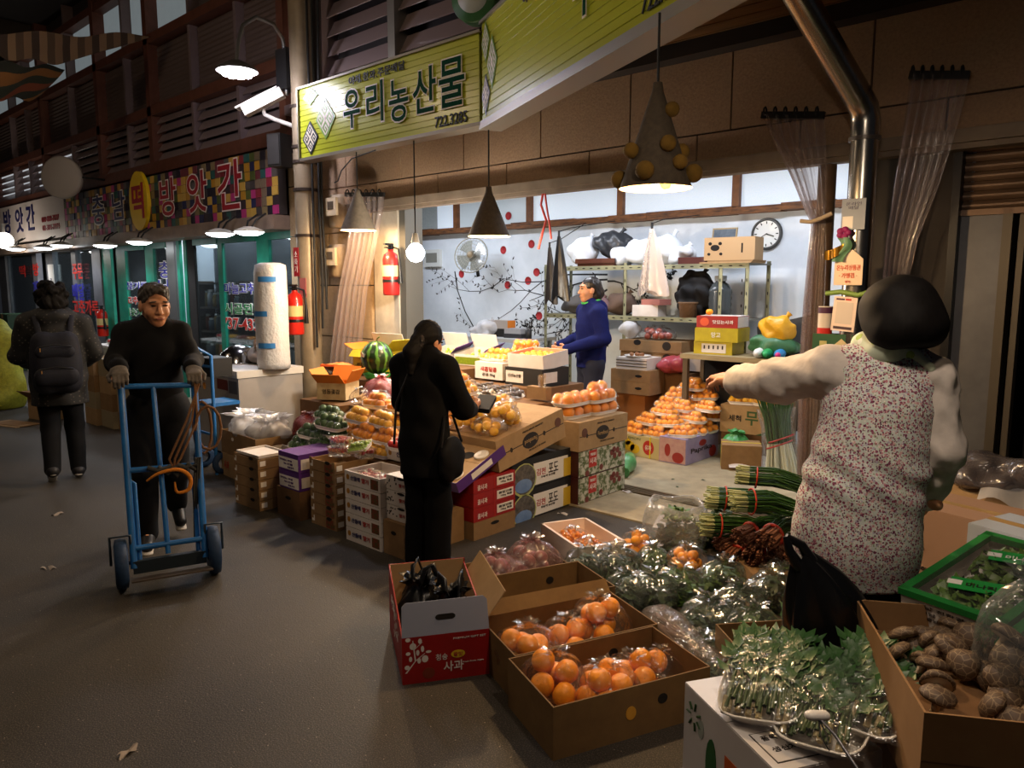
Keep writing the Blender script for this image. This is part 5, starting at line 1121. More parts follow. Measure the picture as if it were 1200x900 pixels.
def carton(label, loc, rotz, d, m=m_kraft, open_=False, group=None, name='carton', holes='', tilt=0, cat='box', tape=True, inner=None, t=.006):
    r = thing(name, label, cat, loc, rotz, group, rot=(tilt, 0, rotz)); x, y, z = d
    if open_:
        g = G(); g.b2((-x/2, -y/2, 0), (x/2, y/2, t)); g.b2((-x/2, -y/2, t), (x/2, -y/2+t, z)); g.b2((-x/2, y/2-t, t), (x/2, y/2, z)); g.b2((-x/2, -y/2+t, t), (-x/2+t, y/2-t, z)); g.b2((x/2-t, -y/2+t, t), (x/2, y/2-t, z))
        g.obj('walls', m, r)
        if inner: 
            g = G(); e = t+.0008; g.b2((-x/2+t, -y/2+t, t), (x/2-t, y/2-t, e)); g.b2((-x/2+t, -y/2+t, t), (x/2-t, -y/2+e, z-.003)); g.b2((-x/2+t, y/2-e, t), (x/2-t, y/2-t, z-.003)); g.b2((-x/2+t, -y/2+e, t), (-x/2+e, y/2-e, z-.003)); g.b2((x/2-e, -y/2+e, t), (x/2-t, y/2-e, z-.003)); g.obj('lining', inner, r)
    else:
        g = G(); g.b2((-x/2, -y/2, 0), (x/2, y/2, z-.004)); g.b2((-x/2+.001, -y/2+.001, z-.004), (x/2-.001, -.0015, z)); g.b2((-x/2+.001, .0015, z-.004), (x/2-.001, y/2-.001, z)); g.obj('body', m, r)
        if tape: G().b2((-x/2-.0008, -.025, z), (x/2+.0008, .025, z+.001)).obj('tape', m_tape, r)
    for f in holes:
        w = x if f in 'FB' else y; oval(r, f, d, 0, z*.68, min(.04, w*.12), .012, m_hole)
    return r
def flap(par, d, side, ang, ln, m, t=.005):
    x, y, z = d
    if side in 'FB':
        o = G().b2((-x/2+.004, 0, 0), (x/2-.004, t, ln)).obj('flap', m, par, (0, -y/2 if side == 'F' else y/2-t, z), (ang if side == 'F' else -ang, 0, 0))
    else:
        o = G().b2((0, -y/2+.004, 0), (t, y/2-.004, ln)).obj('flap', m, par, (-x/2 if side == 'L' else x/2-t, 0, z), (0, -ang if side == 'L' else ang, 0))
    return o
# ---- fruit, trays and film
def fruit_mesh(name, r, m, sq=.9, n=12, k=8):
    g = G(); g.ball((0, 0, 0), (r, r, r*sq), n, k)
    g.v = [(x, y, z-(.18*r*max(0, 1-(x*x+y*y)/(.2*r*r)) if z > 0 else 0)) for x, y, z in g.v]
    g.cur = 1; g.lathe([(.001, r*sq*.82), (r*.09, r*sq*.81), (r*.1, r*sq*.78)], 6)
    return g.mesh(name, m, m_stemn)
FM = dict(tangerine=fruit_mesh('tangerine', .034, m_tang), orange=fruit_mesh('orange', .047, m_orange, .96, 16, 10), lemon=fruit_mesh('citrus', .034, m_lemon))
FM['tomato'] = fruit_mesh('tomato', .03, mat('tomato_red', '#c2281a', .25), .88); FM['pepper'] = fruit_mesh('green_pepper', .032, mat('pepper_green', '#2a4a1c', .28, col2='#3b5c22', scale=9), 1.15); FM['grape'] = fruit_mesh('grape', .014, mat('grape_green', '#8fae3a', .3, sss=.1), 1.1, 8, 6)
FM['apple'] = fruit_mesh('apple', .038, mat('apple_red', '#7a1f24', .3, col2='#9a4a2a', scale=8), .92); FM['onion'] = fruit_mesh('red_onion', .04, mat('red_onion', '#6d3238', .4, col2='#8a4a48', scale=14, stretch=(1, 1, .2)), .9)
def tray_g(a, b, h=.025, rim=.008):
    g = G(); n = 28
    def ring(k, z): return [(math.copysign(abs(math.cos(t))**.45, math.cos(t))*a/2*k, math.copysign(abs(math.sin(t))**.45, math.sin(t))*b/2*k, z) for t in [2*PI*i/n for i in range(n)]]
    R_ = [ring(.82, 0), ring(.96, h), ring(1, h+.002), ring(1, h-.003), ring(.97, h-.004), ring(.85, -.003)]
    vs = [p for q in R_ for p in q]; fs = []
    for i in range(len(R_)-1):
        for j in range(n): fs.append((i*n+j, i*n+(j+1) % n, (i+1)*n+(j+1) % n, (i+1)*n+j))
    fs.append(tuple(range(n))); fs.append(tuple(range(6*n-1, 5*n-1, -1)))
    g.raw(vs, fs, True); return g
def drape_g(a, b, balls, rim=.026, nx=17, ny=13, seed=0):
    rs = random.Random(seed)
    def f(u, v):
        x, y = (u-.5)*a*1.01, (v-.5)*b*1.01; z = rim
        for bx, by, bz, br in balls:
            d2 = (x-bx)**2+(y-by)**2
            if d2 < (br*1.35)**2: z = max(z, bz+math.sqrt(max((br*1.12)**2-d2*.8, 0)))
        e = min(1, (1-abs(2*u-1))*7)*min(1, (1-abs(2*v-1))*7)
        return (x, y, rim+(z-rim)*e+(rs.uniform(-.0025, .0025) if e > .5 else 0))
    return G().grid(f, nx, ny)
PROTO = {}
def pack(kind, label, group, loc, rot=(0, 0, 0), dims=(.27, .15), nxy=(4, 2), r=.034, top=True, trm=None, seed=1, sc=1.0):
    key = (kind, dims, nxy, top, seed, sc)
    if key not in PROTO:
        rs = random.Random(seed*7+len(kind)); t = thing('fruit_pack', label, 'fruit pack', (0, 0, 0), 0, group); a, b = dims
        tray_g(a, b).obj('foam_tray', trm or m_foam, t); balls = []
        for i in range(nxy[0]):
            for j in range(nxy[1]):
                balls.append(((i-(nxy[0]-1)/2)*a*.9/nxy[0]+rs.uniform(-.004, .004), (j-(nxy[1]-1)/2)*b*.88/nxy[1]+rs.uniform(-.004, .004), r*.95+.004, r))
        if top:
            for i in range(nxy[0]-1): balls.append(((i-(nxy[0]-2)/2)*a*.9/nxy[0]+rs.uniform(-.006, .006), rs.uniform(-.012, .012), r*2.4, r))
        for (x, y, z, q) in balls:
            o = obj(kind, FM[kind], t, (x, y, z), (rs.uniform(-.7, .7), rs.uniform(-.7, .7), rs.uniform(0, 6)))
        drape_g(a, b, balls, seed=seed).obj('film_wrap', m_clear, t)
        PROTO[key] = t; t.location = loc; t.rotation_euler = rot; t.scale = (sc,)*3; return t
    return copy_tree(PROTO[key], loc, rot, label, group, sc)
# ---- bags
def bag_g(rx, ry, h, seed=0, neck=.25, frill=.5, lump=.12, n=34, open_top=False):
    rs = random.Random(seed); ph = [rs.uniform(0, 6.28) for _ in range(6)]
    prof = [(.02, 0), (.62, .01), (.92, .1), (1.0, .3), (.97, .5), (.82, .68), (.5, .82), (neck, .9), (neck+frill*.25, .95), (neck+frill, 1.0)] if not open_top else [(.02, 0), (.65, .01), (.93, .1), (1.0, .35), (.98, .6), (.95, .8), (.9, 1.0), (.82, .99), (.8, .86)]
    g = G(); vs = []; k = len(prof); fs = []
    for i, (q, z) in enumerate(prof):
        for j in range(n):
            t = 2*PI*j/n; w = 1+lump*(math.sin(3*t+ph[0]+z*3)*.5+math.sin(5*t+ph[1]-z*4)*.35+math.sin(9*t+ph[2]+z*5)*.22)+(.22*math.sin(13*t+ph[3]) if i >= k-4 and not open_top else .03*math.sin(15*t+ph[3]+z*8))
            vs.append((rx*q*w*math.cos(t), ry*q*w*math.sin(t), h*(z+(.04*math.sin(4*t+ph[4]) if i > 2 else 0))))
    for i in range(k-1):
        for j in range(n): fs.append((i*n+j, i*n+(j+1) % n, (i+1)*n+(j+1) % n, (i+1)*n+j))
    fs.append(tuple(range(n-1, -1, -1))); g.raw(vs, fs, True); return g
def fruit_bag(kind, label, group, loc, rx, ry, h, r, cnt, seed, rot=(0, 0, 0), m=None, name='fruit_bag', cat='bag'):
    t = thing(name, label, cat, loc, 0, group, rot=rot); rs = random.Random(seed); pl = []
    tries = 0
    while len(pl) < cnt and tries < 3000:
        tries += 1; a = rs.uniform(0, 6.28); q = math.sqrt(rs.random()); z = r+rs.random()**1.6*max(0, h*.62-r)
        kx = math.sqrt(max(0, 1-(z/(h*.95))**2)); x, y = (rx-r*.95)*q*math.cos(a)*kx, (ry-r*.95)*q*math.sin(a)*kx
        if all((x-p[0])**2+(y-p[1])**2+(z-p[2])**2 > (1.75*r)**2 for p in pl): pl.append((x, y, z))
    for p in pl: obj(kind, FM[kind], t, p, (rs.uniform(-1, 1), rs.uniform(-1, 1), rs.uniform(0, 6)))
    bag_g(rx*1.06, ry*1.06, h*.92, seed, .16, .24, .14).obj('plastic_bag', m or m_clearbag, t); return t
def leaves_g(rx, ry, rz, cnt, seed, ll=.06, lw=.016, up=.3, shell=.4):
    rs = random.Random(seed); g = G()
    for _ in range(cnt):
        a = rs.uniform(0, 6.28); q = (shell+(1-shell)*rs.random()); ph = math.asin(rs.uniform(-.2, 1)); c = Vector((rx*q*math.cos(a)*math.cos(ph), ry*q*math.sin(a)*math.cos(ph), max(.004, rz*q*math.sin(ph)+.01)))
        d = Vector((rs.uniform(-1, 1), rs.uniform(-1, 1), rs.uniform(-.3, up+.4))).normalized(); s_ = d.cross(Vector((rs.uniform(-.4, .4), rs.uniform(-.4, .4), 1))).normalized(); nn = s_.cross(d)
        l = ll*rs.uniform(.6, 1.3); w = lw*rs.uniform(.6, 1.4); b = rs.uniform(-.3, .3)*l
        P_ = [c-d*l*.5, c-d*l*.1+s_*w+nn*b*.3, c+d*l*.5+nn*b, c-d*l*.1-s_*w+nn*b*.3, c+nn*w*.35]
        g.raw(P_, [(0, 1, 4), (1, 2, 4), (2, 3, 4), (3, 0, 4)], True)
    return g
m_vegbag = film('veg_bag_film', '#f2f6f5', .07, .15, .7, 6, .25, '#a9b4b0')
m_leafs = [mat('leaf_dark', '#213214', .45, col2='#31471f', scale=20), mat('leaf_mid', '#3f5722', .45, col2='#56702e', scale=20), mat('leaf_grey', '#2f3f2a', .45, col2='#48583c', scale=20), mat('leaf_bright', '#5c7a2e', .45, col2='#3f5c22', scale=20)]
def veg_bag(label, loc, rx, ry, h, seed, leaf=0, rot=(0, 0, 0), m=None, group=None, cnt=320, ll=.06, neck=.2):
    t = thing('vegetable_bag', label, 'vegetable bag', loc, 0, group, rot=rot)
    o = leaves_g(rx*.9, ry*.9, h*.7, cnt, seed, ll).obj('leaves', m_leafs[leaf], t); o['kind'] = 'stuff'
    bag_g(rx, ry, h, seed, neck, .3, .2).obj('plastic_bag', m or m_vegbag, t); return t

# ================================================================== STALL ON THE STREET SIDE
# hidden cartons that carry the display
for i, (x0, x1, y0, y1, z1, lab) in enumerate(((-5.0, -4.58, 3.12, 3.5, .42, 'brown carton carrying the green pepper packs'), (-4.56, -4.06, 3.08, 3.5, .46, 'brown carton carrying the front citrus packs'), (-4.04, -3.64, 3.14, 3.52, .46, 'brown carton behind the white strawberry boxes'), (-5.02, -4.5, 3.54, 3.98, .7, 'brown carton carrying the onion and root packs'), (-5.62, -5.04, 3.46, 3.96, .7, 'brown carton carrying the flapped orange box'), (-4.48, -3.76, 3.54, 3.98, .66, 'brown carton carrying the rear citrus packs'), (-6.15, -4.7, 4.02, 4.6, .82, 'long brown carton carrying the watermelon and yellow box'), (-4.66, -3.76, 4.02, 4.6, .74, 'long brown carton carrying the mushroom trays'), (-4.8, -3.94, 4.64, 5.25, .8, 'brown carton carrying the persimmon boxes'), (-5.7, -4.84, 4.64, 5.25, .9, 'brown carton carrying the grape boxes'))):
    carton(lab, ((x0+x1)/2, (y0+y1)/2, .0125 if y0 > 4.35 else 0), 0, (x1-x0, y1-y0, z1-.013), m_kraftD, tape=False)
# stack of low brown trays: two columns of five
def low_tray(label, loc, d, m, group, top=False, face=None):
    r = carton(label, loc, 0, d, m, open_=True, group=group, name='fruit_carton', tape=False)
    x, y, z = d
    for sx in (-1, 1): G().b2((sx*x/2-(.03 if sx > 0 else 0), -y/2-.002, z*.55), (sx*x/2+(.03 if sx < 0 else 0), -y/2, z+.012)).obj('corner_tab', m, r)
    panel(r, 'F', d, (-x/2+.01, z*.3, -x/2+.04, z*.85), m_whtink); G().b2((x/2, -y/2+.015, z*.3), (x/2+.0015, -y/2+.06, z*.8)).obj('printed_panel', m_whtink, r)
    oval(r, 'F', d, x*.22, z*.95, .03, .012, m_hole); return r
for k in range(5):
    nm = ('bottom', 'second', 'middle', 'fourth', 'top')[k]
    low_tray('low brown fruit carton, %s of the short stack on the asphalt' % nm, (-5.15, 2.83, k*.078), (.36, .27, .074), m_kraft, None)
    r = low_tray('low grey-ended fruit carton, %s of the stack behind the brown ones' % nm, (-5.12, 3.03, k*.078) if False else (-5.15, 3.04, k*.078), (.36, .14, .074), mat('grey_card', '#8d857c', .7), None)
t = carton('white paper lining tray on top of the short stack of brown cartons', (-5.15, 2.83, .391), 0, (.33, .24, .02), m_wcard, open_=True, name='paper_tray', tape=False)
# cartons with white plastic bags behind
d = (.62, .4, .2); t = carton('kraft carton with red print below the bag of white plastic', (-5.92, 3.22, 0), R(-4), d, m_kraftL); ftext(t, 'F', d, '사과', -.2, .1, m_redink, .1, .08); ftext(t, 'F', d, '고당도', .05, .1, m_redink, .2, .06); oval(t, 'R', d, 0, .13, .03, .012, m_hole)
d2 = (.66, .42, .2); t = carton('open kraft carton full of white plastic bags', (-5.9, 3.24, .203), R(-3), d2, m_kraft, open_=True, tape=False); oval(t, 'F', d2, -.1, .14, .02, .016, m_whtink); oval(t, 'F', d2, .22, .08, .012, .014, m_hole)
for i, (x, y, rx, h, lab) in enumerate(((-6.02, 3.2, .18, .26, 'crumpled white plastic bag in the open carton by the freezer'), (-5.74, 3.24, .17, .24, 'crumpled white plastic bag in the open carton by the pepper packs'))):
    t = thing('plastic_bag', lab, 'bag', (x, y, .36)); bag_g(rx, rx*.95, h*.8, 30+i, .75, .2, .42).obj('bag_skin', m_milky, t)
    S = Soft(.014)
    for q in range(7): S.ell((rnd.uniform(-.09, .09), rnd.uniform(-.09, .09), rnd.uniform(.03, .12)), (.06, .05, .05), .03)
    obj('crumpled_film', soft_mesh('crumpled_film', [S.build(dispf(40+i, .012, 90))], mat('white_plastic', '#d9d7d6', .35)), t)
# freezer
fz = at(252, 431, z=.86); t = thing('chest_freezer', 'pale grey chest freezer with stickers beside the mill', 'freezer', (fz.x+.06, fz.y+.32, 0), R(-2)); d = (.98, .6, .86); t.location = (fz.x-.42, fz.y+.35, 0)
FZ = t.location.copy(); m_frz = mat('freezer_enamel', '#9d9894', .35, col2='#87827e', scale=3)
x0 = -.1; G().b2((x0, -.33, .04), (x0+1.0, .33, .79)).obj('cabinet', m_frz, t); G().b2((x0-.01, -.345, .795), (x0+1.01, .34, .86)).obj('lid', mat('freezer_lid', '#c4c0ba', .35), t); G().b2((x0+.04, -.29, 0), (x0+.96, .29, .04)).obj('plinth', m_dark, t)
for a, b, c, e, m in ((.02, .64, .13, .74, mat('stk_pink', '#c46a7a', .5)), (.02, .36, .1, .6, mat('stk_olive', '#7a6a2c', .5)), (.04, .38, .09, .45, mat('stk_orange', '#b5702a', .5)), (.55, .66, .78, .76, mat('stk_maroon', '#5a2420', .5)), (.8, .64, .97, .76, mat('stk_grey', '#5a5658', .5))): G().b2((x0+a, -.332, b), (x0+c, -.33, e)).obj('sticker', m, t)
o = G().lathe([(.001, 0), (.035, 0), (.035, .003)], 14).obj('round_sticker', mat('stk_amber', '#c98a3c', .5), t, (x0+.26, -.331, .66), (PI/2, 0, 0))
t2 = thing('wrap_roll', 'tall white bubble wrap roll with blue tape standing on the freezer', 'roll', (at(326, 415, z=.86).x, FZ.y+.02, .861)); t2.location.x = at(320, 400, Y=FZ.y+.02).x; t2.scale = (.88, .88, 1)
G().lathe([(.001, 0), (.17, 0), (.175, .05), (.17, .3), (.178, .6), (.17, .9), (.16, .98), (.1, 1.0), (.001, .99)], 24, fn=lambda t_, i: 1+.03*math.sin(7*t_+i)).obj('roll_body', mat('bubble_wrap', '#cbc8c7', .3, col2='#b5b3b2', scale=10, bump=.6, bscale=40), t2)
for z, a0 in ((.2, -1.5), (.5, -1.9), (.82, -1.3)): G().grid(lambda u, v: (.182*math.cos(a0+u*1.1), .182*math.sin(a0+u*1.1), z+v*.05), 10, 2).obj('blue_tape', mat('blue_tape', '#3a7ab8', .4), t2)
# things on the freezer and in front of the mill
q = at(262, 402, Y=FZ.y+.1); t = thing('steel_bowl', 'shiny steel bowl lying upside down behind the freezer lid', 'bowl', (FZ.x+.1, FZ.y+.08, .861)); G().lathe([(.22, 0), (.215, .01), (.19, .1), (.1, .17), (.001, .185)], 28).obj('shell', mat('polished_steel', '#b8b8ba', .15, 1.0), t); G().lathe([(.22, 0), (.228, .006), (.22, .012)], 28).obj('rim', mat('polished_steel', '#b8b8ba', .15, 1.0), t)
def sack(label, loc, r, m, seed, name='sack', cat='sack', rot=0, k=.03):
    S = Soft(.014); S.cone((-r[0]*.5, 0, r[2]*.5), (r[0]*.5, 0, r[2]*.5), r[2]*.55, r[2]*.5, (0, 1, 0), k, False, r[1]/r[2]); S.ell((0, 0, r[2]*.45), (r[0]*.85, r[1]*.9, r[2]*.5), k); t = thing(name, label, cat, loc, rot)
    obj('cloth_body', soft_mesh('cloth_body', [S.build(dispf(seed, .008, 40))], m), t)
    G().tube([(r[0]*.8, 0, r[2]*.5), (r[0]*1.05, 0, r[2]*.55), (r[0]*1.2, .02, r[2]*.7)], [r[2]*.15, r[2]*.1, r[2]*.18], 8).obj('tied_end', m, t); return t
sack('grey sack slumped on the freezer lid', (FZ.x+.42, FZ.y+.14, .865), (.2, .13, .16), mat('sack_grey', '#7d736c', .8), 51); sack('tan sack lying on the grey sack', (FZ.x+.46, FZ.y+.17, .99), (.17, .12, .13), mat('sack_tan', '#8a6a4d', .8), 52); sack('olive pouch on top of the sacks', (FZ.x+.36, FZ.y+.2, 1.1), (.1, .07, .1), mat('sack_olive', '#6a5a1e', .5), 53)
t = thing('paper_pile', 'heap of crumpled white paper on the freezer lid', 'paper', (FZ.x+.0, FZ.y-.17, .861)); S = Soft(.012)
for q in range(16): S.ell((rnd.uniform(-.16, .2), rnd.uniform(-.1, .1), rnd.uniform(.01, .05)), (.04, .03, .03), .01)
obj('crumpled_sheets', soft_mesh('crumpled_sheets', [S.build(dispf(60, .01, 120))], m_wcard), t)
# second blue cart behind the man
t = thing('blue_cart', 'second blue cart frame parked behind the man', 'cart', (at(236, 495, z=.0).x+1.2, 2.7, 0)); c0 = at(240, 470, Y=3.0); t.location = (c0.x, 3.0, 0)
for x in (-.16, .16): G().tube([(x, 0, 0), (x, 0, 1.05), (x, -.12, 1.12)], .016, 8).obj('upright', m_blue, t)
for z in (.35, .62, .95): G().tube([(-.16, 0, z), (.16, 0, z)], .014, 8).obj('cross_bar', m_blue, t)
G().b2((-.15, -.03, .6), (.15, .25, .63)).obj('platform', m_blue, t); G().b2((-.14, .0, .86), (.14, .2, 1.02)).obj('black_crate', mat('crate_black', '#161616', .5), t)
for x in (-.18, .18): G().lathe([(.05, -.02), (.09, -.02), (.1, 0), (.09, .02), (.05, .02)], 18).obj('wheel', m_tyre, t, (x, .05, .1), (0, PI/2, 0))
# pepper packs mound
gl_ = ('clingfilm pack of dark green peppers in the mound beside the purple boxes', 'pepper packs')
for (x, y, z, rz, ry) in ((-5.1, 3.16, .37, .2, 0), (-4.86, 3.18, .42, -.1, 0), (-5.02, 3.4, .42, .1, 0), (-4.8, 3.4, .42, 0, 0), (-5.02, 3.2, .47, .3, .1), (-4.8, 3.24, .5, -.2, -.08), (-4.98, 3.32, .54, .1, .0), (-4.78, 3.2, .575, .25, .1), (-4.9, 3.27, .62, .1, 0)):
    pack('pepper', gl_[0], gl_[1], (x, y, z), (0, ry, rz), (.26, .16), (4, 2), .032, True)
# purple boxes
for k in range(2):
    d = (.26, .36, .13); t = carton('purple and white fruit box, %s of the pair by the strawberry cartons' % ('lower', 'upper')[k], (-4.68, 2.95, .21+k*.133), 0, d, m_purple, tape=False, name='fruit_box')
    panel(t, 'F', d, (-.125, .012, .125, .095), m_whtink); panel(t, 'R', d, (-.16, .02, .16, .095), m_wcard)
    for q in range(3): ftext(t, 'F', d, ('맛있는 과일', '농산물', '표준규격')[q], -.03+.03*q, .075-.024*q, m_purple, .16-.04*q, .014)
d = (.3, .38, .207); carton('brown carton below the purple fruit boxes', (-4.7, 2.96, 0), 0, d, m_kraftD, holes='F', tape=False)
# brown strawberry cartons
m_straw = mat('strawberry_print', '#7a2a1e', .5, col2='#3c4a22', scale=40, contrast=.2)
for k in range(6):
    d = (.3, .34, .074); t = low_tray('low brown strawberry carton, %s of six in the stack by the white ones' % ('lowest', 'second', 'third', 'fourth', 'fifth', 'topmost')[k], (-4.32, 2.98, k*.078), d, m_kraft, None); panel(t, 'F', d, (.03, .006, .13, .066), m_straw)
def berry_box(label, loc, rz, group=None):
    t = thing('strawberry_box', label, 'fruit box', loc, rz, group); g = tray_g(.17, .12, .06); g.obj('clear_tub', m_clear, t); rs = random.Random(int(loc[0]*1000))
    for i in range(5):
        for j in range(3): G().lathe([(.001, -.014), (.012, -.004), (.015, .006), (.01, .014), (.001, .016)], 8).obj('strawberry', mat('strawberry', '#a3202a', .3, bump=.4, bscale=200), t, ((i-2)*.028, (j-1)*.033, .03+rs.uniform(0, .02)), (rs.uniform(-1, 1), rs.uniform(-1, 1), 0))
    drape_g(.172, .122, [], .062).obj('film_lid', m_clear, t)
berry_box('clear tub of strawberries on the brown strawberry cartons', (-4.34, 2.97, .474), .2)
berry_box('clear tub of strawberries stacked on the first tub', (-4.33, 2.98, .54), .1); berry_box('clear tub of strawberries beside the stacked tubs', (-4.18, 3.06, .474), -.2)
# white strawberry boxes: five high
for k in range(5):
    d = (.37, .3, .09); t = carton('white strawberry box, %s of the five-high stack' % ('bottom', 'second', 'third', 'fourth', 'top')[k], (-3.815, 2.92, k*.094), 0, d, m_wcard, tape=False, name='strawberry_carton', open_=(k == 4))
    oval(t, 'F', d, -.15, .05, .016, .018, mat('amber_print', '#9a6a20', .5), 'logo_disc'); ftext(t, 'F', d, '산들에', -.07, .05, m_navy2, .1, .03); ftext(t, 'F', d, '딸기', .035, .05, m_redink, .07, .032); panel(t, 'F', d, (.09, .012, .165, .075), m_straw)
    for q in range(3): oval(t, 'R', d, -.1+.04*q, .05, .008, .008, m_ink, 'print_dot')
berry_box('clear tub of strawberries in the open top white box', (-3.9, 2.9, .385), 0); berry_box('second clear tub of strawberries in the open top white box', (-3.72, 2.93, .385), 0)
d = (.2, .5, .215); carton('brown carton below the dotted white boxes at the stall corner', (-3.52, 3.03, 0), 0, d, m_kraft, holes='FR', tape=False)
for k in range(3):
    d = (.2, .34, .09); t = carton('dotted white strawberry box, %s of the three at the stall corner' % ('bottom', 'middle', 'top')[k], (-3.52, 2.98, .217+k*.094), 0, d, m_wcard, tape=False, name='strawberry_carton')
    for f in 'FR':
        for q in range(10): oval(t, f, d, rnd.uniform(-.09, .0), rnd.uniform(.02, .08), .005, .005, m_ink, 'print_dot')
        ftext(t, f, d, '딸기', .05, .04, m_redink, .05, .022); oval(t, f, d, .04, .08, .035, .008, m_hole)
t = carton('white strawberry box with amber disc standing behind the five-high stack', (-3.92, 3.28, .463), 0, (.3, .24, .1), m_wcard, tape=False, name='strawberry_carton'); oval(t, 'F', (.3, .24, .1), -.1, .05, .016, .02, mat('amber_print', '#9a6a20', .5), 'logo_disc'); ftext(t, 'F', (.3, .24, .1), '산들', .02, .05, m_navy2, .1, .04)
# red boxes
d = (.34, .4, .12); carton('brown carton below the three red fruit boxes', (-3.53, 3.5, 0), 0, (.36, .4, .12), m_kraft, holes='R', tape=False)
for k in range(3):
    d = (.36, .4, .092); t = carton('red fruit box with white label, %s of three' % ('bottom', 'middle', 'top')[k], (-3.53, 3.5, .122+k*.095), 0, d, m_redcard, tape=False, name='fruit_box')
    panel(t, 'R', d, (.02, .018, .18, .075), m_whtink); ftext(t, 'R', d, '품질인증', .1, .058, m_ink, .13, .016); ftext(t, 'R', d, '10kg 특품', .11, .035, m_ink, .11, .016); ftext(t, 'R', d, '꿀사과', -.12, .035, m_whtink, .09, .035); G().b2((.18, -.004, 0), (.1815, .0, .092)).obj('box_seam', m_redink, t)
# purple edged tray with white cups, tilted toward the street
d = (.4, .46, .07); t = carton('tilted cardboard cup tray with purple edge over the red boxes', (-3.54, 3.38, .44), 0, d, m_kraftL, tape=False, name='cup_tray', tilt=R(22)); G().b2((-.203, -.235, .0), (-.2, .235, .075)).b2((.2, -.235, 0), (.203, .235, .075)).b2((-.2, -.235, 0), (.2, -.231, .075)).obj('purple_edge', m_purple, t); panel(t, 'R', (.406, .46, .07), (-.1, .015, .1, .055), m_whtink)
for (x, y) in ((.13, -.16), (.02, -.08), (.13, .09), (-.12, -.12)):
    G().lathe([(.05, .07), (.052, .078), (.045, .082), (.03, .076), (.022, .084), (.001, .086)], 18, c=(x, y, 0)).obj('paper_cup', m_foam, t)
oval(t, 'T', d, .03, .06, .05, .04, m_hole); oval(t, 'T', d, -.1, .1, .05, .04, m_hole)
# photo boxes, logo cartons, apple boxes along the right face
m_grape = mat('photo_print_dark', '#3c3a34', .5, col2='#6a6460', scale=24, contrast=.3); m_sky = mat('photo_print_blue', '#3a5f9a', .5, col2='#7f9cc4', scale=5)
for k in range(2):
    d = (.34, .66, .22); z0 = k*.225; t = carton('black and white fruit box with a round photo print, %s of the pair' % ('lower', 'upper')[k], (-3.56, 4.02-.02*k, .0), 0, d, m_blackc, tape=False, name='fruit_box'); t.location.z = z0; t.location.y = 4.04
    panel(t, 'R', d, (-.1, .012, .29, .17), m_whtink); panel(t, 'R', d, (.24, .012, .325, .15), mat('yellow_print', '#c9a62a', .5), t=.0022)
    o = oval(t, 'R', d, -.2, .07, .13, .12, mat('rim_print', '#a9b06a', .5), 'photo_rim', .002); oval(t, 'R', d, -.2, .075, .118, .108, m_grape, 'photo_print', .003); oval(t, 'R', d, -.21, .03, .09, .05, m_sky, 'photo_print', .0036)
    ftext(t, 'R', d, '김천', 0-.02, .1, m_redink, .1, .05); ftext(t, 'R', d, '포도', .12, .11, m_ink, .11, .07); ftext(t, 'R', d, '무농약 농산물', .06, .06, m_ink, .16, .018)
def logo_carton(label, loc, d, tilt=0, flip=False, open_=False, rz=0):
    t = carton(label, loc, rz, d, m_kraftL, tape=False, open_=open_, tilt=tilt, name='logo_carton')
    oval(t, 'R', d, -.02, d[2]*.5, .085, .055, m_ink, 'logo_disc'); o = ftext(t, 'R', d, 'Farmfood', -.02, d[2]*.5, m_kraftL, .13, .032, .0045)
    if flip: o.rotation_euler = (PI/2, PI, PI/2)
    G().b2((d[0]/2, -d[1]/2+.01, d[2]*.5-.003), (d[0]/2+.0012, d[1]/2-.01, d[2]*.5+.003)).obj('print_line', m_ink, t)
    for u in (-.22, .13): oval(t, 'R', d, u, d[2]*.5, .012, .017, m_ink, 'print_mark', .0025)
    oval(t, 'R', d, d[1]/2-.07 if flip else -d[1]/2+.07, d[2]*.62, .035, .035, mat('print_brown', '#5a3524', .6), 'fruit_print'); ftext(t, 'R', d, 'FRESH FRUIT MARKET', .02, d[2]*.86, m_ink, .22, .012); ftext(t, 'R', d, 'PRODUCT OF FARM', .04, d[2]*.2, m_ink, .18, .012)
    return t
t = logo_carton('tilted kraft carton with upside down dark oval logo holding yellow citrus', (-3.6, 3.9, .48), (.5, .72, .22), R(11), True)
rs = random.Random(9); mtx = Matrix.Translation((-3.6, 3.9, .48)) @ Matrix.Rotation(R(11), 4, 'X')
for (x, y, k) in ((-.12, -.25, 0), (.1, -.26, 0), (-.14, -.08, 0), (.1, -.08, 0), (-.02, -.18, 1), (.02, -.04, 1), (.16, -.17, 1)):
    p_ = mtx@Vector((x, y, .225+k*.075)); fruit_bag('lemon', 'clear bag of yellow citrus on the tilted logo carton', 'citrus bags on the tilted carton', p_, .11, .095, .15, .034, 9, 70+int(x*100), (R(11), 0, rs.uniform(0, 3)))
d = (.36, .62, .2)
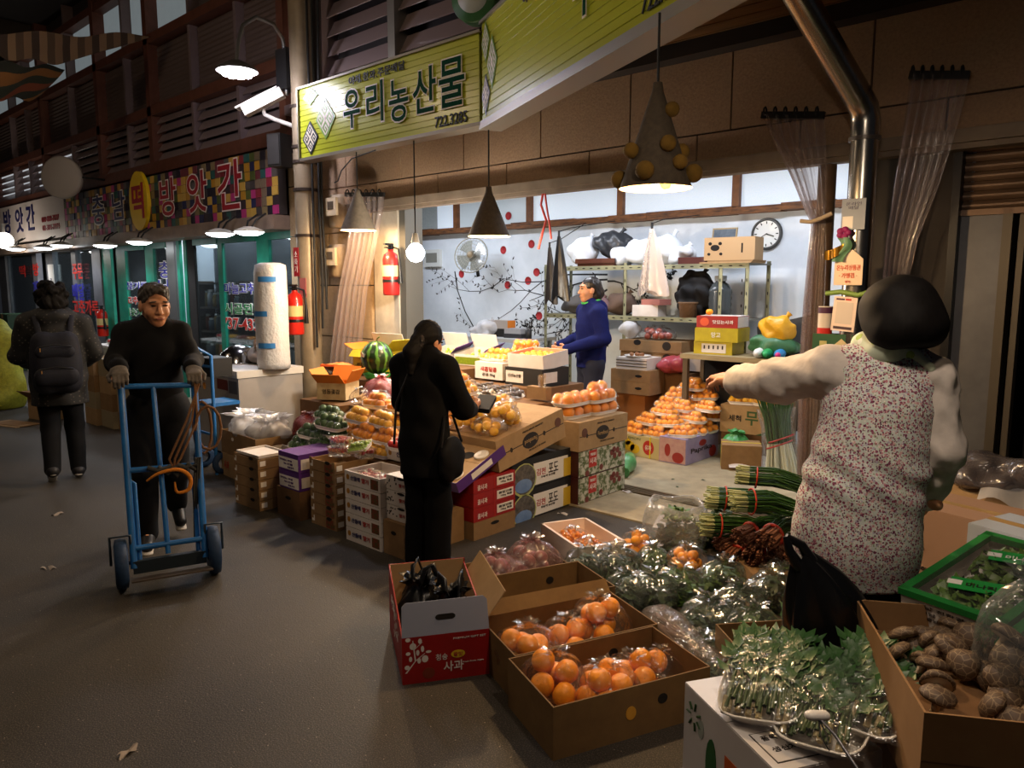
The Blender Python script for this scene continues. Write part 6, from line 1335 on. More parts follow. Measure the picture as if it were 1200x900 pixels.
for k in range(2):
    t = carton('apple box with leafy print and red tag, %s of two under the logo carton' % ('lower', 'upper')[k], (-3.5, 4.68, .013+k*.203), 0, d, mat('maroon_card', '#3f1a18', .5), tape=False, name='apple_box')
    panel(t, 'R', d, (-.305, .004, .305, .196), mat('leaf_print', '#b9b8a8', .5, col2='#4a5a2c', scale=22, contrast=.12)); panel(t, 'R', d, (-.18, .06, -.08, .19), m_redink, t=.003); ftext(t, 'R', d, '햇살담은', -.13, .16, m_whtink, .07, .022, .005); ftext(t, 'R', d, '사과', -.13, .11, m_whtink, .085, .045, .005)
    for (u, v) in ((.12, .13), (.16, .1), (.2, .14), (.15, .15), (.23, .1), (-.02, .04), (-.2, .02)): oval(t, 'R', d, u, v, .024, .024, mat('apple_print', '#6a2a22', .5), 'apple_print', .0035)
logo_carton('upright kraft carton with dark oval logo on the apple boxes', (-3.52, 4.68, .42), (.42, .64, .22))
for k, (x, y) in enumerate(((-3.52, 4.56), (-3.48, 4.84))):
    pack('orange', 'clear-topped tray of oranges on the upright logo carton', 'orange trays on the logo carton', (x, y, .642), (0, 0, PI/2), (.36, .2), (3, 2), .046, False)
    if k == 0 or True: pack('orange', 'clear-topped tray of oranges on the upright logo carton', 'orange trays on the logo carton', (x, y-.02, .738), (0, 0, PI/2+.05), (.36, .2), (3, 2), .046, k == 1)
# citrus packs heap behind the strawberry cartons
gl_ = ('clingfilm pack of tangerines in the heap behind the strawberry boxes', 'tangerine packs in the street heap')
rs = random.Random(4)
for row, (y, z, xs_) in enumerate(((3.2, .462, (-4.42, -4.16)), (3.38, .462, (-4.42, -4.16)), (3.24, .55, (-4.38, -4.12)), (3.42, .56, (-4.3, -4.05)), (3.62, .672, (-4.36, -4.06)), (3.64, .76, (-4.38, -4.1)), (3.68, .845, (-4.36, -4.08)), (3.84, .672, (-4.36, -4.06)), (3.86, .76, (-4.36, -4.06)), (3.86, .845, (-4.36, -4.06)), (3.8, .93, (-4.36, -4.08)), (3.46, .65, (-4.4, -4.13)), (3.3, .64, (-4.52, -4.25)), (3.44, .735, (-4.5, -4.22)), (3.36, .5, (-4.68,)), (3.42, .58, (-4.66,)), (3.52, .64, (-3.95,)))):
    for x in xs_: pack('tangerine' if row % 3 else 'lemon', gl_[0] if row % 3 else 'clingfilm pack of yellow citrus in the heap behind the strawberry boxes', gl_[1] if row % 3 else 'yellow citrus packs in the street heap', (x+rs.uniform(-.02, .02), y, z), (rs.uniform(-.05, .12), rs.uniform(-.05, .05), rs.uniform(-.12, .12)), (.27, .16), (4, 2), .034, True)
pack('grape', 'small tray of pale green grapes leaning on the tangerine heap', None, (-4.2, 3.05, .53), (R(25), R(-12), .3), (.17, .13), (7, 5), .014, True); pack('tomato', 'small tray of red tomatoes beside the tangerine heap', None, (-3.85, 3.12, .57), (R(8), 0, .1), (.17, .13), (3, 2), .03, False)
def net_bag(label, kind, loc, rx, h, r, cnt, seed, m): return fruit_bag(kind, label, None, loc, rx, rx, h, r, cnt, seed, m=m, name='net_bag')
net_bag('yellow net bag of citrus beside the watermelon', 'lemon', (-4.92, 4.2, .822), .14, .3, .034, 22, 81, film('yellow_net', '#f0e060', .25, .3, .8, 60, .05, '#e8d84a')); net_bag('pink net bag of red onions behind the pepper packs', 'onion', (-4.9, 3.78, .702), .13, .24, .04, 9, 82, film('pink_net', '#e08a8a', .3, .3, .8, 60, .05, '#c45a5a'))
net_bag('red net bag of onions at the freezer end of the stall', 'onion', (-5.42, 3.42, .4), .14, .22, .04, 10, 83, film('red_net', '#c05048', .3, .3, .8, 60, .05, '#a83a32'))
# watermelon on a green dish
def melon():
    m, nt, b, out = nodes('watermelon_rind'); L = nt.links.new; tc = N(nt, 'ShaderNodeTexCoord'); sp = N(nt, 'ShaderNodeSeparateXYZ'); L(tc.outputs['Object'], sp.inputs[0])
    at2 = N(nt, 'ShaderNodeMath', operation='ARCTAN2'); L(sp.outputs[0], at2.inputs[0]); L(sp.outputs[1], at2.inputs[1]); nz = N(nt, 'ShaderNodeTexNoise', Scale=14, Detail=3.0); L(tc.outputs['Object'], nz.inputs[0])
    ma = N(nt, 'ShaderNodeMath', operation='MULTIPLY_ADD'); ma.inputs[1].default_value = 11; L(at2.outputs[0], ma.inputs[0]); m2 = N(nt, 'ShaderNodeMath', operation='MULTIPLY'); m2.inputs[1].default_value = 5; L(nz.outputs[0], m2.inputs[0]); L(m2.outputs[0], ma.inputs[2])
    sn = N(nt, 'ShaderNodeMath', operation='SINE'); L(ma.outputs[0], sn.inputs[0]); cr = N(nt, 'ShaderNodeValToRGB'); cr.color_ramp.elements[0].position = .45; cr.color_ramp.elements[0].color = srgb('#16280f'); cr.color_ramp.elements[1].position = .62; cr.color_ramp.elements[1].color = srgb('#4f7a2c'); L(sn.outputs[0], cr.inputs[0]); L(cr.outputs[0], b.inputs['Base Color']); b.inputs['Roughness'].default_value = .3; return m
q = Vector((-5.4, 4.12, .83)); t = thing('watermelon', 'striped green watermelon with a round sticker on a green dish', 'watermelon', q+Vector((0, 0, .03))); G().ball((0, 0, .15), (.145, .145, .15), 28, 18).obj('rind', melon(), t); G().lathe([(.001, .0), (.03, 0), (.03, .002)], 14).obj('sticker', mat('melon_sticker', '#d9c9b9', .4), t, (-.02, -.145, .18), (PI/2+.2, 0, -.15)); G().tube([(0, 0, .29), (.01, 0, .32), (.03, .01, .335)], .006, 6).obj('stalk', m_stemn, t)
t = thing('green_dish', 'bright green plastic dish under the watermelon', 'dish', q-Vector((0, 0, .008))); G().lathe([(.001, 0), (.09, 0), (.12, .04), (.127, .042), (.1, .0), (.001, -.0)], 24).obj('dish_body', mat('dish_green', '#2f8a3a', .4), t); G().lathe([(.119, .036), (.13, .04), (.127, .046)], 24).obj('dish_rim', mat('dish_green', '#2f8a3a', .4), t)
# flapped orange box, yellow box, orange bag
d = (.26, .26, .14); t = carton('small printed box with bright orange open flaps on the stall', (-5.34, 3.66, .702), .5, d, mat('printed_kraft', '#a5885c', .7, col2='#c9b48a', scale=12), open_=True, tape=False, inner=m_orcard, name='flapped_box')
for sd, a in (('F', .9), ('B', .5), ('L', .6), ('R', .55)): flap(t, d, sd, a, .13, m_orcard)
ftext(t, 'F', d, '영동곶감', 0, .07, m_ink, .16, .04)
d = (.42, .3, .22); t = carton('yellow open box with white flap behind the watermelon', (-5.72, 4.4, .822), .1, d, m_yelcard, open_=True, tape=False, name='yellow_box'); flap(t, d, 'B', -.35, .16, m_wcard); flap(t, d, 'R', .8, .16, m_yelcard); flap(t, d, 'L', 1.2, .14, m_orcard); flap(t, d, 'F', 2.4, .08, m_yelcard); ftext(t, 'F', d, '성주참외', -.06, .08, m_ink, .2, .05)
t = carton('yellow box with black lid beside the open yellow box', (-5.25, 4.44, .822), .1, (.34, .26, .2), m_yelcard, tape=False, name='yellow_box'); G().box((0, .0, .24), (.34, .24, .012), rot=(R(14), R(-16), 0)).obj('black_lid', m_blackc, t); ftext(t, 'F', (.34, .26, .2), '참외', 0, .1, m_wcard, .12, .06)
t = thing('dried_fruit_bag', 'flat orange bag of dried persimmons leaning behind the flapped box', 'bag', (-5.98, 4.16, .85), .3, rot=(R(-20), 0, .4)); G().grid(lambda u, v: ((u-.5)*.36, (v-.5)*.24, .02+.05*math.sin(PI*u)*math.sin(PI*v)+.008*math.sin(u*30)*math.sin(v*22)), 20, 14).obj('bag_top', mat('dried_orange', '#c85a22', .3, col2='#e0a060', scale=18, contrast=.3, bump=.5, bscale=40), t); G().b2((-.18, -.12, 0), (.18, .12, .02)).obj('bag_base', mat('dried_orange_b', '#b8481c', .4), t)
for (x, y, z, lab, kd) in ((-4.94, 3.6, .702, 'clear pack of dried roots beside the flapped orange box', 0), (-4.68, 3.6, .702, 'clear pack of dried roots in front of the onion net', 1)):
    t = thing('root_pack', lab, 'pack', (x, y, z), .3*kd); bag_g(.1, .08, .13, 90+kd, .4, .2, .2).obj('plastic_bag', m_clearbag, t); rs2 = random.Random(kd)
    for i in range(9): G().tube([(rs2.uniform(-.06, .06), rs2.uniform(-.05, .05), .02+rs2.random()*.05), (rs2.uniform(-.06, .06), rs2.uniform(-.05, .05), .03+rs2.random()*.05)], [.014, .006], 6).obj('root', mat('root_tan', '#a5845a', .8), t)
t = carton('blank cream price card propped behind the tangerine heap', (-4.8, 3.49, .45), .1, (.2, .012, .2), mat('cream_card', '#cdb277', .7), tape=False, name='price_card', tilt=R(-12)); ftext(t, 'F', (.2, .012, .14), '곶감', 0, .07, mat('faint_ink', '#a58f5c', .7), .08, .05)
# mushroom trays
m_cap = mat('mushroom_cap', '#5f4a36', .6, col2='#8a735a', scale=22); m_capD = mat('mushroom_cap_dark', '#3a312b', .4, col2='#57493e', scale=16); m_gill = mat('mushroom_stem', '#b9a68c', .7)
def mush_mesh(name, r, m, seed=0):
    g = G(); g.lathe([(r*.25, 0), (r*.28, r*.45), (r*.9, r*.42), (r, r*.55), (r*.95, r*.75), (r*.7, r*1.0), (r*.3, r*1.13), (.001, r*1.15)], 14, fn=lambda t_, i: 1+.06*math.sin(3*t_+i*.7+seed)); 
    g.mi = [1 if i < 28 else 0 for i in range(len(g.f))]; return g.mesh(name, m, m_gill)
FM['mushroom'] = mush_mesh('mushroom', .03, m_cap); FM['dark_mushroom'] = mush_mesh('dark_mushroom', .03, m_capD)
for (x, y, k, lab) in ((-4.36, 4.24, 'mushroom', 'wrapped tray of brown mushrooms next to the dark mushroom trays'), (-4.14, 4.24, 'dark_mushroom', None), (-3.93, 4.24, 'dark_mushroom', None)):
    pack(k, lab or 'wrapped tray of dark mushrooms tilted on the long carton', None if lab else 'dark mushroom trays', (x, y, .79), (R(20), 0, PI/2+.1), (.3, .19), (5, 3), .03, False)
t = pack('mushroom', 'wrapped tray of pale mushrooms at the end of the tilted trays', None, (-4.57, 4.24, .785), (R(15), 0, PI/2), (.28, .18), (5, 3), .03, False, seed=3)
# persimmon and grape boxes
def display_box(label, loc, d, rz, m, inner, kind, nx, ny, r, tilt=0, prt=None):
    t = carton(label, loc, rz, d, m, open_=True, tape=False, name='display_box', tilt=tilt, inner=inner)
    G().b2((-d[0]/2+.008, -d[1]/2+.008, d[2]*.4), (d[0]/2-.008, d[1]/2-.008, d[2]*.45)).obj('insert', inner or m, t)
    for i in range(nx):
        for j in range(ny): obj(kind, FM[kind], t, ((i-(nx-1)/2)*(d[0]-.04)/nx, (j-(ny-1)/2)*(d[1]-.04)/ny, d[2]*.45+r*.8), (rnd.uniform(-.5, .5), rnd.uniform(-.5, .5), rnd.uniform(0, 6)))
    return t
d = (.4, .34, .13); t = display_box('pink-lined box of persimmons on the black box', (-4.2, 4.94, .955), d, 0, m_wcard, mat('pink_liner', '#d98a6a', .6), 'tangerine', 5, 4, .034, R(6)); 
d = (.42, .36, .15); t = carton('black and white box below the persimmons', (-4.2, 4.92, .802), 0, d, m_blackc, tape=False); panel(t, 'F', d, (-.2, .02, .0, .12), m_wcard); panel(t, 'R', d, (-.16, .03, .02, .12), m_wcard); ftext(t, 'F', d, '신선농산물', -.1, .08, m_ink, .15, .03)
d = (.34, .34, .15); t = carton('white printed box below the heaped tangerine tray', (-4.62, 4.92, .822), 0, d, m_wcard, tape=False); ftext(t, 'F', d, '새콤달콤', 0, .09, m_redink, .2, .04); ftext(t, 'F', d, '감귤 5kg', 0, .04, m_ink, .16, .03)
pack('tangerine', 'heaped tray of loose bright tangerines on the white printed box', None, (-4.64, 4.92, .975), (0, 0, .1), (.34, .26), (5, 4), .034, True, seed=5); pack('tangerine', 'basket of tangerines propped on edge above the heaped tray', None, (-4.52, 5.14, 1.06), (R(38), 0, .25), (.26, .19), (4, 3), .034, True, seed=6)
for i, (x, y, lab) in enumerate(((-5.42, 5.0, 'open white and purple box of green grapes by the yellow box'), (-5.04, 5.02, 'open white and purple box of green grapes by the tangerine tray'))):
    d = (.32, .3, .1); t = carton(lab, (x, y+.02, .93), .1, d, m_wcard, open_=True, tape=False, name='grape_box', tilt=R(10)); flap(t, d, 'R', .9, .1, m_purple); flap(t, d, 'B', -.2, .14, m_wcard); panel(t, 'F', d, (-.15, .01, .15, .08), mat('grape_print', '#7a8a1e', .5, col2='#5a6a12', scale=40))
    for q in range(26): obj('grape', FM['grape'], t, (rnd.uniform(-.1, .1), rnd.uniform(-.1, .1), .03+rnd.random()*.05), (0, 0, rnd.random()*6), scale=1.1)
t = carton('small brown carton with a clear cup stand beside the persimmon box', (-3.86, 4.55, .745), 0, (.2, .07, .1), m_kraft, tape=False); 
t = thing('toothpick_cup', 'clear plastic cup of toothpicks on the brown carton', 'cup', (-3.82, 4.54, .846)); G().lathe([(.001, .002), (.03, 0), (.036, .09), (.034, .09), (.028, .004)], 14).obj('cup_wall', m_clear, t)
for i in range(12): G().tube([(rnd.uniform(-.018, .018), rnd.uniform(-.018, .018), .005), (rnd.uniform(-.024, .024), rnd.uniform(-.024, .024), .1)], .002, 4).obj('toothpick', m_kraftL, t)
# ================================================================== NEAR GOODS ON THE ASPHALT
m_kin = mat('kraft_inside', '#755a33', .85, col2='#644a29', scale=12)
AX = R(67)
def near_box(label, c, dims, z0, holes=True, rz=AX, m=m_kin):
    d = dims; t = carton(label, (c[0], c[1], z0), rz, d, m, open_=True, tape=False, name='open_carton')
    if holes:
        for f, u in (('F', .12), ('R', 0), ('B', .14)): oval(t, f, d, u, d[2]*.62, .022, .02, m_hole)
    return t
d = (.68, .38, .2)
tA = near_box('open kraft carton of bagged oranges standing foremost of the three', (-1.572, 2.275), d, 0); oval(tA, 'F', d, -.02, .1, .022, .026, mat('orange_peek', '#c08a2a', .5), 'hand_hole', .003)
tB = near_box('open kraft carton of bagged oranges between the empty carton and the foremost one', (-1.915, 2.455), d, 0); flap(tB, d, 'B', .75, .07, m_kin)
tC = near_box('empty open kraft carton in front of the red onion bags', (-2.27, 2.70), (.62, .37, .2), 0); 
tD = near_box('open kraft carton holding the red onion bags', (-2.61, 2.86), (.62, .34, .14), 0)
def inbox(c, u, v, z, rz=AX): return (c[0]+math.cos(rz)*u-math.sin(rz)*v, c[1]+math.sin(rz)*u+math.cos(rz)*v, z)
m_film3 = m_clear
A_, B_, D_ = (-1.572, 2.275), (-1.915, 2.455), (-2.61, 2.86)
for i, (c, u, v, z, rx, h, cnt, lab) in enumerate(((A_, -.2, .06, .07, .115, .2, 6, 'knotted clear bag of oranges at the left end of the foremost carton'), (A_, -.03, -.03, .05, .13, .17, 6, 'clear bag of oranges in the middle of the foremost carton'), (A_, .13, .02, .05, .11, .15, 5, 'clear bag of oranges right of the middle in the foremost carton'), (A_, .27, .03, .04, .08, .15, 2, 'small twisted clear bag of oranges at the far end of the foremost carton'), (B_, -.2, -.02, .07, .12, .17, 5, 'clear bag of pale oranges at the left end of the rear orange carton'), (B_, .0, .0, .05, .12, .17, 5, 'clear bag of oranges in the middle of the rear orange carton'), (B_, .17, .02, .08, .12, .2, 6, 'heaped clear bag of oranges at the right end of the rear orange carton'))):
    fruit_bag('orange', lab, None, inbox(c, u, v, z), rx*1.1, rx, h*1.1, .046, cnt+2, 100+i, (0, 0, i), m_film3)
rs = random.Random(21)
for c, lab, n in ((A_, 'loose orange lying among the bags in the foremost carton', 9), (B_, 'loose orange lying among the bags in the rear orange carton', 7)):
    for i in range(n):
        u = -.28+.07*i+rs.uniform(-.01, .01); t = thing('orange', lab, 'orange', inbox(c, u, rs.choice((-.12, .1)), .053), rs.random()*6, 'loose oranges in the cartons, '+('foremost' if c is A_ else 'rear')); obj('peel', FM['orange'], t, (0, 0, 0), (rs.uniform(-1, 1), rs.uniform(-1, 1), 0)); G().lathe([(.001, .0), (.005, .001), (.004, .004)], 6).obj('stem_button', m_stemn, t, (0, 0, .043))
for i, (u, v, rx, h, lab) in enumerate(((-.1, 0, .13, .25, 'clear bag of red onions nearest the black bags'), (.13, .02, .15, .29, 'large clear bag of red onions next to the foam tray'), (.0, -.09, .09, .18, 'small clear bag of red onions squeezed between the two large ones'))):
    fruit_bag('onion', lab, None, inbox(D_, u, v, .03), rx, rx*.85, h, .042, 11 if i < 2 else 4, 120+i, (0, 0, i), film('pinkish_bag', '#f3e0e0', .14, .12, .8, 22, .1, '#c9a9a6'))
# red apple box with black bags
E0 = (-2.44, 2.16); rzE = R(57); d = (.37, .55, .32)
t = thing('apple_carton', 'red apple carton with white tree print and raised white flap', 'box', (E0[0], E0[1], 0), rzE); x, y, z = d; th = .006
g = G(); g.b2((-x/2, -y/2, 0), (x/2, y/2, th)); g.b2((-x/2, -y/2, th), (x/2, -y/2+th, .205)); g.b2((-x/2, y/2-th, th), (x/2, y/2, z)); g.obj('walls', m_redcard, t)
G().slab([(-x/2, -y/2+th, .205), (-x/2, y/2, z), (-x/2, y/2, th), (-x/2, -y/2+th, th)], (1, 0, 0), th).obj('side_wall', m_redcard, t); G().slab([(x/2-th, -y/2+th, .205), (x/2-th, y/2, z-.02), (x/2-th, y/2, th), (x/2-th, -y/2+th, th)], (1, 0, 0), th).obj('side_wall', m_redcard, t)
g = G(); g.b2((-x/2+th, y/2-th-.001, th), (x/2-th, y/2-th, z)); g.slab([(-x/2+th, -y/2+th, .2), (-x/2+th, y/2-th, z-.005), (-x/2+th, y/2-th, th), (-x/2+th, -y/2+th, th)], (1, 0, 0), .001); g.slab([(x/2-th-.001, -y/2+th, .2), (x/2-th-.001, y/2-th, z-.03), (x/2-th-.001, y/2-th, th), (x/2-th-.001, -y/2+th, th)], (1, 0, 0), .001); g.obj('lining', m_kraftL, t)
fl = G().slab([(-x/2, 0, 0), (x/2, 0, 0), (x/2-.004, 0, .125), (x/2-.02, 0, .14), (-x/2+.02, 0, .14), (-x/2+.004, 0, .125)], (0, 1, 0), .005).obj('flap', mat('flap_grey_white', '#8f93a3', .6), t, (0, -y/2, .205), (R(-12), 0, 0))
g = G(); ps = [(.045*math.copysign(1, math.cos(a))*.55+.018*math.cos(a), .012*math.sin(a)) for a in [2*PI*i/18 for i in range(18)]]; g.slab([(a, 0, .07+b) for a, b in ps], (0, -1, 0), .0015); g.obj('hand_hole', m_hole, fl)
kf = G().b2((0, -y/2+.02, 0), (.005, y/2-.02, .13)).obj('flap', m_kraftL, t, (x/2, 0, .25), (0, R(35), 0))
text('lettering', '사과', m_whtink, t, (.03, -y/2-.002, .06), width=.085, height=.045, ext=.001, bold=.01); text('lettering', '청송', m_whtink, t, (-.02, -y/2-.002, .105), width=.05, height=.028, ext=.001); oval(t, 'F', d, .05, .11, .03, .017, mat('yellow_badge', '#d0b024', .5), 'badge'); text('lettering', '꿀맛', m_redink, t, (.05, -y/2-.0035, .11), width=.04, height=.018, ext=.0008); text('lettering', 'PREMIUM GIFT SET', m_whtink, t, (.1, -y/2-.002, .18), width=.14, height=.008, ext=.0008); text('lettering', 'Fresh Fruits Apple', m_whtink, t, (.115, -y/2-.002, .07), width=.09, height=.008, ext=.0008)
def tree_print(par, pt, mirror=1):
    g = G(); 
    def stick(a, b, w):
        g.raw([pt(a[0]-w, a[1]), pt(a[0]+w, a[1]), pt(b[0]+w*.6, b[1]), pt(b[0]-w*.6, b[1])], [(0, 1, 2, 3)])
    stick((-.17, .05), (-.13, .1), .004); stick((-.13, .1), (-.09, .13), .003); stick((-.13, .1), (-.14, .19), .003); stick((-.135, .15), (-.1, .18), .002)
    g.obj('tree_print', m_whtink, par)
    for i, (cx, cy, rx_, ry_) in enumerate(((-.16, .195, .011, .009), (-.14, .165, .014, .015), (-.11, .185, .008, .012), (-.1, .15, .007, .014), (-.12, .135, .007, .013), (-.16, .135, .01, .008), (-.09, .105, .014, .016), (-.075, .135, .012, .006), (-.165, .075, .011, .01), (-.15, .11, .007, .012), (-.115, .1, .008, .013))):
        n = 10; G().raw([pt(cx+rx_*math.cos(2*PI*k/n), cy+ry_*math.sin(2*PI*k/n)) for k in range(n)], [tuple(range(n))]).obj('leaf_print', m_whtink, par)
tree_print(t, lambda u, v: (u, -y/2-.0015, v)); oval(t, 'F', d, -.075, .04, .026, .024, mat('apple_dull', '#7a2f1c', .5), 'apple_print')
tree_print(t, lambda u, v: (-x/2-.0015, -(u+.12)*1.8-.05, v*1.1+.01)); text('lettering', '사과', m_whtink, t, (-x/2-.002, .08, .2), rot=SIDE_L, width=.16, height=.06, ext=.001)
m_blackbag = mat('black_plastic', '#0b0b0d', .32, spec=.5, bump=.35, bscale=14)
for i, (u, v, rx, h, lab) in enumerate(((-.06, .06, .125, .31, 'black plastic carrier bag in the red apple carton by its left side'), (.06, -.08, .115, .3, 'black plastic carrier bag in the red apple carton by the kraft flap'))):
    q = inbox(E0, u, v, .02, rzE); t = thing('carrier_bag', lab, 'bag', q, i); bag_g(rx, rx*.9, h, 140+i, .4, .3, .2).obj('bag_skin', m_blackbag, t)
    for sx in (-1, 1): G().tube([(sx*.03, -.03, h*.9), (sx*.04, -.01, h*1.15), (sx*.05, .03, h*1.2), (sx*.05, .06, h*.95)], [.012, .016, .014, .01], 7, flat=.4).obj('bag_handle', m_blackbag, t)
# foam tray with kumquats
q1, q2, q3 = at(637, 614, z=.15), at(683, 645, z=.15), at(730, 633, z=.15); c = (q1+q3)/2; rzL = math.atan2((q2-q1).y, (q2-q1).x)
t = thing('foam_box', 'shallow white foam tray holding two bags of kumquats', 'tray', (c.x, c.y, 0), rzL); d = (.5, .32, .15); t.location.z = 0
g = G(); th = .016; x, y, z = d; g.b2((-x/2, -y/2, .02), (x/2, y/2, .04)); 
for a, b in (((-x/2, -y/2, .02), (x/2, -y/2+th, z)), ((-x/2, y/2-th, .02), (x/2, y/2, z)), ((-x/2, -y/2, .02), (-x/2+th, y/2, z)), ((x/2-th, -y/2, .02), (x/2, y/2, z))): g.b2(a, b)
g.obj('foam_walls', mat('foam_peach', '#ead6c8', .55), t); G().b2((-x/2+.02, -y/2+.02, 0), (x/2-.02, y/2-.02, .02)).obj('foam_base', mat('foam_yellow', '#c9b37a', .6), t)
FM['kumquat'] = fruit_mesh('kumquat', .013, m_orange, 1.25, 8, 6)
def inL(u, v, z_): return (c.x+math.cos(rzL)*u-math.sin(rzL)*v, c.y+math.sin(rzL)*u+math.cos(rzL)*v, z_)
for i, u in enumerate((-.1, .1)): fruit_bag('kumquat', ('clear bag of kumquats at the far end of the foam tray', 'clear bag of kumquats at the near end of the foam tray')[i], None, inL(u, -.01, .042), .1, .1, .12, .0135, 45, 150+i)
# carrot and tangerine bags
for i, (x, y, k, rx, h, lab) in enumerate(((747, 632, 'tangerine', .11, .17, 'clear bag of tangerines behind the foam tray'), (805, 652, 'tangerine', .12, .18, 'clear bag of tangerines among the greens before the large white bag'))):
    q = at(x, y, z=.09); fruit_bag(k, lab, None, (q.x, q.y, .0 if q.y < 4.35 else .013), rx, rx*.9, h, .034, 9, 160+i)
# bags of greens
vb = [(690, 660, .15, .2, 2, 'clear bag of greyish greens leaning on the empty carton'), (722, 662, .16, .22, 2, 'plump clear bag of grey-green leaves beside the foam tray'), (735, 690, .13, .18, 2, 'clear bag of greens right behind the empty carton'), (766, 690, .14, .19, 2, 'round clear bag of silvery greens behind the rear orange carton'), (766, 655, .12, .17, 1, 'small clear bag of pale greens below the tangerine bag'), (798, 684, .13, .2, 3, 'open bag of bright leaves beside the tangerine bag'), (848, 676, .14, .2, 1, 'clear bag of lettuce below the onion roots'), (835, 726, .17, .21, 0, 'large dark clear bag of spinach in the middle of the greens'), (868, 706, .15, .19, 0, 'clear bag of dark chard between lettuce and spinach'), (905, 690, .15, .2, 2, 'clear bag of grey-green leaves beside the hanging black bag'), (884, 738, .13, .24, 1, 'shiny clear bag of yellow-green herbs above the white box'), (915, 668, .13, .18, 1, 'clear bag of greens tucked below the onion bundles'), (822, 762, .14, .14, 0, 'flat clear bag of cucumbers beside the foremost carton'), (855, 790, .13, .13, 2, 'flat clear bag of greens against the white box')]
for i, (x, y, rx, h, lf, lab) in enumerate(vb):
    q = at(x, y, z=h*.45); z0 = .013 if q.y > 4.35 else 0
    veg_bag(lab, (q.x, q.y, z0), rx, rx*.85, h, 200+i, lf, (0, 0, i*1.3), ll=.07)
# long clear bag of burdock roots beside the orange cartons
q0, q1 = at(762, 718, z=.1), at(850, 790, z=.06); t = thing('root_bag', 'long twisted clear bag of brown burdock roots beside the orange cartons', 'bag', (q0.x, q0.y, .0)); v = q1-q0; v.z = 0
G().tube([(v.x*k, v.y*k, .07+.02*math.sin(k*7)) for k in (-.05, 0, .15, .3, .5, .7, .85, .95, 1.05)], [.03, .06, .085, .09, .085, .075, .06, .03, .05], 18, False).obj('plastic_bag', film('brownish_bag', '#efe6e0', .14, .12, .9, 18, .12, '#b8a89e'), t)
rs = random.Random(31)
for i in range(16):
    a, b = rs.uniform(0, .3), rs.uniform(.6, .95); o1, o2 = rs.uniform(-.045, .045), rs.uniform(-.045, .045); n_ = Vector((-v.y, v.x, 0)).normalized(); G().tube([v*a+n_*o1+Vector((0, 0, .045+rs.random()*.05)), v*(a+b)/2+n_*(o1+o2)/2+Vector((0, 0, .05+rs.random()*.05)), v*b+n_*o2+Vector((0, 0, .045+rs.random()*.04))], [.012, .011, .005], 6).obj('burdock_root', mat('burdock', '#57463a', .85), t)
# big open white-edged bag of greens
q = at(792, 642, z=0.0); q.y = min(q.y, 4.2); t = thing('vegetable_bag', 'large open white plastic bag of greens standing by the door track', 'vegetable bag', (q.x, q.y, 0)); G().obj if False else None
bag_g(.2, .18, .3, 301, open_top=True, lump=.16).obj('plastic_bag', film('white_clear_bag', '#f6f6f6', .22, .15, .9, 16, .1, '#e2e4e6'), t); o = leaves_g(.17, .15, .2, 420, 302, .07, .02).obj('leaves', m_leafs[2], t); o['kind'] = 'stuff'; o = leaves_g(.1, .09, .06, 120, 303, .05, .016).obj('top_leaves', m_leafs[3], t, (0, 0, .2)); o['kind'] = 'stuff'
# chive and scallion bundles
m_chive = mat('chive_green', '#33591f', .45, col2='#1f3f14', scale=30, stretch=(1, 1, .3)); m_chw = mat('chive_white', '#a9ae7c', .5); m_root = mat('root_brown', '#9a6a50', .8, col2='#6f432f', scale=40); m_band = mat('red_band', '#b8341e', .45)
def bundle(label, p, rz, ln, r, seed, tilt=0, roots=False, group=None, n=70):
    t = thing('chive_bundle', label, 'chives', p, rz, group, rot=(0, tilt, rz)); rs = random.Random(seed); g, w = G(), G()
    for i in range(n):
        a, q = rs.uniform(0, 6.28), r*math.sqrt(rs.random()); y0, z0 = q*math.cos(a), q*math.sin(a)+r; sp = rs.uniform(1.0, 1.9); l = ln*rs.uniform(.75, 1.1)
        g.tube([(.04, y0, z0), (l*.5, y0*1.1, z0*1.0+.01), (l*.8, y0*sp, z0*.8), (l, y0*sp*1.3+rs.uniform(-.03, .03), max(.01, z0*.5+rs.uniform(-.02, .04)))], [.004, .004, .0035, .001], 4, False); w.tube([(-.02+rs.uniform(-.02, .02), y0*1.15, z0), (.1 if roots else .045, y0, z0)], [.008, .006] if roots else [.005, .004], 5 if roots else 4, False)
    o = g.obj('green_blades', m_chive, t); o['kind'] = 'stuff'; o = w.obj('white_ends', m_root if roots else m_chw, t); o['kind'] = 'stuff'
    G().tube([(.085, (r*1.02)*math.cos(a*PI/8), r+(r*1.02)*math.sin(a*PI/8)) for a in range(17)], .011 if roots else .005, 6).obj('band', m_band, t); return t
RT = math.atan2(.674, .738)       # bundles lie with their leaves to the right
for i, (x, y, z, r, ln, lab) in enumerate(((905, 560, .26, .06, .42, 'thick chive bundle topmost of the pile behind the lady'), (868, 585, .17, .07, .46, 'thick chive bundle with pale ends, second from the top of the pile'), (862, 618, .1, .065, .44, 'chive bundle with a pink band, third from the top of the pile'), (900, 590, .08, .07, .4, 'chive bundle half hidden inside the pile'))):
    q = at(x, y, z=z); q = at(x-22, y, X=None, Y=4.15-.12*i); bundle(lab, (q.x-.08, q.y, max(.0, q.z-r)), RT-.25+.1*i, ln, r, 330+i, R(4))
for (i, (x, y, z)) in enumerate(((902, 596, 0.0), (880, 606, 0.0), (850, 640, 0.0))):
    q = at(x, y, z=.02); 
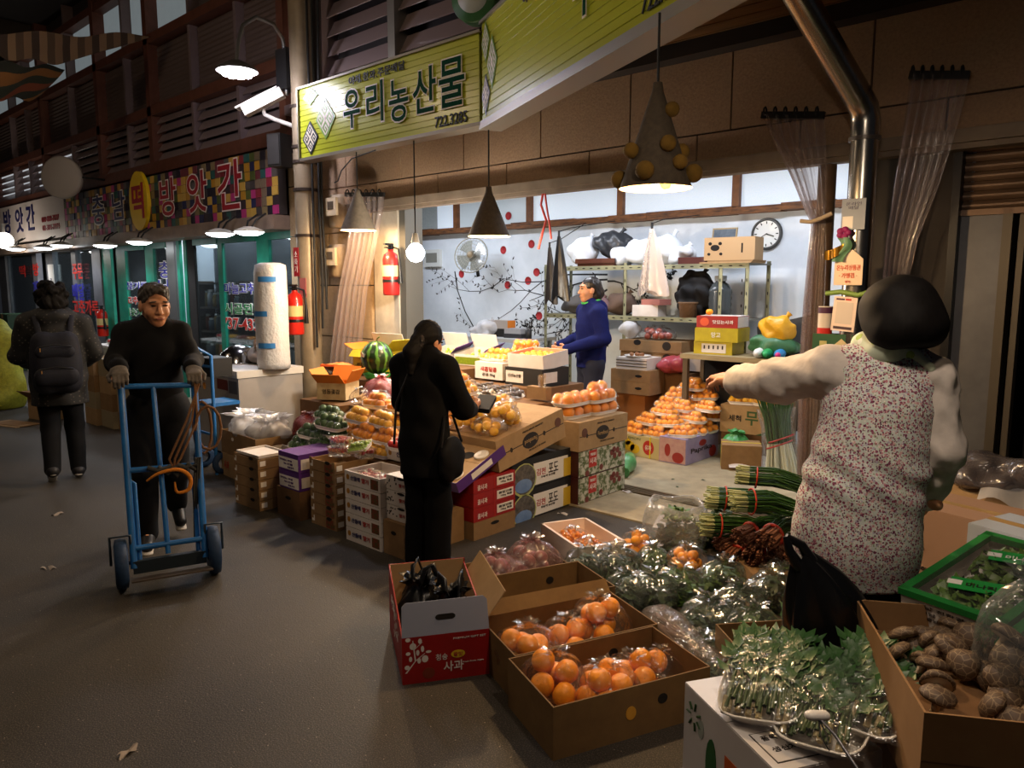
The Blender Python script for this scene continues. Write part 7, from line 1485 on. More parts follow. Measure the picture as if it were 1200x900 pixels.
for i, (x, y, hz, r, lab) in enumerate(((847, 636, .1, .042, 'small root-ended scallion bundle at the left of the pile'), (870, 628, .2, .05, 'pinkish root-ended scallion bundle at the top of the roots'), (898, 632, .21, .055, 'large root-ended scallion bundle with slanting red band'), (857, 655, .03, .05, 'root-ended scallion bundle low in the pile by the lettuce'), (882, 650, .11, .05, 'root-ended scallion bundle in the centre of the roots'), (912, 652, .11, .05, 'root-ended scallion bundle towards the lady'), (888, 668, .02, .05, 'lowest root-ended scallion bundle resting on the ground'))):
    q = at(x, y, z=hz+r); bundle(lab, (q.x, q.y, hz), R(70)+.15*i, .4, r, 360+i, R(-6), True)
# low kraft carton under the pile so that nothing floats
carton('flat kraft carton under the scallion bundles', (-1.62, 4.02, 0), R(45), (.44, .36, .1), m_kraft, tape=False)
q = at(838, 610, z=.15); t = thing('leaf_bundle', 'heap of dark parsley leaves left of the scallion roots', 'greens', (q.x, q.y, 0)); o = leaves_g(.16, .14, .26, 420, 340, .07, .02, .6, .3).obj('leaves', m_leafs[0], t); o['kind'] = 'stuff'; G().tube([(0, 0, .01), (.02, .0, .2)], .02, 8).obj('stalks', m_chw, t)
t = tag(G().grid(lambda u, v: ((u-.5)*.42, (v-.5)*.3, .018+.012*math.sin(u*9)*math.sin(v*7)), 16, 12).obj('paper_sheet', m_wcard, None, (at(815, 612, z=0).x, 4.5, .0), (0, 0, .4)), 'crumpled white paper sheet behind the scallion bundles', 'paper')
# brown carton piece at the lady's feet
t = near_box('kraft carton standing between the herbs and the white box', (-1.18, 2.92), (.4, .3, .2), 0, False, R(50))
# ---- white vegetable box with four packs of greens
ZT = .42; P0, P1 = at(803, 799, z=ZT), at(905, 900, z=ZT); u = (P1-P0).normalized(); rzW = math.atan2(u.y, u.x)+PI/2    # local -y runs toward the viewer
v = Vector((-u.y, u.x, 0)); d = (.33, .46, .3); cW = P0+u*.21+v*.26 if False else P0+u*(d[1]/2)+Vector((math.cos(rzW), math.sin(rzW), 0))*(d[0]/2)
lo = carton('clear-wrapped low carton under the white vegetable box', (cW.x, cW.y, 0), rzW, (d[0]+.03, d[1]+.03, ZT-d[2]-.002), m_wcard, tape=False)
t = carton('white vegetable box with a green cucumber print carrying the packs of greens', (cW.x, cW.y, ZT-d[2]), rzW, d, m_foam if False else mat('glossy_white_box', '#cfcbc9', .35, col2='#c2bdba', scale=5), tape=False, name='vegetable_box')
m_cuc = mat('cucumber_print', '#1f5a2c', .5)
# left face: cucumber, leaf sprig and orange field
oval(t, 'L', d, .07, .12, .028, .085, m_cuc, 'cucumber_print'); oval(t, 'L', d, .13, .2, .016, .03, mat('outline_print', '#9aa39a', .5), 'print_mark'); panel(t, 'L', d, (-.225, .0, .0, .2), mat('orange_field', '#c2561a', .5))
for k in range(7): G().tube([(-d[0]/2-.002, .17+.02*math.cos(k*.9), .22+.02*math.sin(k*.9)), (-d[0]/2-.002, .17+.04*math.cos(k*.9), .22+.045*math.sin(k*.9))], .004, 4).obj('leaf_print', m_grnink, t)
G().b2((-.14, -.2, d[2]), (.02, -.07, d[2]+.0012)).obj('label_frame', m_ink, t); G().b2((-.137, -.197, d[2]), (.017, -.073, d[2]+.002)).obj('label_field', mat('glossy_white_box', '#cfcbc9', .35), t); text('lettering', '품목 · 등급', m_ink, t, (-.06, -.1, d[2]+.003), rot=(0, 0, 0), width=.12, height=.02, ext=.0008); text('lettering', '생산자', m_ink, t, (-.08, -.15, d[2]+.003), rot=(0, 0, 0), width=.08, height=.02, ext=.0008)
def greens_pack(label, p, rot, seed):
    t = thing('greens_pack', label, 'greens pack', p, 0, None, rot=rot); t.scale = (1.22, 1.15, 1.1); a, b = .2, .3; tray_g(a, b, .036).obj('foam_tray', m_foam, t); rs = random.Random(seed); g, st, rt_ = G(), G(), G()
    for i in range(30):
        x = rs.uniform(-.075, .075); y0 = -b/2+.025+rs.uniform(0, .03); st.tube([(x, y0, .025+rs.random()*.02), (x*.95, -.05, .04+rs.random()*.012), (x*.9+rs.uniform(-.02, .02), .03, .045)], [.006, .0045, .003], 5, False)
        if i % 3 == 0: rt_.tube([(x, y0-.012, .03), (x, y0+.03, .032+rs.random()*.02)], [.008, .006], 5)
    for i in range(290):
        x, y = rs.uniform(-.085, .085), -.065+.19*math.sqrt(rs.random()); z = .046+rs.random()*.02; dr = Vector((rs.uniform(-.6, .6), rs.uniform(.3, 1), rs.uniform(-.06, .05))).normalized(); s_ = dr.cross(Vector((rs.uniform(-.3, .3), 0, 1))).normalized(); l = rs.uniform(.035, .065); w = rs.uniform(.009, .018); c_ = Vector((x, y, z)); nn = s_.cross(dr)
        g.raw([c_, c_+dr*l*.45+s_*w, c_+dr*l+nn*.006, c_+dr*l*.45-s_*w, c_+dr*l*.45-nn*.004], [(0, 1, 4), (1, 2, 4), (2, 3, 4), (3, 0, 4)], True)
    o = st.obj('stems', mat('stem_green', '#44582a', .45, col2='#2c4019', scale=30), t); o['kind'] = 'stuff'; o = g.obj('leaves', mat('leaf_fresh', '#35602a', .4, col2='#20431a', scale=25), t); o['kind'] = 'stuff'; o = rt_.obj('root_ends', mat('root_pale', '#b5a67a', .6, col2='#6a5a3a', scale=40), t); o['kind'] = 'stuff'
    balls = [(x_, y_, .008, .055) for x_ in (-.05, 0, .05) for y_ in (-.08, -.02, .04, .1)]; drape_g(a, b, balls, .038, 15, 19, seed).obj('film_wrap', m_clear, t); return t
def gp(x, y, z): q = at(x, y, z=z); return (q.x, q.y, z)
VA = math.atan2(.738, -.674)-PI/2      # yaw that points local +y away from the viewer
greens_pack('wrapped tray of chrysanthemum greens lying flat on the white box', gp(900, 806, .47), (R(16), R(-8), VA-R(30)), 401); greens_pack('wrapped tray of greens with cut white roots under the plastic clip', gp(972, 836, .465), (R(16), R(-4), VA-R(36)), 402)
greens_pack('wrapped tray of leafy greens sticking up behind the first tray', gp(956, 782, .46), (R(20), R(-6), VA-R(32)), 403); greens_pack('wrapped tray of dark greens leaning at the mushroom carton side', gp(1020, 818, .5), (R(16), R(0), VA-R(42)), 404)
q = at(958, 834, z=.6); t = thing('bag_clip', 'white plastic clip with a grey strap lying on the greens', 'clip', (q.x, q.y, .575), VA); S = Soft(.003); S.cone((-.016, 0, .015), (.016, 0, .015), .016, .016, (0, 0, 1), .01, False, .7); obj('clip_head', soft_mesh('clip_head', [S.build()], mat('clip_white', '#dcd8d2', .3)), t); G().tube([(.005, -.01, .01), (.02, -.06, .0), (.05, -.16, -.05), (.08, -.22, -.08)], .004, 6).obj('strap', mat('strap_grey', '#6a6a70', .3, .5), t); G().tube([(0, -.01, .008), (-.012, -.05, -.005), (-.006, -.09, -.02), (.004, -.05, -.005), (.002, -.01, .008)], .0022, 5).obj('wire_loop', m_cord, t)
# ---- shiitake carton on a hidden stand
ZM = .67; fl_, l_, r_ = at(1083, 835, z=ZM), at(1003, 702, z=ZM), at(1200, 795, z=ZM); ux = (r_-fl_); ux.z = 0; rzM = math.atan2(ux.y, ux.x); dep = (l_-fl_).length; wid = .56
rzM = math.atan2((l_-fl_).y, (l_-fl_).x)-PI/2; cM = fl_+Vector((math.cos(rzM), math.sin(rzM), 0))*wid/2+(l_-fl_)*.5
t = carton('kraft carton under the open carton of shiitake mushrooms', (cM.x, cM.y, 0), rzM, (wid-.02, dep-.02, ZM-.243), m_kraftD, tape=False)
d = (wid, dep, .24); t = near_box('open kraft carton of shiitake mushrooms with red lettering', (cM.x, cM.y), d, ZM-.24, False, rzM, mat('kraft_warm', '#94714a', .85, col2='#84623e', scale=10)); text('lettering', '하늘그린', m_redink, t, (.14, -dep/2-.002, .04), width=.2, height=.05, ext=.001, bold=.01); text('lettering', '농협인증', m_grnink, t, (-.13, -dep/2-.002, .045), width=.07, height=.016, ext=.001)
oval(t, 'F', d, -.2, .045, .028, .022, m_grnink, 'green_emblem'); oval(t, 'F', d, -.197, .047, .016, .012, mat('kraft_warm', '#9a6a3e', .85), 'green_emblem', .003); G().b2((-wid/2, -dep/2-.0012, .118), (wid/2, -dep/2, .121)).obj('fold_line', m_kraftD, t)
def shiitake_mesh(name, r, seed):
    g = G(); g.lathe([(r*.22, -r*.3), (r*.25, r*.3), (r*.85, r*.3), (r*1.0, r*.42), (r*.97, r*.62), (r*.75, r*.9), (r*.35, r*1.05), (.001, r*1.08)], 18, fn=lambda t_, i: 1+.07*math.sin(3*t_+i*.6+seed)); g.mi = [1 if i < 36 else 0 for i in range(len(g.f))]
    return g.mesh(name, shm, m_gill)
def shii():
    m, nt, b, out = nodes('shiitake_cap'); L = nt.links.new; tc = N(nt, 'ShaderNodeTexCoord'); v = N(nt, 'ShaderNodeTexVoronoi', Scale=55, feature='DISTANCE_TO_EDGE'); L(tc.outputs['Object'], v.inputs[0]); cr = N(nt, 'ShaderNodeValToRGB'); cr.color_ramp.elements[0].color = srgb('#8f7a5e'); cr.color_ramp.elements[0].position = .0; cr.color_ramp.elements[1].color = srgb('#54402f'); cr.color_ramp.elements[1].position = .07; L(v.outputs[0], cr.inputs[0]); L(cr.outputs[0], b.inputs['Base Color']); b.inputs['Roughness'].default_value = .6; return m
shm = shii(); SM = [shiitake_mesh('shiitake', .042, k) for k in range(3)]
rs = random.Random(77); base = Vector((cM.x, cM.y, ZM-.24)); Rm = Matrix.Rotation(rzM, 4, 'Z')
for i in range(26):
    u, v_ = -wid/2+.06+rs.random()*(wid-.3), -dep/2+.06+rs.random()*(dep-.12); z = .17+rs.random()*.05; p_ = base+Rm@Vector((u, v_, z-.012))
    t2 = thing('shiitake', 'loose brown shiitake mushroom with cracked cap in the open carton', 'mushroom', p_, rs.random()*6, 'loose shiitake in the carton', rot=(rs.uniform(-.9, .9), rs.uniform(-.9, .9), rs.random()*6)); obj('cap', SM[i % 3], t2)
    G().lathe([(.011, -.02), (.009, -.012), (.012, .01)], 8).obj('stem', m_gill, t2)
G().b2((-wid/2+.01, -dep/2+.01, .006), (wid/2-.01, dep/2-.01, .15)).obj('paper_fill', m_kraftD, t)
p_ = base+Rm@Vector((wid/2-.2, -.02, .152)); t = thing('mushroom_bag', 'clear plastic bag of shiitake mushrooms standing in the open carton', 'bag', p_, .4); bag_g(.15, .12, .34, 410, .3, .3, .16).obj('plastic_bag', film('clear_grey_bag', '#f4f6f6', .1, .1, .9, 14, .12, '#c9d0d0'), t)
for i in range(12): o = obj('shiitake', SM[i % 3], t, (rs.uniform(-.09, .09), rs.uniform(-.07, .07), .03+rs.random()*.1), (rs.uniform(-1.5, 1.5), rs.uniform(-1.5, 1.5), 0), scale=1.1)
# ---- green trays of herbs
m_gtray = mat('green_tray', '#1f7a34', .45, col2='#176228', scale=6); g1 = at(1036, 672, z=.74); g2 = at(1155, 712, z=.74); gx = (g2-g1); wid2 = gx.length; rzG = math.atan2(gx.y, gx.x)
def herb_tray(label, loc, rz, tilt, w, dp, seed):
    d = (w, dp, .1); t = carton(label, loc, rz, d, m_wcard, open_=True, tape=False, name='herb_tray', tilt=tilt)
    g = G(); e = .022
    for a, b in (((-w/2-.006, -dp/2-.006, .085), (w/2+.006, -dp/2+e, .106)), ((-w/2-.006, dp/2-e, .085), (w/2+.006, dp/2+.006, .106)), ((-w/2-.006, -dp/2, .085), (-w/2+e, dp/2, .106)), ((w/2-e, -dp/2, .085), (w/2+.006, dp/2, .106))): g.b2(a, b)
    g.obj('green_rim', m_gtray, t)
    for k in range(2):
        o = leaves_g(w*.42, dp*.23, .05, 420, seed+k, .05, .014, .5, .1).obj('herbs', m_leafs[1 if k else 3], t, (0, -dp*.24+k*dp*.48, .05)); o['kind'] = 'stuff'
        G().box((.01, -dp*.24+k*dp*.46, .112), (.15, .075, .002), rot=(0, 0, .3)).obj('green_label', mat('label_green', '#1f8a3c', .4), t); text('lettering', '미나리', m_whtink if k else m_ink, t, (.02, -dp*.24+k*dp*.46, .114), rot=(0, 0, .3), width=.08, height=.026, ext=.0008, bold=.02); G().box((-.05, -dp*.25+k*dp*.46-.01, .1128), (.04, .03, .002), rot=(0, 0, .3)).obj('white_patch', m_whtink, t)
    drape_g(w-.03, dp-.03, [], .106, 9, 9, seed).obj('film_wrap', m_clear, t)
    for q in range(3): text('lettering', '충남 친환경 재배', m_ink, t, (0, -dp/2-.002, .066-.018*q), width=w*(.7-.12*q), height=.011, ext=.0006)
    return t
H1 = (g1+g2)/2+Vector((.05, .03, 0)); yv = Vector((-math.sin(rzG), math.cos(rzG), 0))
herb_tray('green-rimmed herb tray with two green labels lying topmost', tuple(H1+yv*.27+Vector((0, 0, -.1))), rzG, R(9), wid2, .54, 420)
herb_tray('green-rimmed herb tray at the right, half out of view beside the first', tuple(H1+Vector((math.cos(rzG), math.sin(rzG), 0))*(wid2+.015)+yv*.2+Vector((0, 0, -.13))), rzG, R(9), wid2, .54, 430)
low = carton('green-edged tray lying under the topmost herb tray', tuple(H1+yv*.46+Vector((.03, 0, -.21))), rzG, (wid2+.04, .4, .1), m_gtray, tape=False, tilt=R(9), name='herb_tray')
st = carton('large kraft carton supporting the herb trays', (H1.x+yv.x*.54, H1.y+yv.y*.54, 0), rzG, (wid2, .36, .48), m_kraftD, tape=False)
st2 = carton('kraft carton supporting the right hand herb tray', (H1.x+yv.x*.54+math.cos(rzG)*(wid2+.06), H1.y+yv.y*.54+math.sin(rzG)*(wid2+.06), 0), rzG, (.28, .36, .55), m_kraftD, tape=False)
# ---- cartons behind the lady
def place(x, y, z): q = at(x, y, z=z); return q
q = at(1105, 640, Y=3.75); d = (.5, .36, .34); t = carton('pinkish kraft carton lettered in black behind the lady', (q.x+.06, 3.95, .28), R(-14), d, mat('kraft_pink', '#a08069', .8), tape=True); text('lettering', '추', m_ink, t, (-.13, -.182, .15), width=.05, height=.05, ext=.001, bold=.02); text('lettering', '상추·배추', m_ink, t, (-.08, -.182, .05), width=.16, height=.02, ext=.001); text('lettering', '김치용', m_ink, t, (.252, .0, .15), rot=SIDE_R, width=.12, height=.05, ext=.001)
carton('kraft carton under the pinkish lettered carton', (q.x+.06, 3.95, 0), R(-14), (.52, .38, .278), m_kraftD)
q = at(1180, 600, Y=3.5); d = (.4, .3, .2); t = carton('pale blue box with navy lettering behind the herb trays', (q.x+.1, 3.62, .46), R(-20), d, mat('pale_blue_box', '#a9b4c4', .5)); text('lettering', '새벽 신선배송', m_navy2, t, (-.1, -.152, .15), width=.12, height=.025, ext=.001, bold=.02); text('lettering', '농산물', m_navy2, t, (.0, -.152, .05), width=.08, height=.025, ext=.001, bold=.02)
carton('tall kraft carton under the pale blue box', (q.x+.12, 3.66, 0), R(-20), (.42, .34, .458), m_kraft)
t = carton('open kraft carton with plastic sheeting beside the grey panel', (at(1165, 540, Y=4.2).x, 4.47, .013), R(-2), (.6, .34, .62), m_kraft, open_=True, tape=False); flap(t, (.6, .34, .62), 'F', 1.9, .17, m_kraftL); flap(t, (.6, .34, .62), 'L', .4, .15, m_kraftL)
t = thing('plastic_sheet', 'crumpled clear grey plastic sheeting heaped on the kraft cartons', 'plastic sheet', (t.location.x, 4.42, .68)); S = Soft(.016)
for i in range(14): S.ell((rnd.uniform(-.28, .3), rnd.uniform(-.15, .15), rnd.uniform(.0, .09)), (.1, .08, .05), .04)
obj('sheet_folds', soft_mesh('sheet_folds', [S.build(dispf(70, .014, 50))], film('grey_sheet', '#9a9498', .45, .18, .9, 12, .18, '#6a6468')), t); G().grid(lambda u, v: (-.05+.35*u, -.28+.2*v, .05+.03*math.sin(u*8)-.12*(1-v)), 16, 8).obj('white_fold', film('white_sheet', '#d8d8dc', .6, .2, .8, 12, .1, '#c9cacf'), t)
# ---- black bag hanging by the lady
p_ = at(992, 712, d=2.36); t = thing('carrier_bag', 'large black plastic carrier bag hanging at the side of the lady', 'bag', (p_.x, p_.y, p_.z-.19), rot=(R(-4), R(-22), .9)); g = G()
def bf(u, v):
    w = .03+.12*math.sin(min(1, v*1.15)*PI/2)*(1-.25*v*v); a = 2*PI*u; k = 1+.12*math.sin(5*a+v*4)+.06*math.sin(11*a)
    return (w*math.cos(a)*k, w*.5*math.sin(a)*k, .36*(1-v)-.0+.015*math.sin(3*a))
g.grid(bf, 36, 22, True, True); g.obj('bag_skin', m_blackbag, t); t.scale = (1.08, 1.08, 1.05)
G().tube([(0.02, 0, .34), (.01, .0, .4), (-.02, .01, .44)], [.02, .014, .01], 8).obj('bag_handle', m_blackbag, t); G().tube([(-.02, 0, .34), (-.03, 0, .4), (-.02, .01, .44)], [.02, .014, .01], 8).obj('bag_handle', m_blackbag, t)
# ================================================================== INSIDE THE SHOP
m_slot = mat('slotted_angle', '#8d8f74', .5, .3, col2='#74765e', scale=8); SX0, SX1 = at(655, 340, Y=7.1).x, at(888, 340, Y=7.1).x; XM = at(747, 340, Y=7.1).x; XM2 = at(858, 320, Y=7.1).x
t = thing('storage_rack', 'pale green slotted steel rack loaded with bags against the back wall', 'shelf', (SX0, 7.05, .02))
for x in (0, XM-SX0, XM2-SX0, SX1-SX0):
    for y in (-.2, .28):
        if y < 0 or x in (0, SX1-SX0): G().b2((x-.02, y, 0), (x+.02, y+.006, 1.87)).b2((x-.02, y, 0), (x-.014, y+.04, 1.87)).obj('post', m_slot, t)
        for k in range(12): oval(t, 'F', (0, -2*y, 0), x, .25+k*.13, .006, .018, m_hole, 'slot')
for z, x1 in ((1.83, SX1-SX0), (1.29, SX1-SX0)):
    G().b2((-.02, -.2, z), (x1+.02, .3, z+.012)).obj('shelf_board', mat('rack_board', '#6a6a60', .5, .3), t); G().b2((-.02, -.206, z-.035), (x1+.02, -.2, z+.014)).obj('shelf_edge', m_slot, t)
    for k in range(24): oval(t, 'F', (0, .412, 0), .04+k*x1/24, z-.012, .02, .006, m_hole, 'slot')
ZS1, ZS2 = .02+1.843, .02+1.303
def lump_bag(label, x, z, r, m, seed, y=7.05, name='storage_bag', amp=.012):
    t = thing(name, label, 'bag', (x, y, z)); S = Soft(.014); rs = random.Random(seed)
    S.ell((0, 0, r[2]*.5), (r[0]*.8, r[1]*.85, r[2]*.5), .04)
    for i in range(9): S.ell((rs.uniform(-.6, .6)*r[0], rs.uniform(-.5, .5)*r[1], r[2]*rs.uniform(.3, .75)), (r[0]*.4, r[1]*.45, r[2]*.25), .03)
    obj('bag_skin', soft_mesh('bag_skin', [S.build(dispf(seed, amp, 45), cut=lambda X, Y, Z: -Z)], m), t); G().tube([(r[0]*.3, 0, r[2]*.8), (r[0]*.42, .01, r[2]*1.0), (r[0]*.5, .02, r[2]*1.08)], [.03, .018, .03], 8).obj('tied_neck', m, t); return t
m_wbag = mat('white_bag', '#d6dde6', .4, bump=.5, bscale=14); m_dbag = mat('dark_grey_bag', '#2e3136', .35, bump=.6, bscale=16); m_blk = mat('black_fabric', '#0e0e10', .8)
X_ = lambda px, Y=7.0: at(px, 320, Y=Y).x
lump_bag('white plastic bag at the left end of the rack top', X_(682), ZS1, (.2, .17, .34), m_wbag, 501); lump_bag('dark grey plastic bag bulging on the rack top', X_(714), ZS1+.09, (.27, .16, .3), m_dbag, 502, 7.08)
t = thing('serving_tray', 'flat brown wooden tray under the dark grey bag', 'tray', (X_(705), 7.05, ZS1+.002)); G().b2((-.25, -.17, 0), (.25, .17, .03)).obj('tray_base', mat('tray_brown', '#4a2418', .45), t); [G().b2((-.27, y-.01, .03), (.27, y+.01, .08)).obj('tray_rim', mat('tray_brown', '#4a2418', .45), t) for y in (-.18, .18)]
for i, (px, w, h) in enumerate(((728, .17, .22), (753, .2, .3), (780, .2, .33), (797, .15, .2))): lump_bag(('white bag of foam trays next to the dark grey bag', 'tall white bag of foam trays left of the hanging clear bag', 'tall white bag of foam trays right of the hanging clear bag', 'small white bag beside the dark red boxes')[i], X_(px), ZS1, (w, .17, h), m_wbag, 510+i, 7.02+.04*(i % 2))
t = carton('flat dark red box on the rack top', (X_(815), 7.02, ZS1), .05, (.3, .24, .07), mat('dark_red_card', '#4a1a18', .5), tape=False)
d = (.5, .26, .22); t = carton('small kraft carton with round punched holes on the rack top', (X_(857, 6.95), 6.98, ZS1+.03), .12, d, mat('tan_carton', '#a58660', .8), tape=False)
for (u, v, r1, r2) in ((-.14, .12, .045, .03), (-.19, .16, .018, .016), (-.09, .16, .018, .016), (-.2, .06, .016, .014), (-.08, .06, .016, .014)): oval(t, 'F', d, u, v, r1, r2, m_hole, 'punched_hole')
G().b2((.12, -.132, .07), (.135, -.13, .16)).obj('slot_hole', m_hole, t)
G_ = thing('board', 'thin kraft board under the punched carton', 'board', (X_(857, 6.95), 6.98, ZS1)); G().b2((-.28, -.16, 0), (.26, .16, .014)).obj('board_sheet', m_kraftL, G_); G().b2((-.2, -.15, .015), (.27, .15, .029)).obj('board_sheet', m_kraft, G_)
t = thing('picture_frame', 'small framed photograph standing behind the punched carton', 'picture', (X_(848, 7.2), 7.18, ZS1+.25), rot=(R(-12), 0, .1)); G().b2((-.13, 0, 0), (.13, .015, .12)).obj('frame', mat('frame_tan', '#8a7752', .5), t); G().b2((-.115, -.002, .015), (.115, .0, .105)).obj('picture', mat('photo_dark', '#2c3540', .4, col2='#55606a', scale=12), t); G().b2((-.01, .015, -.24), (.01, .02, .02)).obj('prop', m_kraft, t)
# middle shelf
lump_bag('black jacket heaped on the middle shelf', X_(812), ZS2, (.24, .18, .46), m_blk, 520, amp=.02, name='folded_jacket'); lump_bag('grey cloth bundle on the left of the middle shelf', X_(676), ZS2, (.24, .16, .22), mat('grey_cloth', '#4d4a48', .8), 521); lump_bag('brown cloth bundle in the middle of the shelf', X_(728), ZS2, (.2, .15, .25), mat('brown_cloth', '#57453a', .8), 522); lump_bag('dusty pink cloth bundle beside the brown one', X_(706), ZS2, (.14, .15, .2), mat('pink_cloth', '#6a5254', .8), 523, 6.95)
t = thing('wicker_basket', 'small wicker basket on the middle shelf', 'basket', (X_(808, 6.92), 6.92, ZS2)); G().lathe([(.001, 0), (.085, 0), (.1, .14), (.106, .15), (.096, .15), (.08, .01)], 20, fn=lambda t_, i: 1+.02*math.sin(20*t_+i*3)).obj('basket_wall', mat('wicker', '#6a5038', .8, bump=.8, bscale=60), t); G().lathe([(.1, .14), (.112, .15), (.1, .16)], 20).obj('basket_rim', mat('wicker', '#6a5038', .8), t)
t = thing('glass_jar', 'tall ribbed dark jar on the middle shelf beside the black jacket', 'jar', (X_(846, 7.0), 6.98, ZS2)); G().lathe([(.001, 0), (.1, 0), (.11, .03)]+[(.11+.006*(k % 2), .05+k*.03) for k in range(9)]+[(.08, .34), (.05, .36), (.05, .38)], 20).obj('jar_body', mat('jar_smoke', '#3d4244', .2), t); G().lathe([(.055, .37), (.06, .38), (.06, .42), (.001, .425)], 16).obj('jar_lid', mat('lid_grey', '#8f9496', .4), t)
t = carton('small white box at the end of the clear hanging bag', (X_(760, 6.92), 6.95, ZS2), .1, (.3, .2, .12), m_wcard, tape=False); t = carton('pink flat box lying on the small white box', (X_(768, 6.92), 6.95, ZS2+.121), -.2, (.26, .18, .06), mat('pink_card', '#9a6258', .6), tape=False)
t = carton('magenta packet beside the small white box', (X_(748, 6.9), 6.9, ZS2), 0, (.06, .06, .12), mat('magenta', '#8a1f4c', .5), tape=False)
# hanging bags
def hang_bag(label, px, y0, y1, w, m, Y=6.3, tw=.02):
    a, b = at(px, y0, Y=Y), at(px, y1, Y=Y); t = thing('hanging_bag', label, 'bag', (a.x, Y, b.z)); h = a.z-b.z
    def f(u, v):
        q = 2*PI*u; k = tw+(w-tw)*min(1, v*1.05)**.9; return (k*math.cos(q)*(1+.12*math.sin(5*q+v*3))+.04*v, k*.45*math.sin(q)*(1+.12*math.sin(7*q)), h*(1-v)+(.03*math.sin(3*q) if v > .6 else 0))
    G().grid(f, 30, 18, True, True).obj('bag_skin', m, t); G().tube([(0, 0, h), (0, .0, h+.06)], .012, 6).obj('hook', m_cord, t)
    G().tube([(0, 0, h+.05), (0, .2, h+.1), (0, YB-.16-Y, 2.4-b.z)], .005, 5).obj('cord', m_cord, t); return t
hang_bag('pale clear plastic bag hanging from the timber beam', 764, 268, 344, .17, film('peach_sheet', '#efe2da', .62, .25, .6, 10, .06, '#d8c8bc'), 6.5); hang_bag('black plastic bag hanging by the painted tree', 655, 277, 350, .12, m_blackbag, 6.4); hang_bag('brown black bag hanging left of the black one', 644, 290, 354, .09, mat('brown_bag', '#241d18', .4, bump=.6, bscale=20), 6.75)
q = [(637, 222), (634, 240), (640, 258), (636, 272), (631, 292)]; tag(G().tube([tuple(at(x, y, Y=4.66)) for x, y in q], .012, 6, flat=.4).obj('red_ribbon', m_redink), 'red ribbon hanging from above the hanging black bags', 'ribbon'); tag(G().tube([tuple(at(x, y, Y=4.66)) for x, y in ((638, 221), (641, 245), (644, 262), (646, 280))], .01, 6, flat=.4).obj('red_ribbon', m_redink), 'second red ribbon strand reaching down to the black bags', 'ribbon')
# desk at the left with papers
t = thing('desk', 'pale grey desk against the mural wall', 'desk', (-6.78, 6.85, .02)); G().b2((-.95, -.35, .96), (.95, .35, 1.0)).obj('desk_top', mat('desk_grey', '#a9adb0', .5), t)
for x in (-.9, .86):
    for y in (-.32, .28): G().b2((x, y, 0), (x+.04, y+.04, .96)).obj('leg', m_alu, t)
for i, (px, w, h, c_, lab) in enumerate(((606, .26, .05, '#2c2c30', 'dark ledger book lying on the desk'), (606, .24, .06, '#8d8f94', 'grey notebook pile on the ledger'),)):
    t = carton(lab, (at(px, 395, Y=6.75).x, 6.75, 1.021+i*.052), .1, (w, .2, h), mat('book_%d' % i, c_, .5), tape=False, name='book', cat='book')
t = carton('small box with an orange end on the desk', (at(588, 390, Y=6.8).x, 6.8, 1.021), .1, (.3, .16, .2), mat('small_box_grey', '#9a938e', .6), tape=False); G().b2((.15, -.08, .1), (.152, .08, .2)).obj('orange_end', m_orcard, t); G().b2((-.15, -.081, 0), (.15, -.08, .1)).obj('dark_front', m_blackc, t)
t = thing('pen_holder', 'dark pen holder standing on the desk', 'pen holder', (at(618, 390, Y=6.7).x, 6.72, 1.021)); G().lathe([(.001, 0), (.04, 0), (.04, .1), (.036, .1), (.036, .01)], 14).obj('cup', m_blackc, t)
for k in range(4): G().tube([(rnd.uniform(-.02, .02), rnd.uniform(-.02, .02), .02), (rnd.uniform(-.05, .05), rnd.uniform(-.03, .03), .19)], .005, 5).obj('pen', m_ink, t)
lump_bag('clear crumpled plastic bag on the desk beside the fan cable', at(570, 400, Y=6.7).x, 1.021, (.2, .15, .2), m_milky, 530, 6.7)
# cartons around the woman in blue
def cart_at(label, px, py, Y, d, m, z0, rz=0, **k):
    q = at(px, py, Y=Y); return carton(label, (q.x, Y+d[1]/2, z0), rz, d, m, tape=False, **k)
q = at(655, 440, Y=5.55); t = carton('olive kraft carton left of the woman in blue', (-4.95, 5.72, .02), .05, (.34, .3, .68), mat('olive_card', '#8a7434', .7), tape=False); t = carton('printed kraft carton on the olive carton', (-4.95, 5.72, .701), .05, (.34, .3, .2), m_kraft, tape=False)
for (u, v) in ((-.08, .1), (0, .1), (.08, .1), (-.04, .05), (.05, .05)): oval(t, 'F', (.34, .3, .2), u, v, .022, .02, mat('print_maroon', '#4a2420', .6), 'fruit_print')
bx = at(728, 500, Y=6.35).x
stack = (((.34, .3, .52), mat('card_rust', '#8a5422', .75), 'rust brown tall carton on the floor behind the citrus packs'), ((.46, .34, .13), m_kraft, 'kraft fruit carton above the rust brown carton'), ((.46, .34, .12), m_kraft, 'kraft fruit carton, second above the rust brown carton'), ((.36, .3, .12), m_wcard, 'white stacked trays above the kraft fruit cartons'))
z = .021
for d, m, lab in stack:
    t = carton(lab, (bx+.02, 6.62, z), .04, d, m, tape=False); z += d[2]+.001
    if m is m_kraft: oval(t, 'F', d, .1, d[2]*.5, .04, .014, m_hole)
    if m is m_wcard:
        for k in range(3): G().b2((-.182, -.152, .03+.03*k), (.182, -.15, .036+.03*k)).obj('tray_edge', m_ink, t)
t = thing('fruit_plate', 'plate of small brown fruit on the white trays', 'plate', (bx+.02, 6.6, z)); G().lathe([(.001, 0), (.1, .0), (.14, .02), (.1, .008), (.001, .006)], 20).obj('plate', m_foam, t)
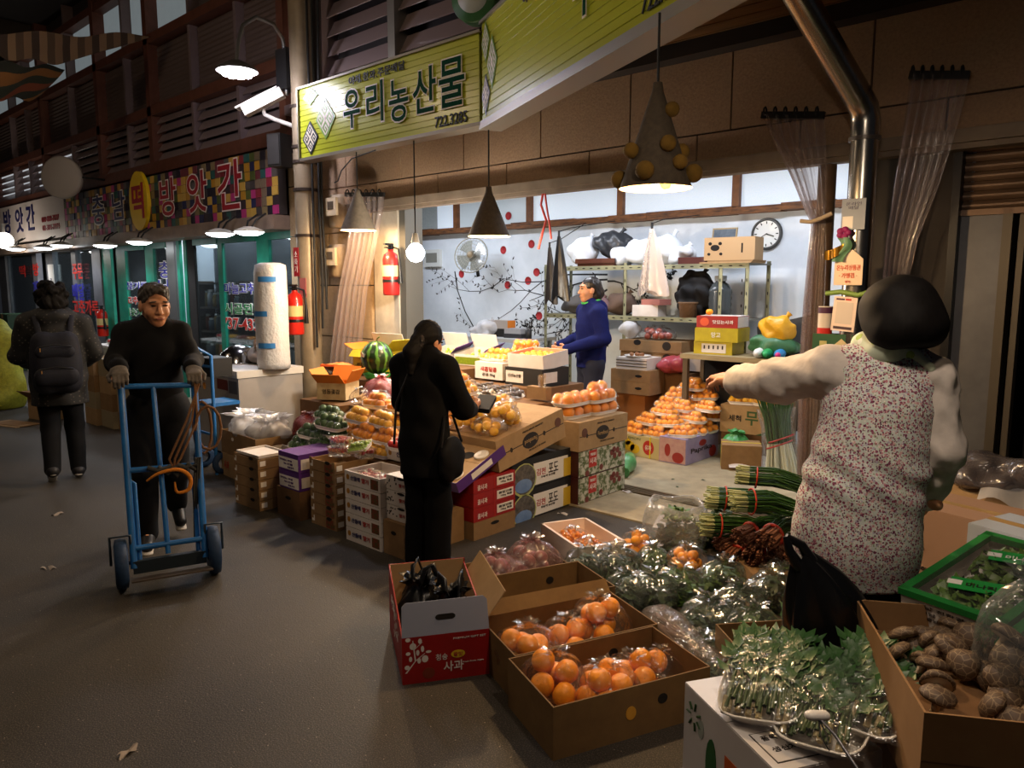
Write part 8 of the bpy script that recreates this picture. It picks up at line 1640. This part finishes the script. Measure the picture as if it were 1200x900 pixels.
for k in range(10): G().ball((rnd.uniform(-.08, .08), rnd.uniform(-.06, .06), .028), .02, 8, 6).obj('fruit', mat('jujube', '#8a5a34', .4), t)
bx2 = at(760, 440, Y=6.7).x; z = .021
for d, m, lab in (((.4, .3, .42), m_kraftD, 'dark kraft carton on the floor beside the rust brown one'), ((.36, .3, .17), m_purple, 'purple box with grape print above the dark kraft carton'), ((.52, .3, .21), mat('dark_green_card', '#1c2a1c', .6), 'dark green box with a red fruit print below the large kraft box'), ((.72, .4, .13), m_kraft, 'wide kraft box base below the bagged peaches'), ((.74, .42, .12), m_kraft, 'wide kraft box lid carrying the bagged peaches')):
    t = carton(lab, (bx2-.04, 6.97, z), .03, d, m, tape=False); z += d[2]+.001
    if m is m_purple: panel(t, 'F', d, (-.16, .03, .04, .14), m_whtink); oval(t, 'F', d, .1, .07, .075, .07, mat('grape_print2', '#8fa82a', .5, col2='#6a8218', scale=40), 'grape_print'); ftext(t, 'F', d, '캠벨', -.06, .09, m_purple, .1, .05, .004)
    if d[2] == .21: panel(t, 'F', d, (-.1, .02, .25, .2), mat('pale_leaf_print', '#9aa28a', .5, col2='#5a6a44', scale=14)); oval(t, 'F', d, .02, .08, .06, .05, m_redink, 'fruit_print', .004)
    if d[0] > .7: oval(t, 'F', d, -.15, d[2]*.8, .045, .03, m_hole); oval(t, 'F', d, .2, d[2]*.6, .05, .045, m_ink, 'logo_disc')
fruit_bag('apple', 'clear bag of peaches and apples on the wide kraft box', None, (bx2-.02, 6.9, z), .2, .12, .17, .038, 11, 540)
lump_bag('crumpled clear bag left of the bagged peaches', bx2-.36, z, (.12, .1, .2), m_milky, 541, 6.9)
# side table with boxes, cloth and bottles
tq = at(868, 412, Y=6.5); TZ = .98; tx0, tx1 = at(800, 412, Y=6.45).x, at(938, 412, Y=6.45).x
t = thing('side_table', 'rough wooden side table with boxes by the right wall', 'table', ((tx0+tx1)/2, 6.62, .02)); w = tx1-tx0; G().b2((-w/2, -.22, TZ-.045), (w/2, .22, TZ)).obj('table_top', mat('table_tan', '#9a8a66', .6, col2='#7d6e50', scale=6, stretch=(1, 8, 8)), t)
for x in (-w/2+.02, w/2-.06):
    for y in (-.2, .15): G().b2((x, y, 0), (x+.05, y+.05, TZ-.045)).obj('leg', mat('table_leg', '#5a4a36', .7), t)
G().b2((-w/2+.06, .15, .3), (w/2-.06, .17, TZ-.05)).obj('back_panel', m_dark, t)
z = .021+TZ; bx3 = at(842, 400, Y=6.55).x
d = (.38, .3, .12); t = carton('yellow box with a white label on the side table', (bx3-.05, 6.66, z), .08, d, m_yelcard, tape=False); panel(t, 'F', d, (-.11, .015, .13, .1), m_wcard)
for k in range(5): G().b2((-.09+.045*k, -.1525, .05), (-.075+.045*k, -.151, .085)).obj('print_mark', m_ink, t)
d = (.42, .32, .13); t = carton('plain yellow box in the middle of the small stack', (bx3-.02, 6.66, z+.121), .1, d, m_yelcard, tape=False); ftext(t, 'F', d, '망고', .0, .065, m_whtink, .09, .05)
d = (.4, .3, .11); t = carton('red and white fruit box on top of the yellow boxes', (bx3-.02, 6.66, z+.252), .1, d, m_redcard, tape=False); panel(t, 'R', d, (-.14, .005, .14, .105), m_wcard); oval(t, 'F', d, -.12, .055, .045, .04, mat('apple_outline', '#c94a22', .5), 'apple_print'); ftext(t, 'F', d, '맛있는사과', .06, .055, m_whtink, .2, .035); G().b2((-.18, -.1, .11), (.2, .14, .113)).obj('white_lid', m_wcard, t)
obj_t = thing('tangerine', 'single tangerine lying on the red and white box', 'tangerine', (bx3-.12, 6.58, z+.397)); obj('peel', FM['tangerine'], obj_t); G().lathe([(.001, 0), (.004, .001), (.003, .004)], 6).obj('stem_button', m_stemn, obj_t, (0, 0, .03))
bx4 = at(905, 395, Y=6.5).x
lump_bag('bunched yellow plastic bags on the side table', bx4-.0, z+.12, (.19, .13, .26), mat('yellow_plastic', '#c9951a', .4, bump=.8, bscale=18), 550, 6.62); lump_bag('green netting bundle under the yellow bags', bx4-.02, z, (.24, .16, .2), film('green_net', '#6aa060', .6, .3, .6, 40, .05, '#2f7a4a'), 551, 6.62)
t = thing('panel_board', 'dark board with orange edge leaning behind the yellow bags', 'board', (bx4+.02, 6.78, z), rot=(R(-14), R(-14), 0)); G().b2((-.26, 0, 0), (.26, .02, .34)).obj('board_sheet', m_blackc, t); G().b2((.26, -.002, 0), (.29, .022, .34)).obj('orange_edge', mat('orange_edge', '#c4602a', .5), t)
for i, (dx, c1, c2, lab) in enumerate(((-.02, '#1f8a4a', '#2a9a5a', 'green squeeze bottle lying on the side table'), (.09, '#2a7ab0', '#c02a7a', 'blue bottle with magenta cap on the side table'), (-.1, '#cfd0cc', '#cfd0cc', 'small white round bottle on the side table'))):
    t = thing('bottle', lab, 'bottle', (bx4+dx, 6.46, z+.045), rot=(PI/2, 0, .2)); G().lathe([(.001, -.09), (.04, -.085), (.045, -.05), (.045, .03), (.02, .06), (.02, .065)], 14).obj('bottle_body', mat('btl_%d' % i, c1, .35), t); G().lathe([(.022, .06), (.024, .07), (.02, .1), (.001, .102)], 12).obj('cap', mat('cap_%d' % i, c2, .4), t)
# citrus pile on the floor boxes
d = (.46, .34, .2); t = carton('lemon print box on the shop floor with yellow straps', (-3.855, 6.19, .021), 0, d, mat('lemon_box', '#b9b083', .6), tape=False, name='lemon_box')
for (u, v, r1) in ((-.1, .09, .05), (-.04, .07, .045), (-.13, .13, .035)): oval(t, 'F', d, u, v, r1*1.2, r1, mat('lemon_print', '#d0b022', .5), 'lemon_print', .003)
oval(t, 'F', d, .11, .1, .06, .07, m_redink, 'red_emblem', .003); text('lettering', '유자', m_whtink, t, (.11, -d[1]/2-.0045, .1), width=.07, height=.05, ext=.0008, bold=.02); text('lettering', 'LEMON', m_grnink, t, (-.06, -d[1]/2-.002, .17), width=.16, height=.025, ext=.0008)
for u in (-.15, .13): G().b2((u-.006, -d[1]/2-.005, 0), (u+.006, -d[1]/2, d[2])).b2((u-.006, -d[1]/2, d[2]), (u+.006, d[1]/2, d[2]+.002)).obj('strap', mat('strap_yellow', '#d0c01e', .4), t)
d = (.28, .62, .24); t = carton('lilac box with red pepper and apple drawings on the shop floor', (-3.47, 6.30, .021), 0, d, mat('lilac_card', '#8a80a6', .6, col2='#a59cba', scale=10), tape=False, name='pepper_box'); panel(t, 'F', d, (-.135, .01, .135, .23), mat('pink_print', '#b58a8f', .5, col2='#c9a9a6', scale=20)); oval(t, 'F', d, .06, .06, .06, .05, mat('pepper_red', '#9a3432', .5), 'fruit_print', .003); oval(t, 'F', d, -.05, .12, .03, .06, mat('pepper_red', '#9a3432', .5), 'fruit_print', .003)
oval(t, 'R', d, -.0, .17, .07, .03, mat('pepper_red', '#9a3432', .5), 'fruit_print'); oval(t, 'R', d, .2, .06, .07, .055, mat('pepper_red', '#9a3432', .5), 'fruit_print'); ftext(t, 'R', d, 'Paprika', -.02, .11, m_ink, .4, .06)
carton('hidden kraft carton carrying the rear citrus packs', (-3.72, 6.62, .021), 0, (.7-.2, .32, .42), m_kraftD, tape=False)
gl2 = ('clingfilm pack of yellow tangerines piled on the shop floor boxes', 'tangerine packs piled on the floor boxes')
rs = random.Random(61)
for (x, y, z) in ((-3.95, 6.1, .223), (-3.7, 6.1, .223), (-3.42, 6.1, .263), (-3.95, 6.28, .223), (-3.68, 6.28, .223), (-3.42, 6.3, .263), (-3.42, 6.5, .263), (-3.85, 6.16, .32), (-3.58, 6.16, .33), (-3.84, 6.33, .32), (-3.55, 6.36, .35), (-3.72, 6.24, .41), (-3.45, 6.34, .36), (-3.62, 6.4, .45), (-3.85, 6.5, .443), (-3.6, 6.56, .45), (-3.4, 6.6, .36), (-3.76, 6.58, .54), (-3.5, 6.62, .54), (-3.62, 6.6, .63), (-3.36, 6.44, .46), (-3.9, 6.66, .443), (-3.66, 6.7, .63)):
    pack('tangerine', gl2[0], gl2[1], (x+rs.uniform(-.02, .02), y, z), (rs.uniform(-.1, .16), rs.uniform(-.12, .12), rs.uniform(-.5, .5)), (.27, .16), (4, 2), .034, True)
d = (.56, .4, .26); rq = at(850, 520, z=.15); t = carton('radish carton with black and green lettering beside the citrus pile', (-3.0, 6.72, .28), .1, d, m_kraftL, tape=False, name='radish_carton', open_=False); text('lettering', '무', m_grnink, t, (.02, -.202, .15), width=.12, height=.13, ext=.001, bold=.02); text('lettering', '세척', m_ink, t, (-.14, -.202, .14), width=.12, height=.06, ext=.001, bold=.02); oval(t, 'F', d, .22, .17, .02, .02, m_hole); G().slab([(.06, -.2, 0), (.28, -.2, 0), (.28, -.2, .1), (.18, -.2, .05)], (0, -1, 0), .002).obj('leaf_print', m_grnink, t)
carton('plain kraft carton under the radish carton', (-3.0, 6.72, .021), .1, (.54, .38, .256), m_kraftD, tape=False)
for i, (x, y, z, rz) in enumerate(((-3.1, 6.62, .545, .3), (-2.88, 6.64, .545, -.2), (-2.98, 6.78, .545, .1), (-2.98, 6.66, .635, .4))): pack('lemon', 'pack of yellow citrus in the white bag on the radish carton', 'citrus packs on the radish carton', (x, y, z), (0, 0, rz), (.27, .16), (4, 2), .034, True)
t = carton('kraft carton with folded top and yellow strap beside the green bag', (-2.95, 6.3, .021), .5, (.34, .28, .22), m_kraft, tape=False); G().b2((-.172, -.006, 0), (.172, .006, .223)).obj('strap', mat('strap_yellow', '#d0c01e', .4), t)
q = at(858, 543, z=.02); t = thing('green_bag', 'knotted translucent green plastic bag on the shop floor', 'bag', (q.x, q.y+.05, .021)); bag_g(.14, .13, .3, 560, .16, .35, .1).obj('bag_skin', mat('green_plastic', '#3f8a4c', .35, bump=.4, bscale=25), t); G().tube([(0, 0, .24), (.05, .0, .3), (.08, .02, .28)], [.02, .02, .012], 7).obj('knot', mat('green_plastic', '#3f8a4c', .35), t)
lump_bag('pink bag of red net onions on top of the citrus pile', at(790, 425, Y=6.75).x, .76, (.18, .13, .18), mat('pink_plastic', '#9a3f4a', .3, bump=.6, bscale=25), 562, 6.74)
carton('kraft carton holding up the pink onion bag', (at(790, 425, Y=6.75).x, 6.86, .021), 0, (.34, .2, .735), m_kraftD, tape=False)
t = carton('white open box of persimmons above the pink onion bag', (at(812, 412, Y=6.8).x, 6.98, .78), .1, (.36, .2, .12), m_wcard, open_=True, tape=False)
for k in range(6): obj('persimmon', FM['tangerine'], t, (-.13+.052*k, rnd.uniform(-.04, .04), .06))
carton('tall kraft carton behind the pink onion bag', (at(812, 412, Y=6.8).x, 6.98+.09, .021), .1, (.38, .2, .755), m_kraftD, tape=False)
# spring onions, paper, striped green bag on the floor
q = at(925, 562, z=.02); t = thing('spring_onions', 'tall bunch of spring onions in clear film by the vinyl curtain', 'spring onions', (q.x-.06, q.y, .021), rot=(R(-4), R(-8), .3)); rs = random.Random(66); gw, gg = G(), G()
for i in range(60):
    a, r_ = rs.uniform(0, 6.28), .12*math.sqrt(rs.random()); x, y = r_*math.cos(a), r_*math.sin(a)*.7
    gw.tube([(x*1.2, y*1.2, .0), (x*.8, y*.8, .3)], [.011, .008], 5, False); gg.tube([(x*.8, y*.8, .3), (x*.9, y*.9, .52), (x*1.5, y*1.4, .72+rs.random()*.1)], [.009, .008, .002], 5, False)
o = gw.obj('white_stalks', mat('onion_white', '#c9cdb8', .4), t); o['kind'] = 'stuff'; o = gg.obj('green_leaves', m_chive, t); o['kind'] = 'stuff'
for k in range(2): G().tube([(.105*math.cos(a*PI/8)+.02*k, .08*math.sin(a*PI/8), .29+.05*k+.03*math.cos(a*PI/8)) for a in range(17)], .007, 6).obj('red_tie', m_redink, t)
G().lathe([(.15, 0), (.15, .2), (.13, .45), (.16, .6)], 20, sy=.75, fn=lambda t_, i: 1+.06*math.sin(5*t_+i*2)).obj('film_sleeve', m_clearbag, t)
q = at(885, 548, z=.02); tag(G().grid(lambda u, v: ((u-.5)*.5, (v-.5)*.32, .03+.03*math.sin(u*7+v*3)*math.sin(v*8)+.02*u), 18, 12).obj('paper_sheet', m_wcard, None, (q.x, q.y, .021), (0, 0, .6)), 'crumpled white paper lying in front of the spring onions', 'paper')
q = at(728, 556, z=.02); t = thing('striped_bag', 'green striped bundle of melon vines lying by the apple boxes', 'bag', (q.x-.02, q.y+.12, .02), R(-62)); S = Soft(.01); S.chain([(-.2, 0, .07), (0, 0, .075), (.18, 0, .05)], [.06, .075, .04], k=.03); obj('bag_skin', soft_mesh('bag_skin', [S.build()], mat('green_stripe', '#2f6a3e', .3, col2='#5a9a62', scale=26, stretch=(.1, 1, 1))), t); G().tube([(.18, 0, .05), (.24, 0, .05)], [.03, .045], 10).obj('tied_end', mat('green_stripe', '#2f6a3e', .3), t)
for (x, y, lab) in ((660, 602, 'scrap of white film beside the apple boxes'), (735, 578, 'scrap of clear film near the striped green bundle'), (68, 602, 'small torn beige paper scrap on the asphalt behind the truck'), (57, 665, 'small orange peel scrap on the asphalt by the truck wheel')):
    q = at(x, y, z=.004); tag(G().grid(lambda u, v: ((u-.5)*.08, (v-.5)*.045, .003+.006*math.sin(u*6+v*5)), 8, 6).obj('litter', m_wcard if x > 100 else mat('scrap_grey', '#8a7d6e', .8), None, (q.x, q.y, .014 if q.y > 4.35 else .0), (0, 0, x)), lab, 'litter')
q = at(150, 882, z=0); t = tag(G().grid(lambda u, v: ((u-.5)*.03, (v-.5)*.07+.01*math.sin(u*5), .004+.006*math.sin(u*4+v*7)), 6, 8).obj('litter', mat('scrap_grey', '#8a7d6e', .8), None, (q.x, q.y, .001), (0, 0, .3)), 'torn brown tape scrap on the dark asphalt in the foreground', 'litter')
rs = random.Random(88)
for k in range(9):
    q = at(rs.uniform(770, 905), rs.uniform(556, 592), z=.02); tag(G().raw([(0, -.02, 0), (.012, 0, .004), (0, .025, .001), (-.012, 0, .004)], [(0, 1, 2, 3)]).obj('fallen_leaf', m_leafs[0], None, (q.x, q.y, .023 if q.y > 5.09 else .014), (0, 0, rs.random()*6)), 'small torn leaf fallen on the beige shop floor', 'leaf', 'fallen leaves on the shop floor')
# ================================================================== FAR LEFT GOODS
q = at(4, 478, z=0); m_net = mat('yellow_net_sack', '#a8a52c', .7, col2='#7d7a1c', scale=24, bump=.5)
t = thing('onion_sack', 'tall yellow net sack with an orange stripe at the far stall', 'sack', (q.x, q.y, 0), .4); S = Soft(.02); S.chain([(0, 0, .2), (0, 0, .9)], [.3, .24], k=.05); S.ell((0, 0, 1.1), (.1, .1, .12), .08); obj('net_body', soft_mesh('net_body', [S.build(dispf(90, .02, 20), cut=lambda X, Y, Z: -Z)], m_net), t); G().grid(lambda u, v: (.1+.08*u+.05*math.sin(v*5), -.285+.03*math.sin(v*3), .1+.9*v), 4, 14).obj('orange_stripe', mat('sack_orange', '#c4774a', .7), t)
d = (.42, .34, .26); q = at(40, 492, z=0); t = carton('open kraft carton at the far stall beside the net sack', (q.x, q.y+.2, 0), .2, d, m_kraftL, open_=True, tape=False); flap(t, d, 'F', .9, .16, m_kraft); flap(t, d, 'L', 1.1, .15, m_kraft); flap(t, d, 'R', .7, .15, m_kraft)
q = at(24, 470, z=0); carton('orange kraft carton standing behind the open carton at the far stall', (q.x+.1, q.y+.35, 0), .2, (.3, .3, .75), m_orcard, tape=False); t = thing('flat_card', 'flattened cardboard sheet on the asphalt by the far stall', 'cardboard', (at(15, 497, z=0).x, at(15, 497, z=0).y, 0), .3); G().b2((-.3, -.15, .001), (.3, .15, .008)).obj('sheet', m_kraftL, t); G().b2((-.2, -.1, .009), (.32, .12, .014)).obj('sheet', m_kraft, t)
rs = random.Random(17); q0 = at(118, 502, z=0)
for i in range(3):
    for k in range(4):
        m = (m_kraftL, mat('tan_dull', '#8f8266', .7), m_kraft)[(i+k) % 3]
        carton('%s carton, %s, in the stack between the walking woman and the freezer' % (('tan', 'dull', 'brown')[i], ('lowest', 'second', 'third', 'topmost')[k]), (q0.x-.38+i*.38, q0.y+.2+.05*i, k*.2), 0, (.36, .34, .198), m, tape=False)
t = thing('display_table', 'low table with a white cloth in front of the green mill doors', 'table', (at(165, 400, Y=4.1).x, 4.15, 0)); G().b2((-1.1, -.3, .78), (1.1, .3, .82)).obj('table_top', m_wcard, t); G().b2((-1.1, -.31, .5), (1.1, -.3, .8)).obj('cloth_drop', mat('cloth_pale', '#c4cdd6', .7), t)
for x in (-1.05, 1.0):
    for y in (-.26, .22): G().b2((x, y, 0), (x+.05, y+.05, .78)).obj('leg', m_alu, t)
for i in range(6):
    q = (t.location.x-.8+i*.3, 4.05, .822); pack(('tomato', 'lemon', 'apple', 'tangerine', 'tomato', 'lemon')[i], 'tray of %s on the cloth table, %s from the backpack side' % (('red tomatoes', 'yellow citrus', 'dark apples', 'tangerines', 'red tomatoes', 'yellow citrus')[i], ('first', 'second', 'third', 'fourth', 'fifth', 'sixth')[i]), None, q, (0, 0, .1*i), (.24, .16), (4, 2), .034, False)
d = (.5, .4, .7); q = at(12, 400, Y=4.2); t = carton('dark green and kraft box under the white mill front', (q.x, 4.3, 0), 0, (.7, .4, 1.1), mat('dk_green_box', '#1f3a26', .6), tape=False); G().b2((-.06, -.202, .5), (.06, -.2, 1.1)).obj('kraft_stripe', m_kraft, t); G().b2((-.352, -.203, 0), (.352, -.2, .55)).obj('kraft_lower', m_kraft, t)
# dark coat and papers in the right hand doorway
lump_bag('dark clothes hanging in the right hand doorway', -.48, .9, (.2, .15, .9), m_blk, 570, 5.4, 'hanging_coat'); t = carton('white papers on a dark crate in the right hand doorway', (-.62, 5.1, .5), .2, (.28, .22, .1), m_wcard, tape=False, name='paper_stack', cat='paper'); carton('dark crate under the white papers in the doorway', (-.62, 5.1, .021), .2, (.34, .26, .478), m_blackc, tape=False)
carton('dark cabinet under the hanging clothes in the doorway', (-.45, 5.45, .021), 0, (.5, .4, .87), m_blackc, tape=False, name='dark_cabinet', cat='cabinet')
